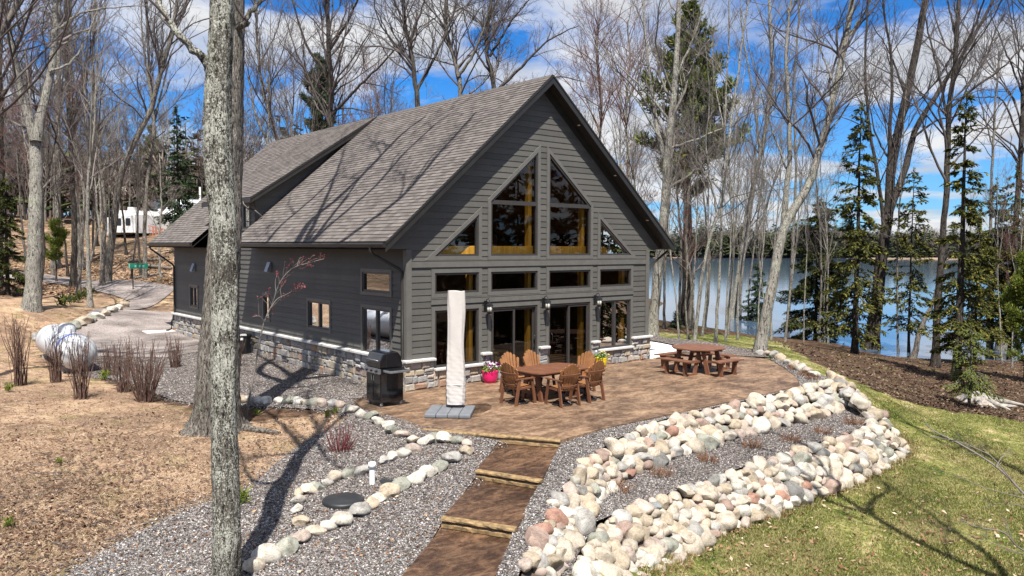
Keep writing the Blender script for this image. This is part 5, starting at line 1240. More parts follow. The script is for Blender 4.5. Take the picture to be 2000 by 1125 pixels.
# ------------------------------------------------------------------ trees
def norm(a): return a/np.maximum(np.linalg.norm(a, axis=-1, keepdims=True), 1e-9)
def tubes(Pn, Rn, s):
    """(B,K,3) points and (B,K) radii -> verts, quads of B tubes with s sides"""
    B, K, _ = Pn.shape; T = norm(np.gradient(Pn, axis=1)); ref = np.zeros_like(T); ref[..., 2] = 1; m_ = np.abs(T[..., 2]) > .93; ref[m_] = (1, 0, 0)
    m0 = m_[:, :1]; ref = np.where(m0[..., None], np.array([1., 0, 0]), np.array([0, 0, 1.]))*np.ones_like(T)
    a = norm(np.cross(T, ref)); b = np.cross(T, a); an = np.arange(s)*2*np.pi/s
    V = Pn[:, :, None]+Rn[:, :, None, None]*(a[:, :, None]*np.cos(an)[:, None]+b[:, :, None]*np.sin(an)[:, None])
    i = np.arange(B)[:, None, None]*K*s+np.arange(K-1)[None, :, None]*s; j = np.arange(s)[None, None]; j2 = (j+1) % s
    F = np.stack(np.broadcast_arrays(i+j, i+j2, i+s+j2, i+s+j), -1).reshape(-1, 4)
    return V.reshape(-1, 3), F
def merge(parts):
    V = []; F = []; n = 0
    for v, f in parts: V.append(v); F.append(f+n); n += len(v)
    return np.concatenate(V), np.concatenate(F)
def kids(rg, Pn, Rn, n, t0, t1, ang, lf, K, up, wob, rf, rmax=1e9, lmin=.12, taper=.3, wpow=1.0):
    B, Kp, _ = Pn.shape; L_ = np.linalg.norm(np.diff(Pn, axis=1), axis=2).sum(1)
    w = L_**wpow; i = rg.choice(B, n, p=w/w.sum()); t = t0+(t1-t0)*rg.random(n)**.85; x = t*(Kp-1); k = np.clip(x.astype(int), 0, Kp-2); f = (x-k)[:, None]
    p = Pn[i, k]*(1-f)+Pn[i, k+1]*f; d = norm(Pn[i, k+1]-Pn[i, k]); r = Rn[i, k]*(1-f[:, 0])+Rn[i, k+1]*f[:, 0]
    q = rg.normal(0, 1, (n, 3)); q[:, 2] += .25; q = norm(q-(q*d).sum(1, keepdims=True)*d); a = rg.uniform(*ang, n)[:, None]
    dr = norm(d*np.cos(a)+q*np.sin(a)+np.array([0, 0, up*.5])); ln = np.maximum(lmin, lf*L_[i]*(1-.62*t)*rg.uniform(.55, 1.25, n))
    pts = [p]; cur = dr; dz_ = rg.normal(0, wob, (n, 3))
    for s in range(K-1):
        cur = norm(cur+rg.normal(0, wob, (n, 3))+dz_*.35+np.array([0, 0, up/(K-1)])); pts.append(pts[-1]+cur*(ln/(K-1))[:, None])
    C = np.stack(pts, 1); r0 = np.minimum(r*rf, rmax)*rg.uniform(.75, 1.1, n); R0 = r0[:, None]*(1-(1-taper)*np.linspace(0, 1, K))[None]
    return C, R0
def spline(pts, n):
    p = np.asarray(pts, float); k = len(p); e = np.concatenate([[2*p[0]-p[1]], p, [2*p[-1]-p[-2]]])
    o = []
    for t in np.linspace(0, k-1, n):
        i = min(int(t), k-2); u = t-i; a, b, c, d = e[i], e[i+1], e[i+2], e[i+3]
        o.append(.5*((2*b)+(-a+c)*u+(2*a-5*b+4*c-d)*u*u+(-a+3*b-3*c+d)*u**3))
    return np.array(o)
def bare_crown(rg, limbs, n1, n2, n3, n4, rtw=.006, ang=(.45, .95), up=.35, lf1=.42, t0=.25, spread=1.0):
    """limbs: list of (pts(K,3), radii(K)) all resampled to the same K"""
    LP = np.stack([l[0] for l in limbs]); LR = np.stack([l[1] for l in limbs]); parts = []; n1, n2, n3, n4 = int(n1*.95), int(n2*.9), int(n3*.85), int(n4*1.3); rtw = rtw*.66
    a, ar = kids(rg, LP, LR, n1, t0, .98, ang, lf1*spread, 7, up, .17, .45, rmax=.07)
    b, br = kids(rg, a, ar, n2, .18, 1.0, (.4, .95), .55, 6, up*.8, .17, .6)
    c, cr = kids(rg, b, br, n3, .15, 1.0, (.4, .95), .55, 5, up*.6, .16, .62, lmin=.25)
    d, dr = kids(rg, c, cr, n4, .1, 1.0, (.35, .9), .6, 4, up*.5, .14, .7, lmin=.22)
    ar = np.maximum(ar, rtw*1.6); br = np.maximum(br, rtw*1.3); cr = np.maximum(cr, rtw); dr = np.maximum(dr*0+rtw, rtw)*np.linspace(1, .5, 4)[None]
    parts = [tubes(a, ar, 6), tubes(b, br, 5), tubes(c, cr, 3), tubes(d, dr, 3)]
    return merge(parts)
def limb_mesh(pts, rad, s=12, rough=0.0, rg=None):
    V, F = tubes(np.asarray(pts)[None], np.asarray(rad)[None], s)
    if rough and rg is not None:
        c = np.repeat(np.asarray(pts), s, 0); n = V-c; V = c+n*(1+rough*rg.normal(0, 1, (len(V), 1)))
    return V, F
def tree(label, base, main, limbs, bark, twig, seed, group=None, n=(26, 120, 520, 1500), flare=1.5, rtw=.006, t0=.3, up=.35, ang=(.45, .95), name='bare_tree', s=12, rough=.03, cat='tree', ntr=26, lf1=.42):
    """main: (pts, r0, r1); limbs the same; all world coordinates"""
    rg = np.random.default_rng(seed); base = np.asarray(base, float); t = root(name, label, cat, tuple(base), 0, group); prt = []; lim = []
    for k, (pts, r0, r1) in enumerate([main]+limbs):
        q = spline(np.asarray(pts)-base, ntr); f = np.linspace(0, 1, ntr); rad = r0+(r1-r0)*f**.8
        q[1:-1] += rg.normal(0, .35*min(r0, .05), (ntr-2, 3))
        if k == 0: rad = rad*(1+(flare-1)*np.exp(-np.linspace(0, 1, ntr)*np.linalg.norm(np.diff(q, axis=0), axis=1).sum()/max(.25, 2.0*r0)))
        prt.append(limb_mesh(q, rad, s if k == 0 else max(7, s-4), rough, rg)); lim.append((spline(q, 24), np.interp(np.linspace(0, 1, 24), f, rad)))
    V, F = merge(prt); link('trunk', np_mesh('trunk', V, F, smooth=True), MT[bark], t)
    V, F = bare_crown(rg, lim, *n, rtw=rtw, t0=t0, up=up, ang=ang, lf1=lf1); link('crown', np_mesh('crown', V, F, smooth=True), MT[twig], t)
    return t
def ptree(label, pix, wpx, limbs, bark, twig, seed, D=None, ext=3.0, base_z=None, **kw):
    """tree traced at its own distance: pix from base up, wpx (w0, w1) stem widths"""
    rg = np.random.default_rng(seed+500)
    if D is None: b = G(*pix[0]); D = to_cg(b[0], b[1])[1]
    else: q = P(*pix[0], D/1.0); Xc = to_cg(q[0], q[1])[0]; c = cg(Xc, D); b = np.array([*c, float(H(*c))])
    def w3(pl, d0, d1, start=None):
        pts = []; n = len(pl)
        for i, (u, v) in enumerate(pl):
            dd = D+d0+(d1-d0)*(i/(n-1))**1.3; q = P(u, v, dd*1.0); pts.append(q)
        return pts
    lean = rg.uniform(-.8, .8); m_ = w3(pix, 0, lean); m_[0] = np.array([b[0], b[1], b[2]-.1])
    if D is not None and pix[0][1] < 420: m_[0] = np.array([b[0], b[1], b[2]-.1])
    px = D/FPX/2; L_ = []
    for pl, w in limbs: L_.append((w3(pl, lean*.5, lean+rg.uniform(-2.2, 2.2)), .9*w*px, max(.012, w*px*.22)))
    ww = (.84*wpx[0]*px, max(.015, .72*wpx[1]*px))
    return tree(label, b, (m_, *ww), L_, bark, twig, seed, **kw)

# --- the two trunks in the foreground
def big_trunk(label, base, pts, rads, limbs, bark, seed, crown_n, flare_k, seam=False):
    rg = np.random.default_rng(seed); base = np.asarray(base, float); t = root('foreground_tree', label, 'tree', tuple(base))
    ntr = 150; q = spline(np.asarray(pts)-base, ntr); f = np.linspace(0, 1, ntr); rad = np.interp(f, np.linspace(0, 1, len(rads)), rads)
    s = 56; V, F = tubes(q[None], rad[None], s); V = V.reshape(ntr, s, 3); c = q[:, None]; n_ = V-c; an = np.arange(s)*2*np.pi/s
    zz = q[:, 2][:, None]; hgt = np.linalg.norm(np.diff(q, axis=0), axis=1).sum()*f[:, None]
    wob = 1+.035*np.sin(3*an[None]+zz*.8)+.03*np.sin(5*an[None]-zz*1.3)+.02*np.sin(zz*3+an[None]*2)
    fur = .035*np.abs(np.sin(11*an[None]+np.sin(zz*2.3)*1.2+.6*np.sin(zz*7+an[None]*5)))+.02*rg.normal(0, 1, (ntr, s))
    root_ = 1+flare_k*np.exp(-hgt/.35)*(1+.5*np.sin(4*an[None]+1))
    V = (c+n_*(wob-fur)[..., None]*root_[..., None]).reshape(-1, 3); prt = [(V, F)]; lim = []
    for pl, r0, r1 in limbs:
        ql = spline(np.asarray(pl)-base, 30); rl = np.linspace(r0, r1, 30)**1.0; ql[1:] += rg.normal(0, .012, (29, 3)); prt.append(limb_mesh(ql, rl*(1+.35*np.exp(-np.arange(30)/1.5)), 14, .05, rg)); lim.append((spline(ql, 24), np.interp(np.linspace(0, 1, 24), np.linspace(0, 1, 30), rl)))
    V, F = merge(prt); link('trunk', np_mesh('trunk', V, F, smooth=True), MT[bark], t)
    k0_ = int(ntr*.62); lim.append((spline(q[k0_:], 24), np.interp(np.linspace(0, 1, 24), np.linspace(0, 1, ntr-k0_), rad[k0_:])))
    V, F = bare_crown(rg, lim, *crown_n, rtw=.007, t0=.3, up=.3, lf1=.5); link('crown', np_mesh('crown', V, F, smooth=True), MT['twig'], t)
    return t
bF = np.array([*at_z(443, 1160, -.62)[:2], -.70]); DF = to_cg(bF[0], bF[1])[1]
fp = [(443,1165),(442,1080),(440,960),(437,830),(437,700),(440,560),(436,440),(428,330),(425,240),(427,150),(432,60),(434,-40),(430,-200),(438,-420),(450,-700),(455,-1000),(452,-1300)]
fr = [61,55,51,49,49,48,50,55,54,50,46,45,40,32,24,16,8]
pxF = DF/FPX/2
PF = lambda u, v, dd=0: P(u, v, DF+dd)
big_trunk('pale lichen covered trunk in the foreground running off the bottom of the frame', bF, [bF]+[PF(*p) for p in fp[1:]], [w*pxF for w in fr],
          [([PF(410,135), PF(395,112,-.1), PF(372,92,-.15), PF(350,68,-.2), PF(330,40,-.2), PF(312,5,-.1), PF(298,-40,.1), PF(270,-150,.4), PF(220,-330,.8)], 11*pxF*1.5, .02),
           ([PF(436,-220), PF(520,-420,1.0), PF(600,-640,2.2), PF(640,-900,3.0)], 24*pxF, .02), ([PF(436,-330), PF(340,-520,1.0), PF(240,-720,2.0), PF(200,-950,2.5)], 22*pxF, .02),
           ([PF(444,-520), PF(470,-700,-1.5), PF(540,-900,-2.4)], 18*pxF, .015), ([PF(450,-640), PF(400,-860,1.6), PF(420,-1100,2.5)], 16*pxF, .015)], 'bark_lichen', 11, (30, 150, 520, 1300), .12)
bR = G(420, 838); bR[2] -= .08; DR = to_cg(bR[0], bR[1])[1]; pxR = DR/FPX/2; PR = lambda u, v, dd=0: P(u, v, DR+dd)
rp = [(420,838),(423,760),(428,660),(434,560),(440,460),(445,340),(448,220),(451,110),(453,0),(458,-120),(470,-300),(490,-480),(505,-640)]
rr = [92,84,74,66,60,56,53,50,47,42,32,20,9]
big_trunk('furrowed grey trunk rising just behind the pale foreground trunk, flared at its base', bR, [bR]+[PR(*p) for p in rp[1:]], [w*pxR for w in rr],
          [([PR(455,62), PR(468,50,-.2), PR(480,45,-.3), PR(488,25,-.3), PR(505,8,-.3), PR(525,-20,-.2), PR(570,-80,0), PR(640,-160,.5)], 10*pxR*1.5, .02),
           ([PR(456,-90), PR(540,-220,1.5), PR(620,-360,2.6), PR(680,-520,3.4)], 26*pxR, .02), ([PR(460,-150), PR(400,-290,1.0), PR(330,-430,2.0), PR(290,-560,2.6)], 24*pxR, .02),
           ([PR(456,-60), np.array([-4.9, -.9, 12.2]), np.array([-4.06, -.09, 16.0]), np.array([-2.85, .07, 16.2]), np.array([-1.28, .76, 16.0]), np.array([.4, 1.49, 16.3]), np.array([1.5, 1.57, 16.2])], 34*pxR, .06),
           ([PR(458,-100), np.array([-4.6, -2.6, 13.6]), np.array([-4.3, -3.8, 16.0]), np.array([-2.89, -3.9, 16.0]), np.array([-1.0, -2.93, 16.2]), np.array([.8, -2.3, 17])], 28*pxR, .045),
           ([PR(454,-20), np.array([-5.6, .2, 12.0]), np.array([-5.5, .6, 15.5]), np.array([-4.3, 1.7, 16.2]), np.array([-2.9, 1.9, 16.6]), np.array([-1.6, 2.3, 17.0])], 24*pxR, .05),
           ([PR(462,-160), np.array([-4.2, -1.2, 14.6]), np.array([-2.6, -1.7, 16.6]), np.array([-.9, -.9, 17.0]), np.array([.6, -.6, 17.4])], 20*pxR, .045),
           ([PR(470,-260), PR(560,-360,3.0), PR(600,-500,5.0), PR(610,-640,6.0)], 20*pxR, .02), ([PR(480,-330), PR(430,-450,-2), PR(410,-600,-3.2)], 18*pxR, .015), ([PR(474,-280), PR(540,-460,-1.0), PR(560,-640,-1.5)], 16*pxR, .015)], 'bark_furrow', 12, (46, 200, 650, 1500), .55)
# exposed root by the grey trunk
mb = MB(); pr_ = [G(u, v) for u, v in [(455,832),(475,838),(500,842),(525,845),(548,848)]]; mb.tube([Vector(p)+Vector((0, 0, .03)) for p in pr_], [.13, .09, .065, .05, .02], 10); mb.build('exposed_root', MT['bark_furrow'], None, label='weathered grey root lying on the ground right of the foreground trunks', cat='root')

# --- traced trees by the lake
T = ptree
T('tall pale trunk at the right house corner with spreading crown', [(1273,655),(1283,560),(1296,420),(1304,300),(1316,180),(1324,60),(1330,-80),(1335,-200)], (26, 8), [([(1303,330),(1284,250),(1270,150),(1256,20),(1248,-90)], 12), ([(1312,240),(1262,180),(1200,120),(1150,60)], 6), ([(1308,290),(1370,268),(1440,235),(1500,190)], 6), ([(1320,150),(1360,60),(1390,-60)], 7), ([(1290,270),(1240,190),(1170,100),(1120,20)], 5)], 'bark_pale', 'twig_pale', 31, n=(46, 240, 900, 2400), t0=.32)
T('slim pale tree behind the picnic table leaning right', [(1356,668),(1368,560),(1385,470),(1408,400),(1422,300),(1440,150),(1462,0),(1475,-100)], (9, 4), [([(1400,415),(1380,300),(1385,180),(1375,60)], 5), ([(1415,340),(1450,250),(1490,130)], 4)], 'bark_pale', 'twig_pale', 32, n=(30, 140, 520, 1300))
T('thin straight pale tree just right of the picnic table', [(1397,670),(1403,560),(1410,420),(1416,250),(1423,80),(1426,-80)], (8, 3), [([(1412,330),(1440,220),(1460,100)], 4), ([(1415,260),(1395,150),(1390,40)], 4)], 'bark_pale', 'twig_pale', 33, n=(30, 140, 520, 1300))
T('leaning pale tree at the shore between picnic table and lichen birch', [(1425,645),(1440,560),(1453,470),(1470,370),(1490,280),(1507,150),(1502,0),(1505,-100)], (18, 6), [([(1456,480),(1488,430),(1510,360),(1540,300),(1580,250)], 7), ([(1485,300),(1470,180),(1450,60),(1445,-40)], 7), ([(1500,220),(1540,120),(1570,20)], 5)], 'bark_pale', 'twig_pale', 34, n=(40, 200, 760, 2000))
T('lichen covered leaning tree at the edge of the lawn with forked stem', [(1483,694),(1500,600),(1515,515),(1533,440),(1575,370),(1606,280),(1630,180),(1655,60),(1668,-20),(1690,-140)], (27, 13), [([(1528,450),(1537,370),(1543,250),(1535,130),(1545,0),(1550,-100)], 15), ([(1536,330),(1500,230),(1470,120),(1450,30)], 5), ([(1632,170),(1600,90),(1580,0)], 6), ([(1610,270),(1660,200),(1700,120),(1760,60)], 5), ([(1648,90),(1690,20),(1740,-60)], 6)], 'bark_pale', 'twig', 35, n=(60, 300, 1100, 2800), t0=.38)
T('thin grey tree right of the lichen covered leaning tree', [(1537,655),(1544,560),(1550,450),(1555,320),(1551,180),(1560,40),(1565,-80)], (9, 4), [([(1555,300),(1580,200),(1590,80)], 4)], 'bark_grey', 'twig', 36, n=(26, 120, 450, 1200))
T('big dark double trunked tree standing on the lake shore', [(1700,682),(1711,600),(1722,500),(1735,420),(1741,330),(1760,230),(1785,120),(1808,0),(1825,-120)], (31, 14), [([(1730,430),(1765,340),(1790,250),(1840,170),(1890,90),(1940,0),(1970,-90)], 17), ([(1735,370),(1738,260),(1742,130),(1728,30),(1720,-80)], 11), ([(1782,270),(1830,235),(1870,225),(1900,180)], 6), ([(1742,320),(1710,260),(1690,180),(1650,120)], 5), ([(1770,190),(1740,110),(1700,40)], 6)], 'bark_dark', 'twig', 37, n=(56, 280, 1000, 2500), t0=.42)
T('dark companion stem against the double trunked shore tree', [(1712,684),(1716,600),(1722,500),(1724,420),(1712,330),(1700,260),(1690,140),(1695,0)], (14, 5), [], 'bark_dark', 'twig', 60, n=(16, 70, 260, 700), t0=.5)
T('tall dark tree with many upswept limbs standing between two shore spruces', [(1826,716),(1832,600),(1839,480),(1848,380),(1853,230),(1866,120),(1873,0),(1880,-120)], (18, 9), [([(1853,250),(1835,150),(1815,70),(1800,0),(1790,-70)], 7), ([(1856,210),(1905,170),(1960,130),(2010,75),(2050,30)], 7), ([(1862,150),(1900,60),(1930,-20),(1960,-90)], 7), ([(1852,300),(1900,255),(1960,250),(2020,235)], 4), ([(1846,260),(1810,200),(1770,140),(1740,60)], 5), ([(1868,80),(1850,0),(1830,-80)], 6)], 'bark_dark', 'twig', 38, n=(70, 330, 1100, 2800), t0=.4)
T('thin bare tree near the right edge with small high crown', [(1930,700),(1932,560),(1935,420),(1940,280),(1946,180),(1952,100)], (9, 4), [([(1940,290),(1915,200),(1900,150)], 4), ([(1942,260),(1970,200),(1990,150)], 4)], 'bark_grey', 'twig', 39, n=(26, 120, 420, 1100), t0=.55)
T('dark bare tree at the right edge of the frame', [(1965,690),(1976,600),(1985,420),(1996,260),(2000,150),(2015,0),(2020,-80)], (15, 8), [([(1996,280),(1960,200),(1930,190),(1860,195)], 5), ([(2000,190),(1960,90),(1930,20)], 5)], 'bark_dark', 'twig', 40, n=(34, 150, 560, 1500), t0=.4)
T('slim grey tree leaning over the water left of two dark stems', [(1782,700),(1800,640),(1822,590),(1838,540),(1848,500)], (13, 7), [], 'bark_grey', 'twig', 42, n=(8, 30, 100, 260), t0=.6)
for k, (a, b, c, w, lb) in enumerate([((1297,640),(1300,500),(1312,330),7,'thin dark stem beside the right house corner'), ((1325,636),(1330,480),(1318,300),8,'thin dark stem between house corner and pine'), ((1376,642),(1386,520),(1372,330),7,'slim stem standing at the shore behind the picnic table'), ((1445,648),(1449,540),(1470,390),7,'slim stem behind the leaning pale shore tree'), ((1462,648),(1464,560),(1490,330),5,'very thin stem left of the small dark spruce'), ((1600,668),(1604,500),(1590,260),6,'thin bare stem in front of the dense balsam'), ((1755,690),(1752,520),(1760,330),5,'thin bare stem right of the double trunked shore tree'), ((1345,640),(1352,560),(1340,470),12,'short thick grey trunk at the shore behind the pine')]):
    T(lb, [a, b, c, (c[0]+12, max(-60, c[1]-200))], (w, w*.4), [], 'bark_grey', 'twig', 70+k, n=(22, 90, 330, 800), t0=.35)
b = G(1955, 692); Db = to_cg(b[0], b[1])[1]; t = root('broken_trunk', 'thick leaning broken trunk near the right edge at the shore', 'trunk', tuple(b)); mb = MB(); pts = [b-[0, 0, .1], P(1963, 660, Db), P(1972, 630, Db), P(1980, 606, Db)]
mb.tube([Vector(p-b) for p in pts], [22*Db/FPX*.62, 15*Db/FPX, 14*Db/FPX, 12*Db/FPX], 14); mb.build('trunk', MT['bark_pale'], t)

# --- conifers
def sprays(rg, pos, dirs, ln, wd, up, fold=.25):
    """flat diamond needle sprays: pos, unit dirs (n,3), lengths, widths"""
    n = len(pos); side = norm(np.cross(dirs, up)); nn = np.cross(side, dirs)
    ln = ln[:, None]; wd = wd[:, None]
    a = pos; c = pos+dirs*ln; m_ = pos+dirs*ln*.42
    l_ = m_+side*wd-nn*wd*fold; r_ = m_-side*wd-nn*wd*fold
    V = np.stack([a, l_, c, r_], 1).reshape(-1, 3); i = np.arange(n)[:, None]*4
    return V, np.concatenate([i, i+1, i+2, i+3], 1)
def conifer(label, base, h, rmax, mat, bark, seed, crown_from=.1, kind='spruce', dens=1.0, r_tr=.1, droop=.25, group=None, name='spruce_tree', profile=1.0, cat='tree', spl=.22, gap=0.0):
    rg = np.random.default_rng(seed); t = root(name, label, cat, tuple(base), rg.uniform(0, 6), group); K = 14
    tp = np.stack([np.cumsum(rg.normal(0, .012*h/10, K)), np.cumsum(rg.normal(0, .012*h/10, K)), np.linspace(-.1, h, K)], 1); tr = np.linspace(r_tr*1.15, .012, K); tr[0] *= 1.35
    V, F = limb_mesh(tp, tr, 10, .03, rg)
    z = []; zz = crown_from*h; step = .28 if kind != 'pine' else .42
    while zz < h*.985:
        nb = rg.integers(4, 7) if kind != 'pine' else rg.integers(4, 6)
        for _ in range(nb):
            if rg.random() > gap: z.append(zz+rg.uniform(-.24, .24))
        zz += step*rg.uniform(.75, 1.25)*(h/12)**.35
    z = np.clip(np.array(z), .02, h*.99); n = len(z); f = (z-crown_from*h)/(h*(1-crown_from)); f = np.clip(f, 0, 1)
    if kind == 'pine': prof = np.clip(np.minimum(f/.22+.35, 1)*(1-f)**.75*1.25+.05, .05, 1)
    else: prof = np.clip((1-f)**profile*np.minimum(1, f/.08+.55)+.03, .03, 1)
    ln = rmax*prof*rg.uniform(.55, 1.12, n); az = rg.uniform(0, 2*np.pi, n)
    el = {'spruce': .12-.30*(1-f), 'pine': .35+.5*f, 'hemlock': .1-.25*(1-f)}[kind]+rg.normal(0, .19, n)
    d = np.stack([np.cos(az)*np.cos(el), np.sin(az)*np.cos(el), np.sin(el)], 1); p = np.stack([np.interp(z, tp[:, 2], tp[:, 0]), np.interp(z, tp[:, 2], tp[:, 1]), z], 1)
    Kb = 6; pts = [p]; cur = d
    for s in range(Kb-1):
        cur = norm(cur+rg.normal(0, .07, (n, 3))+np.array([0, 0, (-droop if s < 3 else droop*.9)/3 if kind != 'pine' else .10])); pts.append(pts[-1]+cur*(ln/(Kb-1))[:, None])
    B = np.stack(pts, 1); br = np.clip(.012+ln*.010, .008, .05)[:, None]*np.linspace(1, .25, Kb)[None]; bv = tubes(B, br, 4); Vt, Ft = merge([(V, F), bv]); trk = [Vt, Ft]; sp = []; 
    if kind == 'pine':
        ns_ = (h/14)**.6; m_ = int(n*13*dens); c, cr = kids(rg, B, br, m_, .18, 1.0, (.3, .9), .30, 3, .3, .12, .6, lmin=.22); ends = np.concatenate([c[:, 2], c[:, 1], B[:, -1], B[:, -2]]); dd = np.concatenate([norm(c[:, 2]-c[:, 1]), norm(c[:, 1]-c[:, 0]), norm(B[:, -1]-B[:, -2]), norm(B[:, -2]-B[:, -3])])
        for q in range(9):
            dv_ = norm(dd*.8+rg.normal(0, .55, dd.shape)+np.array([0, 0, .15])); sp.append(sprays(rg, ends+rg.normal(0, .07, ends.shape), dv_, rg.uniform(.18, .34, len(ends))*ns_, rg.uniform(.026, .05, len(ends))*ns_, rg.normal(0, 1, dd.shape)))
        trk = list(merge([tuple(trk), tubes(c, np.full(c.shape[:2], .008), 3)]))
    else:
        spl = spl*.80*(h/11)**.4; m_ = int(n*21*dens); c, cr = kids(rg, B, br, m_, .12, 1.0, (.5, 1.0), .34, 3, -.1 if kind == 'spruce' else .0, .08, .5, lmin=.16)
        c[:, 1:, 2] = c[:, :1, 2]+(c[:, 1:, 2]-c[:, :1, 2])*.6-np.linspace(.15, .3, 2)[None]*np.linalg.norm(c[:, 1:, :2]-c[:, :1, :2], axis=2)
        for a_, b_ in ((0, 1), (1, 2)):
            for q in range(4):
                g = rg.random((len(c), 1)); pos = c[:, a_]*(1-g)+c[:, b_]*g; dv_ = norm(norm(c[:, b_]-c[:, a_])+rg.normal(0, .42, pos.shape)*np.array([1, 1, .45])); sp.append(sprays(rg, pos, dv_, rg.uniform(.6, 1.25, len(pos))*spl, rg.uniform(.14, .24, len(pos))*spl, np.array([0, 0, 1.])+rg.normal(0, .35, pos.shape)))
        g = rg.random((n, 4)); 
        for q in range(4):
            k = np.clip((g[:, q]**.7*(Kb-1)).astype(int), 0, Kb-2); pos = B[np.arange(n), k]; sp.append(sprays(rg, pos, norm(B[np.arange(n), k+1]-pos+rg.normal(0, .05, pos.shape)), rg.uniform(.8, 1.3, n)*spl, rg.uniform(.15, .25, n)*spl, np.array([0, 0, 1.])+rg.normal(0, .3, pos.shape)))
        tipn = 26; tz = rg.uniform(.93, 1.0, tipn)*h; a_ = rg.uniform(0, 6.28, tipn); sp.append(sprays(rg, np.stack([np.interp(tz, tp[:, 2], tp[:, 0]), np.interp(tz, tp[:, 2], tp[:, 1]), tz], 1), norm(np.stack([np.cos(a_), np.sin(a_), np.full(tipn, 1.0)], 1)), np.full(tipn, spl), np.full(tipn, spl*.18), np.array([0, 0, 1.])+rg.normal(0, .5, (tipn, 3))))
    if kind != 'pine': trk = list(merge([tuple(trk), tubes(c, np.full(c.shape[:2], .008)*np.array([1.2, .9, .5])[None], 3)]))
    link('trunk', np_mesh('trunk', trk[0], trk[1], smooth=True), MT[bark], t)
    V, F = merge(sp); link('crown', np_mesh('crown', V, F), MT[mat], t)
    return t
def pconifer(label, ub, vb, vt, rpx, mat, bark, seed, D=None, **kw):
    if D is None: b = G(ub, vb); D = to_cg(b[0], b[1])[1]
    else: c = cg((ub-1000)/FPX*D, D); b = np.array([*c, float(H(*c))])
    top = P(ub, vt, D)[2]; return conifer(label, b, top-b[2], rpx*D/FPX, mat, bark, seed, **kw)
pconifer('tall white pine rising behind the right gable slope', 1341, 634, 12, 118, 'wpine', 'bark_dark', 81, crown_from=.40, kind='pine', r_tr=.30, name='white_pine', dens=1.05)
pconifer('slender tall spruce with sparse drooping branches left of the double trunked shore tree', 1668, 690, 203, 82, 'hemlock', 'bark_dark', 82, crown_from=.10, r_tr=.15, gap=.32, profile=.75, droop=.4, dens=.8)
pconifer('dense dark balsam bush at the shore behind the slender spruce', 1592, 664, 385, 84, 'spruce', 'bark_dark', 83, crown_from=.06, dens=1.9, profile=.5, r_tr=.12, name='balsam_tree')
pconifer('small dark spruce behind the lichen covered leaning tree', 1478, 650, 515, 42, 'bluefir', 'bark_dark', 84, crown_from=.04, r_tr=.08, profile=.7)
pconifer('tall thin spruce with moss green lower branches left of the bright young fir', 1866, 745, 185, 66, 'hemlock', 'bark_dark', 85, crown_from=.10, r_tr=.17, gap=.45, profile=.6, dens=.8)
pconifer('bright yellow green young fir by the stump', 1892, 792, 632, 74, 'youngfir', 'bark_grey', 86, crown_from=.22, r_tr=.05, profile=.75, dens=.8, spl=.16, name='young_fir')
pconifer('bright green pine cut by the right edge of the frame', 2003, 745, 500, 62, 'youngfir', 'bark_grey', 87, crown_from=.15, r_tr=.09, profile=.6, name='young_pine', kind='pine', dens=1.5)
pconifer('loose hemlock with level branches at the shore behind the young fir', 1935, 700, 350, 62, 'hemlock', 'bark_dark', 88, crown_from=.15, r_tr=.11, gap=.2, profile=.6, name='hemlock_tree')
pconifer('sparse hemlock over the water right of the double trunked shore tree', 1775, 690, 330, 58, 'hemlock', 'bark_dark', 89, crown_from=.15, r_tr=.08, gap=.4, profile=.5, name='hemlock_tree', dens=.7)
pconifer('full hemlock with pale tips close to the right edge, behind the broken trunk', 1972, 702, 322, 74, 'hemlock', 'bark_dark', 98, crown_from=.18, r_tr=.12, gap=.4, profile=.55, name='hemlock_tree', droop=.4, dens=.8)
pconifer('mid sized hemlock right behind the bright young fir', 1902, 712, 402, 62, 'hemlock', 'bark_dark', 100, crown_from=.2, r_tr=.09, gap=.4, profile=.55, name='hemlock_tree', droop=.4)
pconifer('tiny fir seedling at the shore left of the picnic table', 1320, 640, 608, 12, 'bluefir', 'bark_dark', 90, crown_from=.05, r_tr=.03, name='fir_seedling')
pconifer('large blue green spruce in front of the white roofed cabin', 352, 440, 208, 52, 'bluefir', 'bark_dark', 91, D=82, crown_from=.22, r_tr=.22, dens=.55, spl=.30, gap=.25)
pconifer('green spruce cut by the left edge of the frame', 15, 575, 350, 54, 'spruce', 'bark_dark', 92, crown_from=.12, r_tr=.12, gap=.15, profile=.6)
pconifer('bright green sapling pine right of the forked grey trunk', 110, 550, 432, 30, 'youngfir', 'bark_dark', 93, crown_from=.35, r_tr=.06, name='young_pine', kind='pine', dens=1.2)
pconifer('dark evergreen crown beyond the roof between two bare trees', 625, 420, 108, 40, 'bluefir', 'bark_dark', 94, D=62, crown_from=.62, kind='pine', r_tr=.16, name='white_pine', dens=1.3)
pconifer('dark pine in the woods left of the blue green spruce', 300, 460, 250, 40, 'wpine', 'bark_dark', 95, D=118, crown_from=.3, kind='pine', r_tr=.2, name='white_pine')
pconifer('dark round pine in the woods behind the forked grey trunk', 88, 460, 262, 34, 'wpine', 'bark_dark', 96, D=110, crown_from=.3, kind='pine', r_tr=.2, name='white_pine')
pconifer('dark green pine beyond the far edge of the roof', 410, 440, 330, 46, 'wpine', 'bark_dark', 97, D=120, crown_from=.2, kind='pine', r_tr=.2, name='white_pine')
rgo = np.random.default_rng(5)
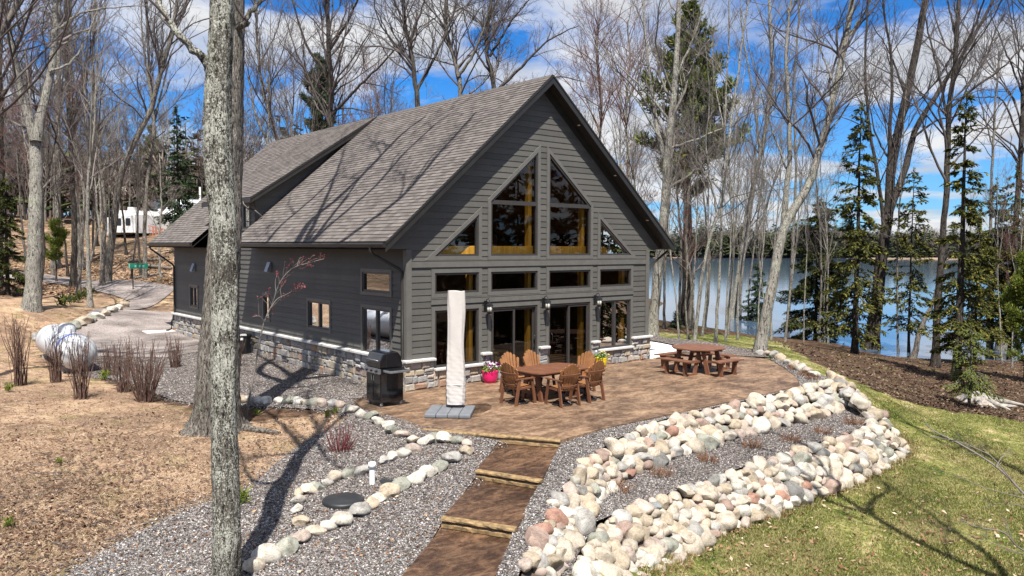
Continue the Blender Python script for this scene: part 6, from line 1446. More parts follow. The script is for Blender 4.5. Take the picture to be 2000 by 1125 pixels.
for k in range(12):      # evergreens along the shore beyond the right edge of the view (the windows mirror them)
    X = 16+rgo.uniform(-2, 5); D = 5+k*1.7+rgo.uniform(-.8, .8); c = cg(X+D*.62, D); conifer('dense evergreen on the shore out of frame to the right', (*c, float(H(*c))), rgo.uniform(13, 20), rgo.uniform(2.6, 3.6), 'spruce', 'bark_dark', 300+k, crown_from=.05, spl=.4, dens=.4, gap=.3, group='evergreens along the shore to the right', profile=.7)

# --- traced trees in the left woods and behind the roof
T('thick lichen grey trunk forking high above the left mound', [(62,603),(68,480),(70,350),(69,255)], (34, 30), [([(67,275),(45,190),(28,110),(12,20),(2,-90),(-10,-220)], 20), ([(72,275),(88,190),(104,110),(108,30),(112,-80),(118,-200)], 22), ([(108,60),(160,25),(220,15),(290,10)], 7), ([(96,140),(140,120),(170,70),(190,20)], 6), ([(20,60),(70,20),(130,-10)], 6)], 'bark_pale', 'twig_pale', 101, n=(60, 280, 1000, 2600), t0=.4, s=16, flare=1.45)
T('straight dark trunk left of the driveway bend', [(143,558),(145,470),(143,380),(138,260),(130,120),(128,-60)], (15, 8), [([(137,250),(165,170),(180,80),(200,0)], 6), ([(133,150),(110,60),(90,-20)], 6)], 'bark_dark', 'twig', 102, n=(44, 190, 720, 1900), t0=.4)
T('pale straight trunk between forked trunk and dark trunk', [(109,522),(112,400),(112,250),(115,100),(112,-60)], (17, 9), [([(113,220),(140,120),(150,20)], 7)], 'bark_pale', 'twig_pale', 103, n=(40, 180, 700, 1800), t0=.4)
T('pale trunk right behind the straight dark trunk', [(157,522),(152,440),(146,330),(139,200),(136,50),(140,-80)], (15, 8), [([(147,340),(175,310),(190,280)], 4), ([(140,210),(170,120),(190,40)], 6)], 'bark_pale', 'twig', 104, n=(40, 180, 700, 1800), t0=.4)
T('tall grey tree leaning right across the driveway woods', [(207,550),(222,440),(232,360),(262,280),(292,220),(312,150),(332,80),(346,0),(352,-80)], (18, 8), [([(298,205),(285,120),(276,40),(280,-50)], 7), ([(312,150),(318,60),(300,-30)], 5)], 'bark_grey', 'twig', 105, n=(44, 200, 800, 2000), t0=.45)
T('grey trunk at the foot of the leaning driveway tree', [(199,558),(203,470),(205,400),(191,280),(182,150),(186,0),(190,-80)], (11, 6), [], 'bark_grey', 'twig', 106, n=(34, 150, 600, 1600), t0=.4)
T('slender grey tree left of the number sign', [(283,543),(283,440),(288,350),(300,250),(291,120),(286,0),(286,-60)], (10, 5), [([(298,255),(320,160),(340,90),(380,30)], 5)], 'bark_grey', 'twig', 107, n=(34, 150, 600, 1600), t0=.4)
T('thin pale sapling trunk right of the number sign', [(313,546),(311,470),(315,400),(312,300)], (6, 3), [], 'bark_pale', 'twig_pale', 108, n=(14, 50, 200, 500), t0=.4)
T('thin crooked pale stem behind the dark trunk', [(172,533),(186,470),(197,420),(193,330),(200,240)], (6, 3), [], 'bark_pale', 'twig_pale', 109, n=(14, 50, 200, 500), t0=.4)
T('dark trunk at the very left edge of the frame', [(0,560),(3,420),(2,250),(1,100),(6,-60)], (12, 8), [([(2,200),(40,120),(70,60)], 5)], 'bark_dark', 'twig', 110, n=(34, 150, 600, 1600), t0=.3)
T('twin stemmed tree in the gap right of the foreground trunks', [(555,440),(550,380),(543,280),(520,200),(505,120),(500,20),(495,-60)], (11, 5), [([(548,330),(505,240),(490,180),(482,100)], 7), ([(505,130),(540,60),(560,-20)], 5)], 'bark_grey', 'twig', 111, D=52, n=(44, 200, 800, 2200), t0=.35)
T('large tree above the dormer roof with spreading dark limbs', [(655,440),(652,380),(648,300),(645,240),(646,160),(641,60),(640,-80)], (20, 10), [([(648,225),(700,170),(760,110),(800,60)], 8), ([(645,150),(600,90),(570,0),(550,-60)], 8), ([(642,100),(690,20),(720,-80)], 8), ([(646,190),(590,130),(545,80)], 6)], 'bark_dark', 'twig', 112, D=46, n=(64, 300, 1150, 3000), t0=.35)
T('dark tree rising over the middle of the ridge', [(830,440),(825,300),(815,195),(806,120),(790,40),(780,-80)], (16, 8), [([(815,175),(850,110),(885,30),(900,-50)], 8), ([(808,140),(770,90),(735,20)], 7), ([(800,80),(830,0),(850,-80)], 6)], 'bark_dark', 'twig', 113, D=42, n=(60, 280, 1100, 2800), t0=.35)
T('grey tree over the ridge right of its middle', [(910,440),(905,300),(898,170),(886,110),(870,40),(878,-80)], (14, 7), [([(895,150),(932,90),(962,0),(970,-60)], 8), ([(900,190),(935,170),(975,120),(1000,60)], 5)], 'bark_grey', 'twig', 114, D=44, n=(60, 280, 1100, 2800), t0=.35)
T('broad bare crown just left of the roof peak', [(985,440),(980,300),(965,170),(950,90),(960,0),(955,-80)], (15, 7), [([(968,180),(1020,130),(1070,80),(1130,50)], 8), ([(956,110),(1000,40),(1050,-20)], 7), ([(962,150),(920,80),(900,0)], 6), ([(975,230),(1030,180),(1085,150),(1140,160)], 6)], 'bark_dark', 'twig', 115, D=43, n=(70, 320, 1200, 3200), t0=.3)
T('slim reddish twigged tree right of the roof peak', [(1175,440),(1170,320),(1175,200),(1165,120),(1170,40)], (8, 4), [([(1172,260),(1140,180),(1120,120)], 4)], 'bark_grey', 'twig_red', 116, D=50, n=(44, 220, 900, 2400), t0=.3)
T('bare reddish tree between roof peak and tall pale trunk', [(1232,440),(1228,330),(1222,220),(1230,120),(1225,40)], (9, 4), [([(1224,240),(1200,150),(1190,70)], 4), ([(1226,200),(1250,120),(1260,60)], 4)], 'bark_pale', 'twig_red', 117, D=54, n=(44, 220, 900, 2400), t0=.3)

for k, (X, D, hh, lb) in enumerate([(8.6,9.8,15,'bare tree out of frame to the right whose shadow falls on the lawn'), (12.3,14.5,17,'bare tree out of frame at the right, farther from the camera'), (-9.5,4.5,15,'bare tree out of frame to the left whose shadow streaks the needle floor'), (-13,12,16,'bare tree out of frame at the left, farther from the camera'), (-14.5,21.2,19,'bare tree just out of frame to the left beside the shrubs')]):
    c = cg(X, D); b = np.array([*c, float(H(*c))]); rg = np.random.default_rng(600+k); m_ = [b+[rg.normal(0, .25)*i, rg.normal(0, .25)*i, hh*i/5-.1] for i in range(6)]; lim_ = []
    for q in range(3):
        i = rg.integers(2, 4); a = rg.uniform(0, 6.28); e = 2.4 if k != 4 else 4.2; s0 = m_[i]; lim_.append(([s0, s0+[e*.4*math.cos(a), e*.4*math.sin(a), hh*.15], s0+[e*math.cos(a+.3), e*math.sin(a+.3), hh*.45]], .09, .02))
    tree(lb, b, (m_, .16, .02), lim_, 'bark_grey', 'twig', 620+k, n=(30, 120, 380, 800) if k != 4 else (80, 320, 900, 1500), ntr=26)
# --- the rest of the woods: shared prototypes
def proto(seed, h, bark, twig, forks, n):
    rg = np.random.default_rng(seed); lx = np.cumsum(rg.normal(0, .22, 6)); ly = np.cumsum(rg.normal(0, .22, 6)); z = np.linspace(0, h, 6)
    m_ = [(lx[i], ly[i], z[i]) for i in range(6)]; lim = []
    for k in range(forks):
        i = rg.integers(2, 4); a = rg.uniform(0, 6.28); s = np.array(m_[i])+(np.array(m_[i+1])-np.array(m_[i]))*.3; e = rg.uniform(1.2, 2.8); hh = (h-s[2])*rg.uniform(.6, .95)
        lim.append(([s, s+[e*.45*math.cos(a), e*.45*math.sin(a), hh*.33], s+[e*.75*math.cos(a), e*.75*math.sin(a), hh*.66], s+[e*math.cos(a+.3), e*math.sin(a+.3), hh]], .0062*h*.62, .015))
    return tree('bare grey tree among many in the leafless woods', (0, 0, 0), (m_, .0085*h, .015), lim, bark, twig, seed, n=n, rtw=.009, t0=.3, s=9)
protos = [proto(200+k, [15, 17, 19, 16, 14, 18, 20, 16][k], ['bark_grey', 'bark_pale', 'bark_grey', 'bark_dark', 'bark_pale', 'bark_grey', 'bark_pale', 'bark_dark'][k], ['twig', 'twig_pale', 'twig', 'twig', 'twig_red', 'twig', 'twig_pale', 'twig'][k], [1, 2, 2, 1, 2, 3, 1, 2][k], (30, 130, 460, 1100)) for k in range(8)]
rgw = np.random.default_rng(77); spots = []
def try_spot(X, D, mind):
    for a, b in spots:
        if (a-X)**2+(b-D)**2 < mind**2: return False
    spots.append((X, D)); return True
cnt = 0
while cnt < 66:
    D = rgw.uniform(46, 112); u = rgw.uniform(-60, 470); X = (u-1000)/FPX*D
    if abs(u-250) < 38 and D < 93 and rgw.random() < .55: continue
    if 280 < u < 430 and D < 101: continue
    c = cg(X, D)
    if inpoly(np.array([c[0]]), np.array([c[1]]), DRV)[0]: continue
    if try_spot(X, D, 2.0): cnt += 1
nl = len(spots); cnt = 0
while cnt < 30:
    D = rgw.uniform(48, 84); u = rgw.uniform(470, 1250); X = (u-1000)/FPX*D; c = cg(X, D)
    if float(H(*c)) < -2.7: D = rgw.uniform(44, 56); X = (u-1000)/FPX*D; c = cg(X, D)
    if float(H(*c)) < -2.85: continue
    if (-2 < c[0] < 12 and c[1] < 23): continue
    if try_spot(X, D, 1.6): cnt += 1
nm = len(spots); cnt = 0
while cnt < 18:
    u = rgw.uniform(1290, 1980); v = rgw.uniform(650, 668)+max(0, (u-1550))*.12
    b = G(u, v); X, D = to_cg(b[0], b[1])
    if b[2] > -2.85 and try_spot(X, D, 1.2): cnt += 1
for i, (X, D) in enumerate(spots):
    if i < nl: lb, gr, k = 'bare tree among many in the leafless woods beyond the driveway', 'bare trees in the woods beyond the driveway', rgw.integers(0, 8)
    elif i < nm: lb, gr, k = 'bare tree among many standing behind the house roof', 'bare trees behind the house', rgw.integers(0, 8)
    else: lb, gr, k = 'slender bare tree in the row along the lake shore', 'slender bare trees along the shore', rgw.choice([1, 4, 6])
    used = getattr(protos[k], '_x', None); o = protos[k] if not protos[k].get('used') else copy_tree(protos[k])
    protos[k]['used'] = 1; c = cg(X, D); o.location = (*c, float(H(*c))-.05); s = rgw.uniform(.75, 1.15)*(.72 if i >= nm else 1.0); w = s*rgw.uniform(.8, 1.05)*(.6 if i >= nm else 1); o.scale = (w, w, s); o.rotation_euler = (rgw.normal(0, .04), rgw.normal(0, .04), rgw.uniform(0, 6.28)); o['label'] = lb; o['group'] = gr
for o in protos:
    if 'used' in o: del o['used']
for o in list(bpy.data.objects):
    if 'used' in o: del o['used']

# --- far woods beyond the driveway and around the lake: masses nobody could count
def far_woods(name, XD, hts, seed, colors, wide=1.0, everg=.25):
    rg = np.random.default_rng(seed); n = len(XD); st = []; tw = []; ev = []
    for (X, D), h in zip(XD, hts):
        c = cg(X, D); z = float(h_cg(np.array([X]), np.array([D]))[0]) if D < 400 else -1.5+(D-530)*.03; b = np.array([*c, z])
        if rg.random() < everg:
            m_ = 42; f = rg.random(m_)**.8; a = rg.uniform(0, 6.28, m_); r = (1-f)*h*.2*wide+.25; zz = (.12+.88*f)*h
            pos = b+np.stack([np.cos(a)*r*.25, np.sin(a)*r*.25, zz], 1); d = norm(np.stack([np.cos(a), np.sin(a), np.full(m_, -.25)], 1)); ev.append(sprays(rg, pos, d, r*1.1+.4, np.full(m_, h*.035)+.15*r, np.array([0, 0, 1.])+rg.normal(0, .3, (m_, 3))))
            st.append((b, b+[0, 0, h*.95], h*.012))
        else:
            st.append((b, b+[rg.normal(0, .5), rg.normal(0, .5), h*.8], h*.012)); m_ = 46; f = .3+.7*rg.random(m_); a = rg.uniform(0, 6.28, m_); r = h*.17*wide*np.sin(np.clip(f, 0, 1)*2.6+.35)+.3
            p0 = b+np.stack([np.cos(a)*r*.3, np.sin(a)*r*.3, f*h*.9-.1*h], 1); d = norm(np.stack([np.cos(a)*.8, np.sin(a)*.8, rg.uniform(.5, 1.4, m_)], 1)); tw.append(sprays(rg, p0, d, r*rg.uniform(.7, 1.4, m_)+.5, np.full(m_, .10*wide), rg.normal(0, 1, (m_, 3))))
    S_ = np.array([[a, b] for a, b, r in st]); Rr = np.array([[r, r*.35] for a, b, r in st]); V1, F1 = tubes(S_, Rr, 4)
    parts = [(V1, F1)]
    if tw: parts.append(merge(tw))
    V, F = merge(parts); me = np_mesh(name, V, F); link(name, me, colors[0], kind='stuff')
    if ev: V, F = merge(ev); link('far_evergreens', np_mesh('far_evergreens', V, F), colors[1], kind='stuff')
MT['fartwig'] = islandmat('far_grey_brown_wood', [(0, (.09,.07,.06)), (.5, (.16,.13,.115)), (1, (.27,.235,.205))], .9, .1)
MT['farpine'] = islandmat('far_evergreen_wood', [(0, (.022,.036,.020)), (.5, (.042,.058,.026)), (1, (.085,.095,.035))], .8, .1)
MT['farshoretwig'] = islandmat('far_shore_bare_wood', [(0, (.10,.075,.065)), (.5, (.16,.125,.11)), (1, (.22,.19,.16))], .9, .1)
rg = np.random.default_rng(9); XD = []
for k in range(430): D = rg.uniform(100, 175); u = rg.uniform(-120, 620); XD.append(((u-1000)/FPX*D, D))
far_woods('far_woods', XD, rg.uniform(9, 15, len(XD)), 10, (MT['fartwig'], MT['farpine']), everg=.12)
XD = []; hs_ = []
for k in range(1500): u = rg.uniform(1080, 2150); D = 532+55*rg.random()**1.5-.10*max(0, (u-1000)/FPX*560); XD.append(((u-1000)/FPX*D, D)); hs_.append(rg.uniform(13, 19)+(6 if rg.random() < .16 else 0)+2.5*math.sin(u*.013)+2*math.sin(u*.031+2)+(D-530)*.05)
far_woods('far_shore_woods', XD, np.array(hs_), 12, (MT['farshoretwig'], MT['farpine']), wide=1.5, everg=.46)

# ------------------------------------------------------------------ shrubs, saplings, tufts
def stems(name, label, cat, base, h, n, spread, fan, mat, seed, group=None, r=.011, side=3, part='stems'):
    rg = np.random.default_rng(seed); t = root(name, label, cat, tuple(base), 0, group); a = rg.uniform(0, 6.28, n); rr = spread*np.sqrt(rg.random(n)); p = np.stack([np.cos(a)*rr, np.sin(a)*rr, np.full(n, -.05)], 1)
    d = norm(np.stack([np.cos(a)*fan*rr/spread, np.sin(a)*fan*rr/spread, np.ones(n)], 1)); K = 8; pts = [p]; ln = h*rg.uniform(.55, 1.05, n)
    for k in range(K-1): d = norm(d+rg.normal(0, .07, (n, 3))+np.array([0, 0, .03])); pts.append(pts[-1]+d*(ln/(K-1))[:, None])
    B = np.stack(pts, 1); R0 = (r*rg.uniform(.6, 1.2, n))[:, None]*np.linspace(1, .35, K)[None]; c, cr = kids(rg, B, R0, n*side, .25, 1.0, (.25, .7), .22, 4, .4, .12, .6, lmin=.1)
    V, F = merge([tubes(B, R0, 5), tubes(c, np.maximum(cr, .003), 3)]); link(part, np_mesh(part, V, F, smooth=True), mat, t); return t
MT['shrubtwig'] = plain('brown_shrub_stems', (.115,.070,.055), .85, .4, 14, spec=.2); MT['redstem'] = plain('dark_red_stems', (.11,.016,.019), .6, .3, 14); MT['drygrass'] = plain('dry_russet_grass', (.20,.095,.045), .85, .4, 20)
for k, (u, v, vt, wpx, n, fan, lb) in enumerate([(37,752,612,13,26,.04,'tall bare shrub of upright stems at the left edge'), (109,746,632,11,22,.05,'bare upright shrub in front of the propane tank, left of two'), (156,777,640,14,28,.06,'bare upright shrub in front of the propane tank end'), (212,734,662,11,18,.08,'low bare shrub just right of the propane tank'), (241,765,655,11,22,.10,'narrow bare shrub left of the fan shaped one'), (284,783,655,13,46,.42,'fan shaped bare shrub spreading wide from its base'), (343,718,648,9,22,.06,'small bare shrub on the gravel near the house wall'), (464,716,648,5,14,.06,'reddish bare shrub partly hidden by the foreground trunks')]):
    b = G(u, v); D = to_cg(b[0], b[1])[1]; stems('bare_shrub', lb, 'shrub', b, (v-vt)/FPX*D, int(n*1.7), wpx*D/FPX, fan, MT['shrubtwig'], 400+k, 'bare shrubs beside the gravel', r=.0135)
b = G(664, 883); stems('red_twig_shrub', 'small dark red twigged shrub on the gravel in the tree shadow', 'shrub', b, .62, 46, .12, .8, MT['redstem'], 420, r=.009, side=2)
zb = lambda u, v: at_z(u, v, -.69)
for k, (u, v, s, f) in enumerate([(1205,962,.34,zb), (1290,930,.28,zb), (1382,902,.26,zb), (1467,874,.32,zb), (1546,862,.24,zb), (1607,846,.22,zb), (1668,829,.3,zb), (1556,722,.3,lambda u, v: at_z(u, v, -.05)), (1571,734,.22,lambda u, v: at_z(u, v, -.05)), (1588,742,.24,lambda u, v: at_z(u, v, -.05))]):
    nm_ = 'nearest the path' if k == 0 else (f'{ordinal(k+1)} from the path' if k < 7 else '')
    stems('grass_tuft', f'dry russet grass tuft in the gravel bed between the rock walls, {nm_}' if k < 7 else f'dry grass tuft at the far right corner of the patio gravel, {["farthest back", "in the middle", "closest to the rocks"][k-7]}', 'grass tuft', f(u, v), s, 70, .10, 1.5, MT['drygrass'], 430+k, 'dry tufts in the gravel beds', r=.006, side=1, part='blades')
# budding sapling
c3 = lambda l: [(260+a/3.125, 440+b/3.125) for a, b in l]
b = G(479, 818); Ds = to_cg(b[0], b[1])[1]; t = root('budding_sapling', 'thin leaning sapling with red buds in front of the left wall', 'sapling', tuple(b)); lim = []; prt = []
rg = np.random.default_rng(55)
for pl, r0, dd in ((c3([(700,1160),(712,1040),(740,900),(762,760),(800,590),(850,480),(885,370),(940,290),(1000,250),(1100,222),(1165,205)]), .022, .6), (c3([(835,510),(880,450),(940,420),(1000,385),(1030,378)]), .011, .3), (c3([(798,585),(770,555),(720,560)]), .009, -.2), (c3([(870,400),(868,340),(880,300)]), .008, .1), (c3([(820,480),(790,440),(830,400)]), .008, -.1), (c3([(768,555),(765,480),(760,450)]), .007, -.1), (c3([(1000,250),(1010,215),(1020,195)]), .006, .4), (c3([(905,440),(900,390),(915,360)]), .006, .2)):
    pts = [P(u, v, Ds+dd*i/(len(pl)-1))-b for i, (u, v) in enumerate(pl)]
    if r0 == .022: pts[0] = np.array([0, 0, -.05])
    q = spline(pts, 24); rad = np.linspace(r0, r0*.35, 24); prt.append(limb_mesh(q, rad, 7)); lim.append((q, rad))
LP = np.stack([l[0] for l in lim]); LR = np.stack([l[1] for l in lim]); c, cr = kids(rg, LP, LR, 46, .4, 1.0, (.4, .9), .12, 4, .3, .15, .6, lmin=.12); V, F = merge(prt+[tubes(c, np.maximum(cr, .004), 3)]); link('stem', np_mesh('stem', V, F, smooth=True), MT['twig_pale'], t)
ends = np.concatenate([c[:, -1], c[:, -2], LP[0, 16:], LP[1, 10:]]); ends = np.repeat(ends, 2, 0)+rg.normal(0, .02, (len(ends)*2, 3)); V, F = sprays(rg, ends, norm(rg.normal(0, 1, ends.shape)), rg.uniform(.025, .055, len(ends)), rg.uniform(.010, .018, len(ends)), rg.normal(0, 1, ends.shape))
MT['bud'] = islandmat('red_buds', [(0, (.22,.035,.045)), (1, (.40,.10,.10))], .6, .2, .2); link('buds', np_mesh('buds', V, F), MT['bud'], t)
# sapling reaching in from the right, in the foreground
Dn = 10.5; b = np.array([*cg((2120-1000)/FPX*Dn, Dn), 0]); b[2] = float(H(b[0], b[1])); lim = []; prt = []; t = root('foreground_sapling', 'thin pale bare branches reaching in over the lawn from the right edge', 'sapling', tuple(b)); rg = np.random.default_rng(56)
for pl, r0, dd in (([(2120,1180),(2075,1040),(2010,975),(1950,915),(1880,870),(1830,845),(1810,830)], .020, .8), ([(1985,950),(1940,895),(1915,880),(1870,862),(1800,850)], .009, .4), ([(2010,975),(1930,955),(1880,935),(1840,920)], .007, -.3), ([(1945,912),(1960,890),(1980,885)], .006, .2), ([(2090,1090),(2000,1075),(1960,1040),(1910,1030),(1875,1015)], .013, -.4), ([(2090,1110),(2020,1090),(1950,1065),(1880,1040)], .008, -.2), ([(1975,1050),(1965,1020),(1958,1010)], .006, .1), ([(2100,1120),(2010,1000),(1960,985),(1930,985)], .007, .3)):
    pts = [P(u, v, Dn+dd*i/(len(pl)-1))-b for i, (u, v) in enumerate(pl)]
    if r0 == .020: pts[0] = np.array([0, 0, -.05])
    q = spline(pts, 24); rad = np.linspace(r0, r0*.3, 24); prt.append(limb_mesh(q, rad, 7)); lim.append((q, rad))
V, F = merge(prt); LP = np.stack([l[0] for l in lim]); LR = np.stack([l[1] for l in lim]); c, cr = kids(rg, LP, LR, 50, .2, 1.0, (.5, 1.0), .16, 4, .2, .15, .6, lmin=.12); V, F = merge([(V, F), tubes(c, np.maximum(cr*.7, .0035), 3)]); link('stem', np_mesh('stem', V, F, smooth=True), MT['twig_pale'], t)
# stump
p = G(1912, 786); D = to_cg(p[0], p[1])[1]; t = root('tree_stump', 'weathered pale grey stump with spreading roots at the lawn edge', 'stump', tuple(p)); rg = np.random.default_rng(8); n = 28; mb = MB(); vs = []
pf = [(1.15, -.05), (.75, .06), (.52, .16), (.44, .28), (.42, .36), (.25, .355), (0, .33)]
MT['stump'] = plain('weathered_stump', (.30,.275,.245), .9, .35, 9, bmp=1.0, bscale=16)
for k, (r, z) in enumerate(pf):
    for j in range(n):
        a = 2*math.pi*j/n; lob = (1+.42*max(0, math.sin(a*5+.4))**1.5*(1 if k < 3 else .25) - (.22 if k < 2 else 0)+rg.normal(0, .02)); vs.append((r*lob*math.cos(a)*.92, r*lob*math.sin(a)*.92, z+rg.normal(0, .012)))
mb.add(vs, [(k*n+j, k*n+(j+1) % n, (k+1)*n+(j+1) % n, (k+1)*n+j) for k in range(len(pf)-1) for j in range(n)], 0, True); mb.build('stump_wood', MT['stump'], t)
mb = MB()
for a, l in ((-2.2, 1.3), (-1.2, 1.5), (-.3, 1.4), (2.9, 1.7), (-2.9, 1.5)): mb.tube([(.45*math.cos(a), .45*math.sin(a), .16), (.8*math.cos(a+.1), .8*math.sin(a+.1), .10), (l*math.cos(a+.2), l*math.sin(a+.2), -.03)], [.13, .09, .04], 9)
mb.build('roots', MT['stump'], t)
# small green sprigs
def sprig(label, u, v, s, seed, mat='youngfir', n=60, group=None):
    rg = np.random.default_rng(seed); p = G(u, v); d = norm(rg.normal(0, 1, (n, 3))*np.array([.6, .6, .3])+np.array([0, 0, .8])); pos = rg.normal(0, .15, (n, 3))*s*np.array([1, 1, 0])+np.array([0, 0, 1.])*rg.random((n, 1))*s*.55
    V, F = sprays(rg, pos, d, rg.uniform(.3, .6, n)*s, rg.uniform(.03, .07, n)*s, rg.normal(0, 1, (n, 3))); link('green_sprig', np_mesh('green_sprig', V, F), MT[mat], None, label, 'plant', group, loc=tuple(p))
sprig('bright green fir sprig beside the lichen covered foreground trunk', 470, 985, .34, 1); sprig('small green grass clump on the needle floor at the lower left', 17, 1030, .2, 2); sprig('green clump at the foot of the leftmost shrub', 18, 765, .3, 3)
for k, (u, v) in enumerate([(122,600), (136,596), (150,590), (162,584), (174,578)]): sprig(f'little green evergreen sprout on the mound, {ordinal(k+1)} from the left', u, v, .8, 10+k, 'spruce', group='evergreen sprouts on the mound')
for k, (u, v) in enumerate([(640,815), (655,808), (500,812), (1115,742), (205,742), (115,905)]):
    if k != 3: sprig(['grass clump inside the curve of edging stones', 'grass clump touching the curve of edging stones', 'grass clump behind the sapling stem', '', 'grass clump right of the propane tank', 'tiny green weed on the needle floor'][k], u, v, [.2, .2, .2, .1, .35, .14][k], 30+k)
# fallen logs in the woods
for k, (u0, v0, u1, v1, r, lb) in enumerate([(250,513,322,510,.16,'grey fallen log lying below the pale blue tarp'), (280,522,335,528,.18,'dark fallen log just right of the number sign'), (85,498,140,505,.12,'thin fallen log behind the young pine'), (262,546,322,536,.10,'thin fallen branch along the far side of the driveway'), (10,505,60,512,.14,'fallen log near the left edge behind the spruce')]):
    a = G(u0, v0); b = G(u1, v1); mb = MB(); mb.tube([a+[0, 0, r], (a+b)/2+[0, 0, r*1.3], b+[0, 0, r]], [r, r*.85, r*.6], 8); mb.build('fallen_log', MT['bark_grey'], None, label=lb, cat='log')

# ------------------------------------------------------------------ ground litter, grass: masses
def blades(name, pts, hmin, hmax, wmin, wmax, mat, lean=.5):
    n = len(pts); a = RNG.uniform(0, 6.28, n); d = np.stack([np.cos(a), np.sin(a), np.zeros(n)], 1); hh = RNG.uniform(hmin, hmax, n)[:, None]; w = RNG.uniform(wmin, wmax, n)[:, None]; lz = RNG.normal(0, lean, (n, 2)); up = norm(np.concatenate([lz, np.ones((n, 1))], 1))
    V = np.stack([pts-d*w, pts+d*w, pts+up*hh], 1).reshape(-1, 3); link(name, np_mesh(name, V, None, np.arange(n*3).reshape(-1, 3)), mat, kind='stuff')
lawn_px = [(1020,1130),(1275,1140),(1330,1092),(1392,1054),(1482,1019),(1602,972),(1717,926),(1776,884),(1742,842),(1702,803),(1668,770),(1625,738),(1560,705),(1490,690),(1290,655),(1290,642),(1400,652),(1500,662),(1560,692),(1630,727),(1710,763),(1790,789),(1860,804),(1940,813),(2050,835),(2050,1150),(1020,1150)]
(u, v), = scatter_px([(lawn_px, 0)], 210000); q, D, f = Gs(u, v); q = q[f]; keep = np.sin(q[:, 0]*1.3+1.5*np.sin(q[:, 1]*.9))*np.sin(q[:, 1]*1.1+np.sin(q[:, 0]*.7))+RNG.normal(0, .55, len(q)) > -.35; q = q[keep]; q[:, 2] -= .012
MT['grass'] = islandmat('lawn_blades', [(0, (.055,.085,.014)), (.3, (.12,.15,.028)), (.55, (.21,.215,.055)), (.78, (.35,.31,.125)), (1, (.56,.475,.28))], .8, .2, .3, tint=(.5, (.36,.31,.15), .45, .62))
blades('lawn_grass', q, .03, .08, .004, .012, MT['grass'], .7)
def flat_bits(name, pts, lmin, lmax, asp, mat, lift=.012, tilt=.35):
    n = len(pts); a = RNG.uniform(0, 6.28, n); d = np.stack([np.cos(a), np.sin(a), RNG.normal(0, tilt, n)], 1); e = np.stack([-np.sin(a), np.cos(a), RNG.normal(0, tilt, n)], 1); l_ = RNG.uniform(lmin, lmax, n)[:, None]; w = l_*asp*RNG.uniform(.7, 1.3, n)[:, None]; p = pts+np.array([0, 0, lift])
    V = np.stack([p-d*l_, p+e*w, p+d*l_, p-e*w], 1).reshape(-1, 3); link(name, np_mesh(name, V, np.arange(n*4).reshape(-1, 4)), mat, kind='stuff')
MT['leaf'] = islandmat('dead_leaves', [(0, (.07,.032,.018)), (.4, (.17,.085,.045)), (.7, (.28,.16,.09)), (.9, (.42,.30,.20)), (1, (.60,.50,.38))], .85, .2, .15); MT['leafdark'] = islandmat('dark_litter', [(0, (.045,.022,.014)), (.6, (.12,.065,.038)), (.9, (.22,.14,.09)), (1, (.38,.29,.21))], .85); MT['litter'] = islandmat('shaded_shore_litter', [(0, (.022,.014,.010)), (.5, (.060,.036,.023)), (.85, (.115,.072,.045)), (1, (.28,.20,.135))], .85); MT['needle'] = islandmat('pine_straw', [(0, (.10,.06,.04)), (.4, (.28,.185,.12)), (.75, (.44,.32,.215)), (1, (.64,.52,.39))], .9, .15)  # litter on the shore bank: leaf colours darkened, tree shade painted in
straw_px = [(-40,640),(60,605),(240,585),(150,640),(95,665),(160,740),(330,790),(420,835),(640,805),(690,825),(560,905),(480,968),(390,996),(230,1065),(90,1130),(-40,1150)]
(u, v), = scatter_px([(straw_px, 0)], 90000); q, D, f = Gs(u, v); flat_bits('pine_straw', q[f], .02, .055, .06, MT['needle'], .004, .25)
(u, v), = scatter_px([(straw_px, 0)], 6000); q, D, f = Gs(u, v); flat_bits('dead_leaves', q[f], .012, .035, .5, MT['leafdark'], .012)
(u, v), = scatter_px([(straw_px, 0)], 46); q, D, f = Gs(u, v); q = np.repeat(q[f], 70, 0)+RNG.normal(0, .38, (int(f.sum())*70, 3))*np.array([1.5, .8, 0]); q[:, 2] = H(q[:, 0], q[:, 1]); ok = ~inpoly(q[:, 0], q[:, 1], np.array(GR)); flat_bits('dead_leaves', q[ok], .018, .05, .5, MT['leafdark'], .012)
wood_px = [(1500,664),(1560,670),(1700,690),(1990,705),(2050,720),(2050,835),(1940,812),(1860,803),(1790,788),(1710,762),(1630,726),(1560,690)]
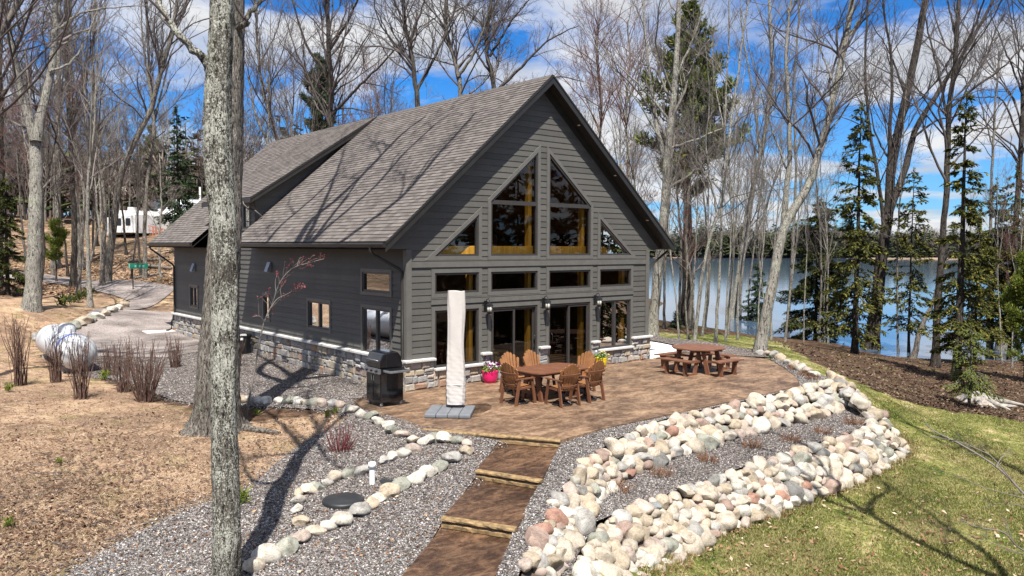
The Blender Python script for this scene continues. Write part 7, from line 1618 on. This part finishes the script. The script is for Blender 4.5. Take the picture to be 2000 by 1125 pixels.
(u, v), = scatter_px([(wood_px, 0)], 14000); q, D, f = Gs(u, v); flat_bits('dead_leaves', q[f & (q[:, 2] > -2.85)], .03, .08, .5, MT['litter'], .02)
(u, v), = scatter_px([([(-40,500),(330,500),(345,560),(150,575),(-40,580)], 0)], 5500); q, D, f = Gs(u, v); q = q[f]; q = q[~inpoly(q[:, 0], q[:, 1], DRV)]; flat_bits('dead_leaves', q, .06, .14, .5, MT['leaf'], .03)
(u, v), = scatter_px([(lawn_px, 0)], 2200); q, D, f = Gs(u, v); flat_bits('dead_leaves', q[f], .02, .055, .5, MT['leaf'], .035)
tt = resamp(np.concatenate([k4[:, :], e2]), 500)[0]; q = np.repeat(tt, 16, 0)+RNG.normal(0, .11, (8000, 3)); q[:, 2] = H(q[:, 0], q[:, 1])-.01; blades('edge_grass', q, .06, .17, .004, .010, MT['grass'], .45)
(u, v), = scatter_px([(gp, 0)], 900); q, D, f = Gs(u, v); flat_bits('dead_leaves', q[f], .015, .04, .5, MT['leaf'], .04)
tc_ = np.concatenate([k4[:, :], e2]); tt = resamp(tc_, 400)[0]; q = np.repeat(tt, 4, 0)+RNG.normal(0, .14, (1600, 3)); q[:, 2] = H(q[:, 0], q[:, 1]); flat_bits('dead_leaves', q, .02, .05, .5, MT['leaf'], .03)
# fallen twigs on the needle floor
(u, v), = scatter_px([(straw_px, 0)], 520); q, D, f = Gs(u, v); n = len(q); a = RNG.uniform(0, 6.28, n); l_ = RNG.uniform(.06, .38, n); K = 5; pts = [q+np.array([0, 0, .012])]; d = np.stack([np.cos(a), np.sin(a), np.zeros(n)], 1)
for k in range(K-1): d = norm(d+RNG.normal(0, .22, (n, 3))*np.array([1, 1, .25])); pts.append(pts[-1]+d*(l_/(K-1))[:, None])
B = np.stack(pts, 1); B[..., 2] = np.maximum(B[..., 2], H(B[..., 0], B[..., 1])+.006); V, F = tubes(B, RNG.uniform(.004, .009, n)[:, None]*np.linspace(1, .4, K)[None], 5); link('fallen_twigs', np_mesh('fallen_twigs', V, F, smooth=True), MT['twig'], kind='stuff')
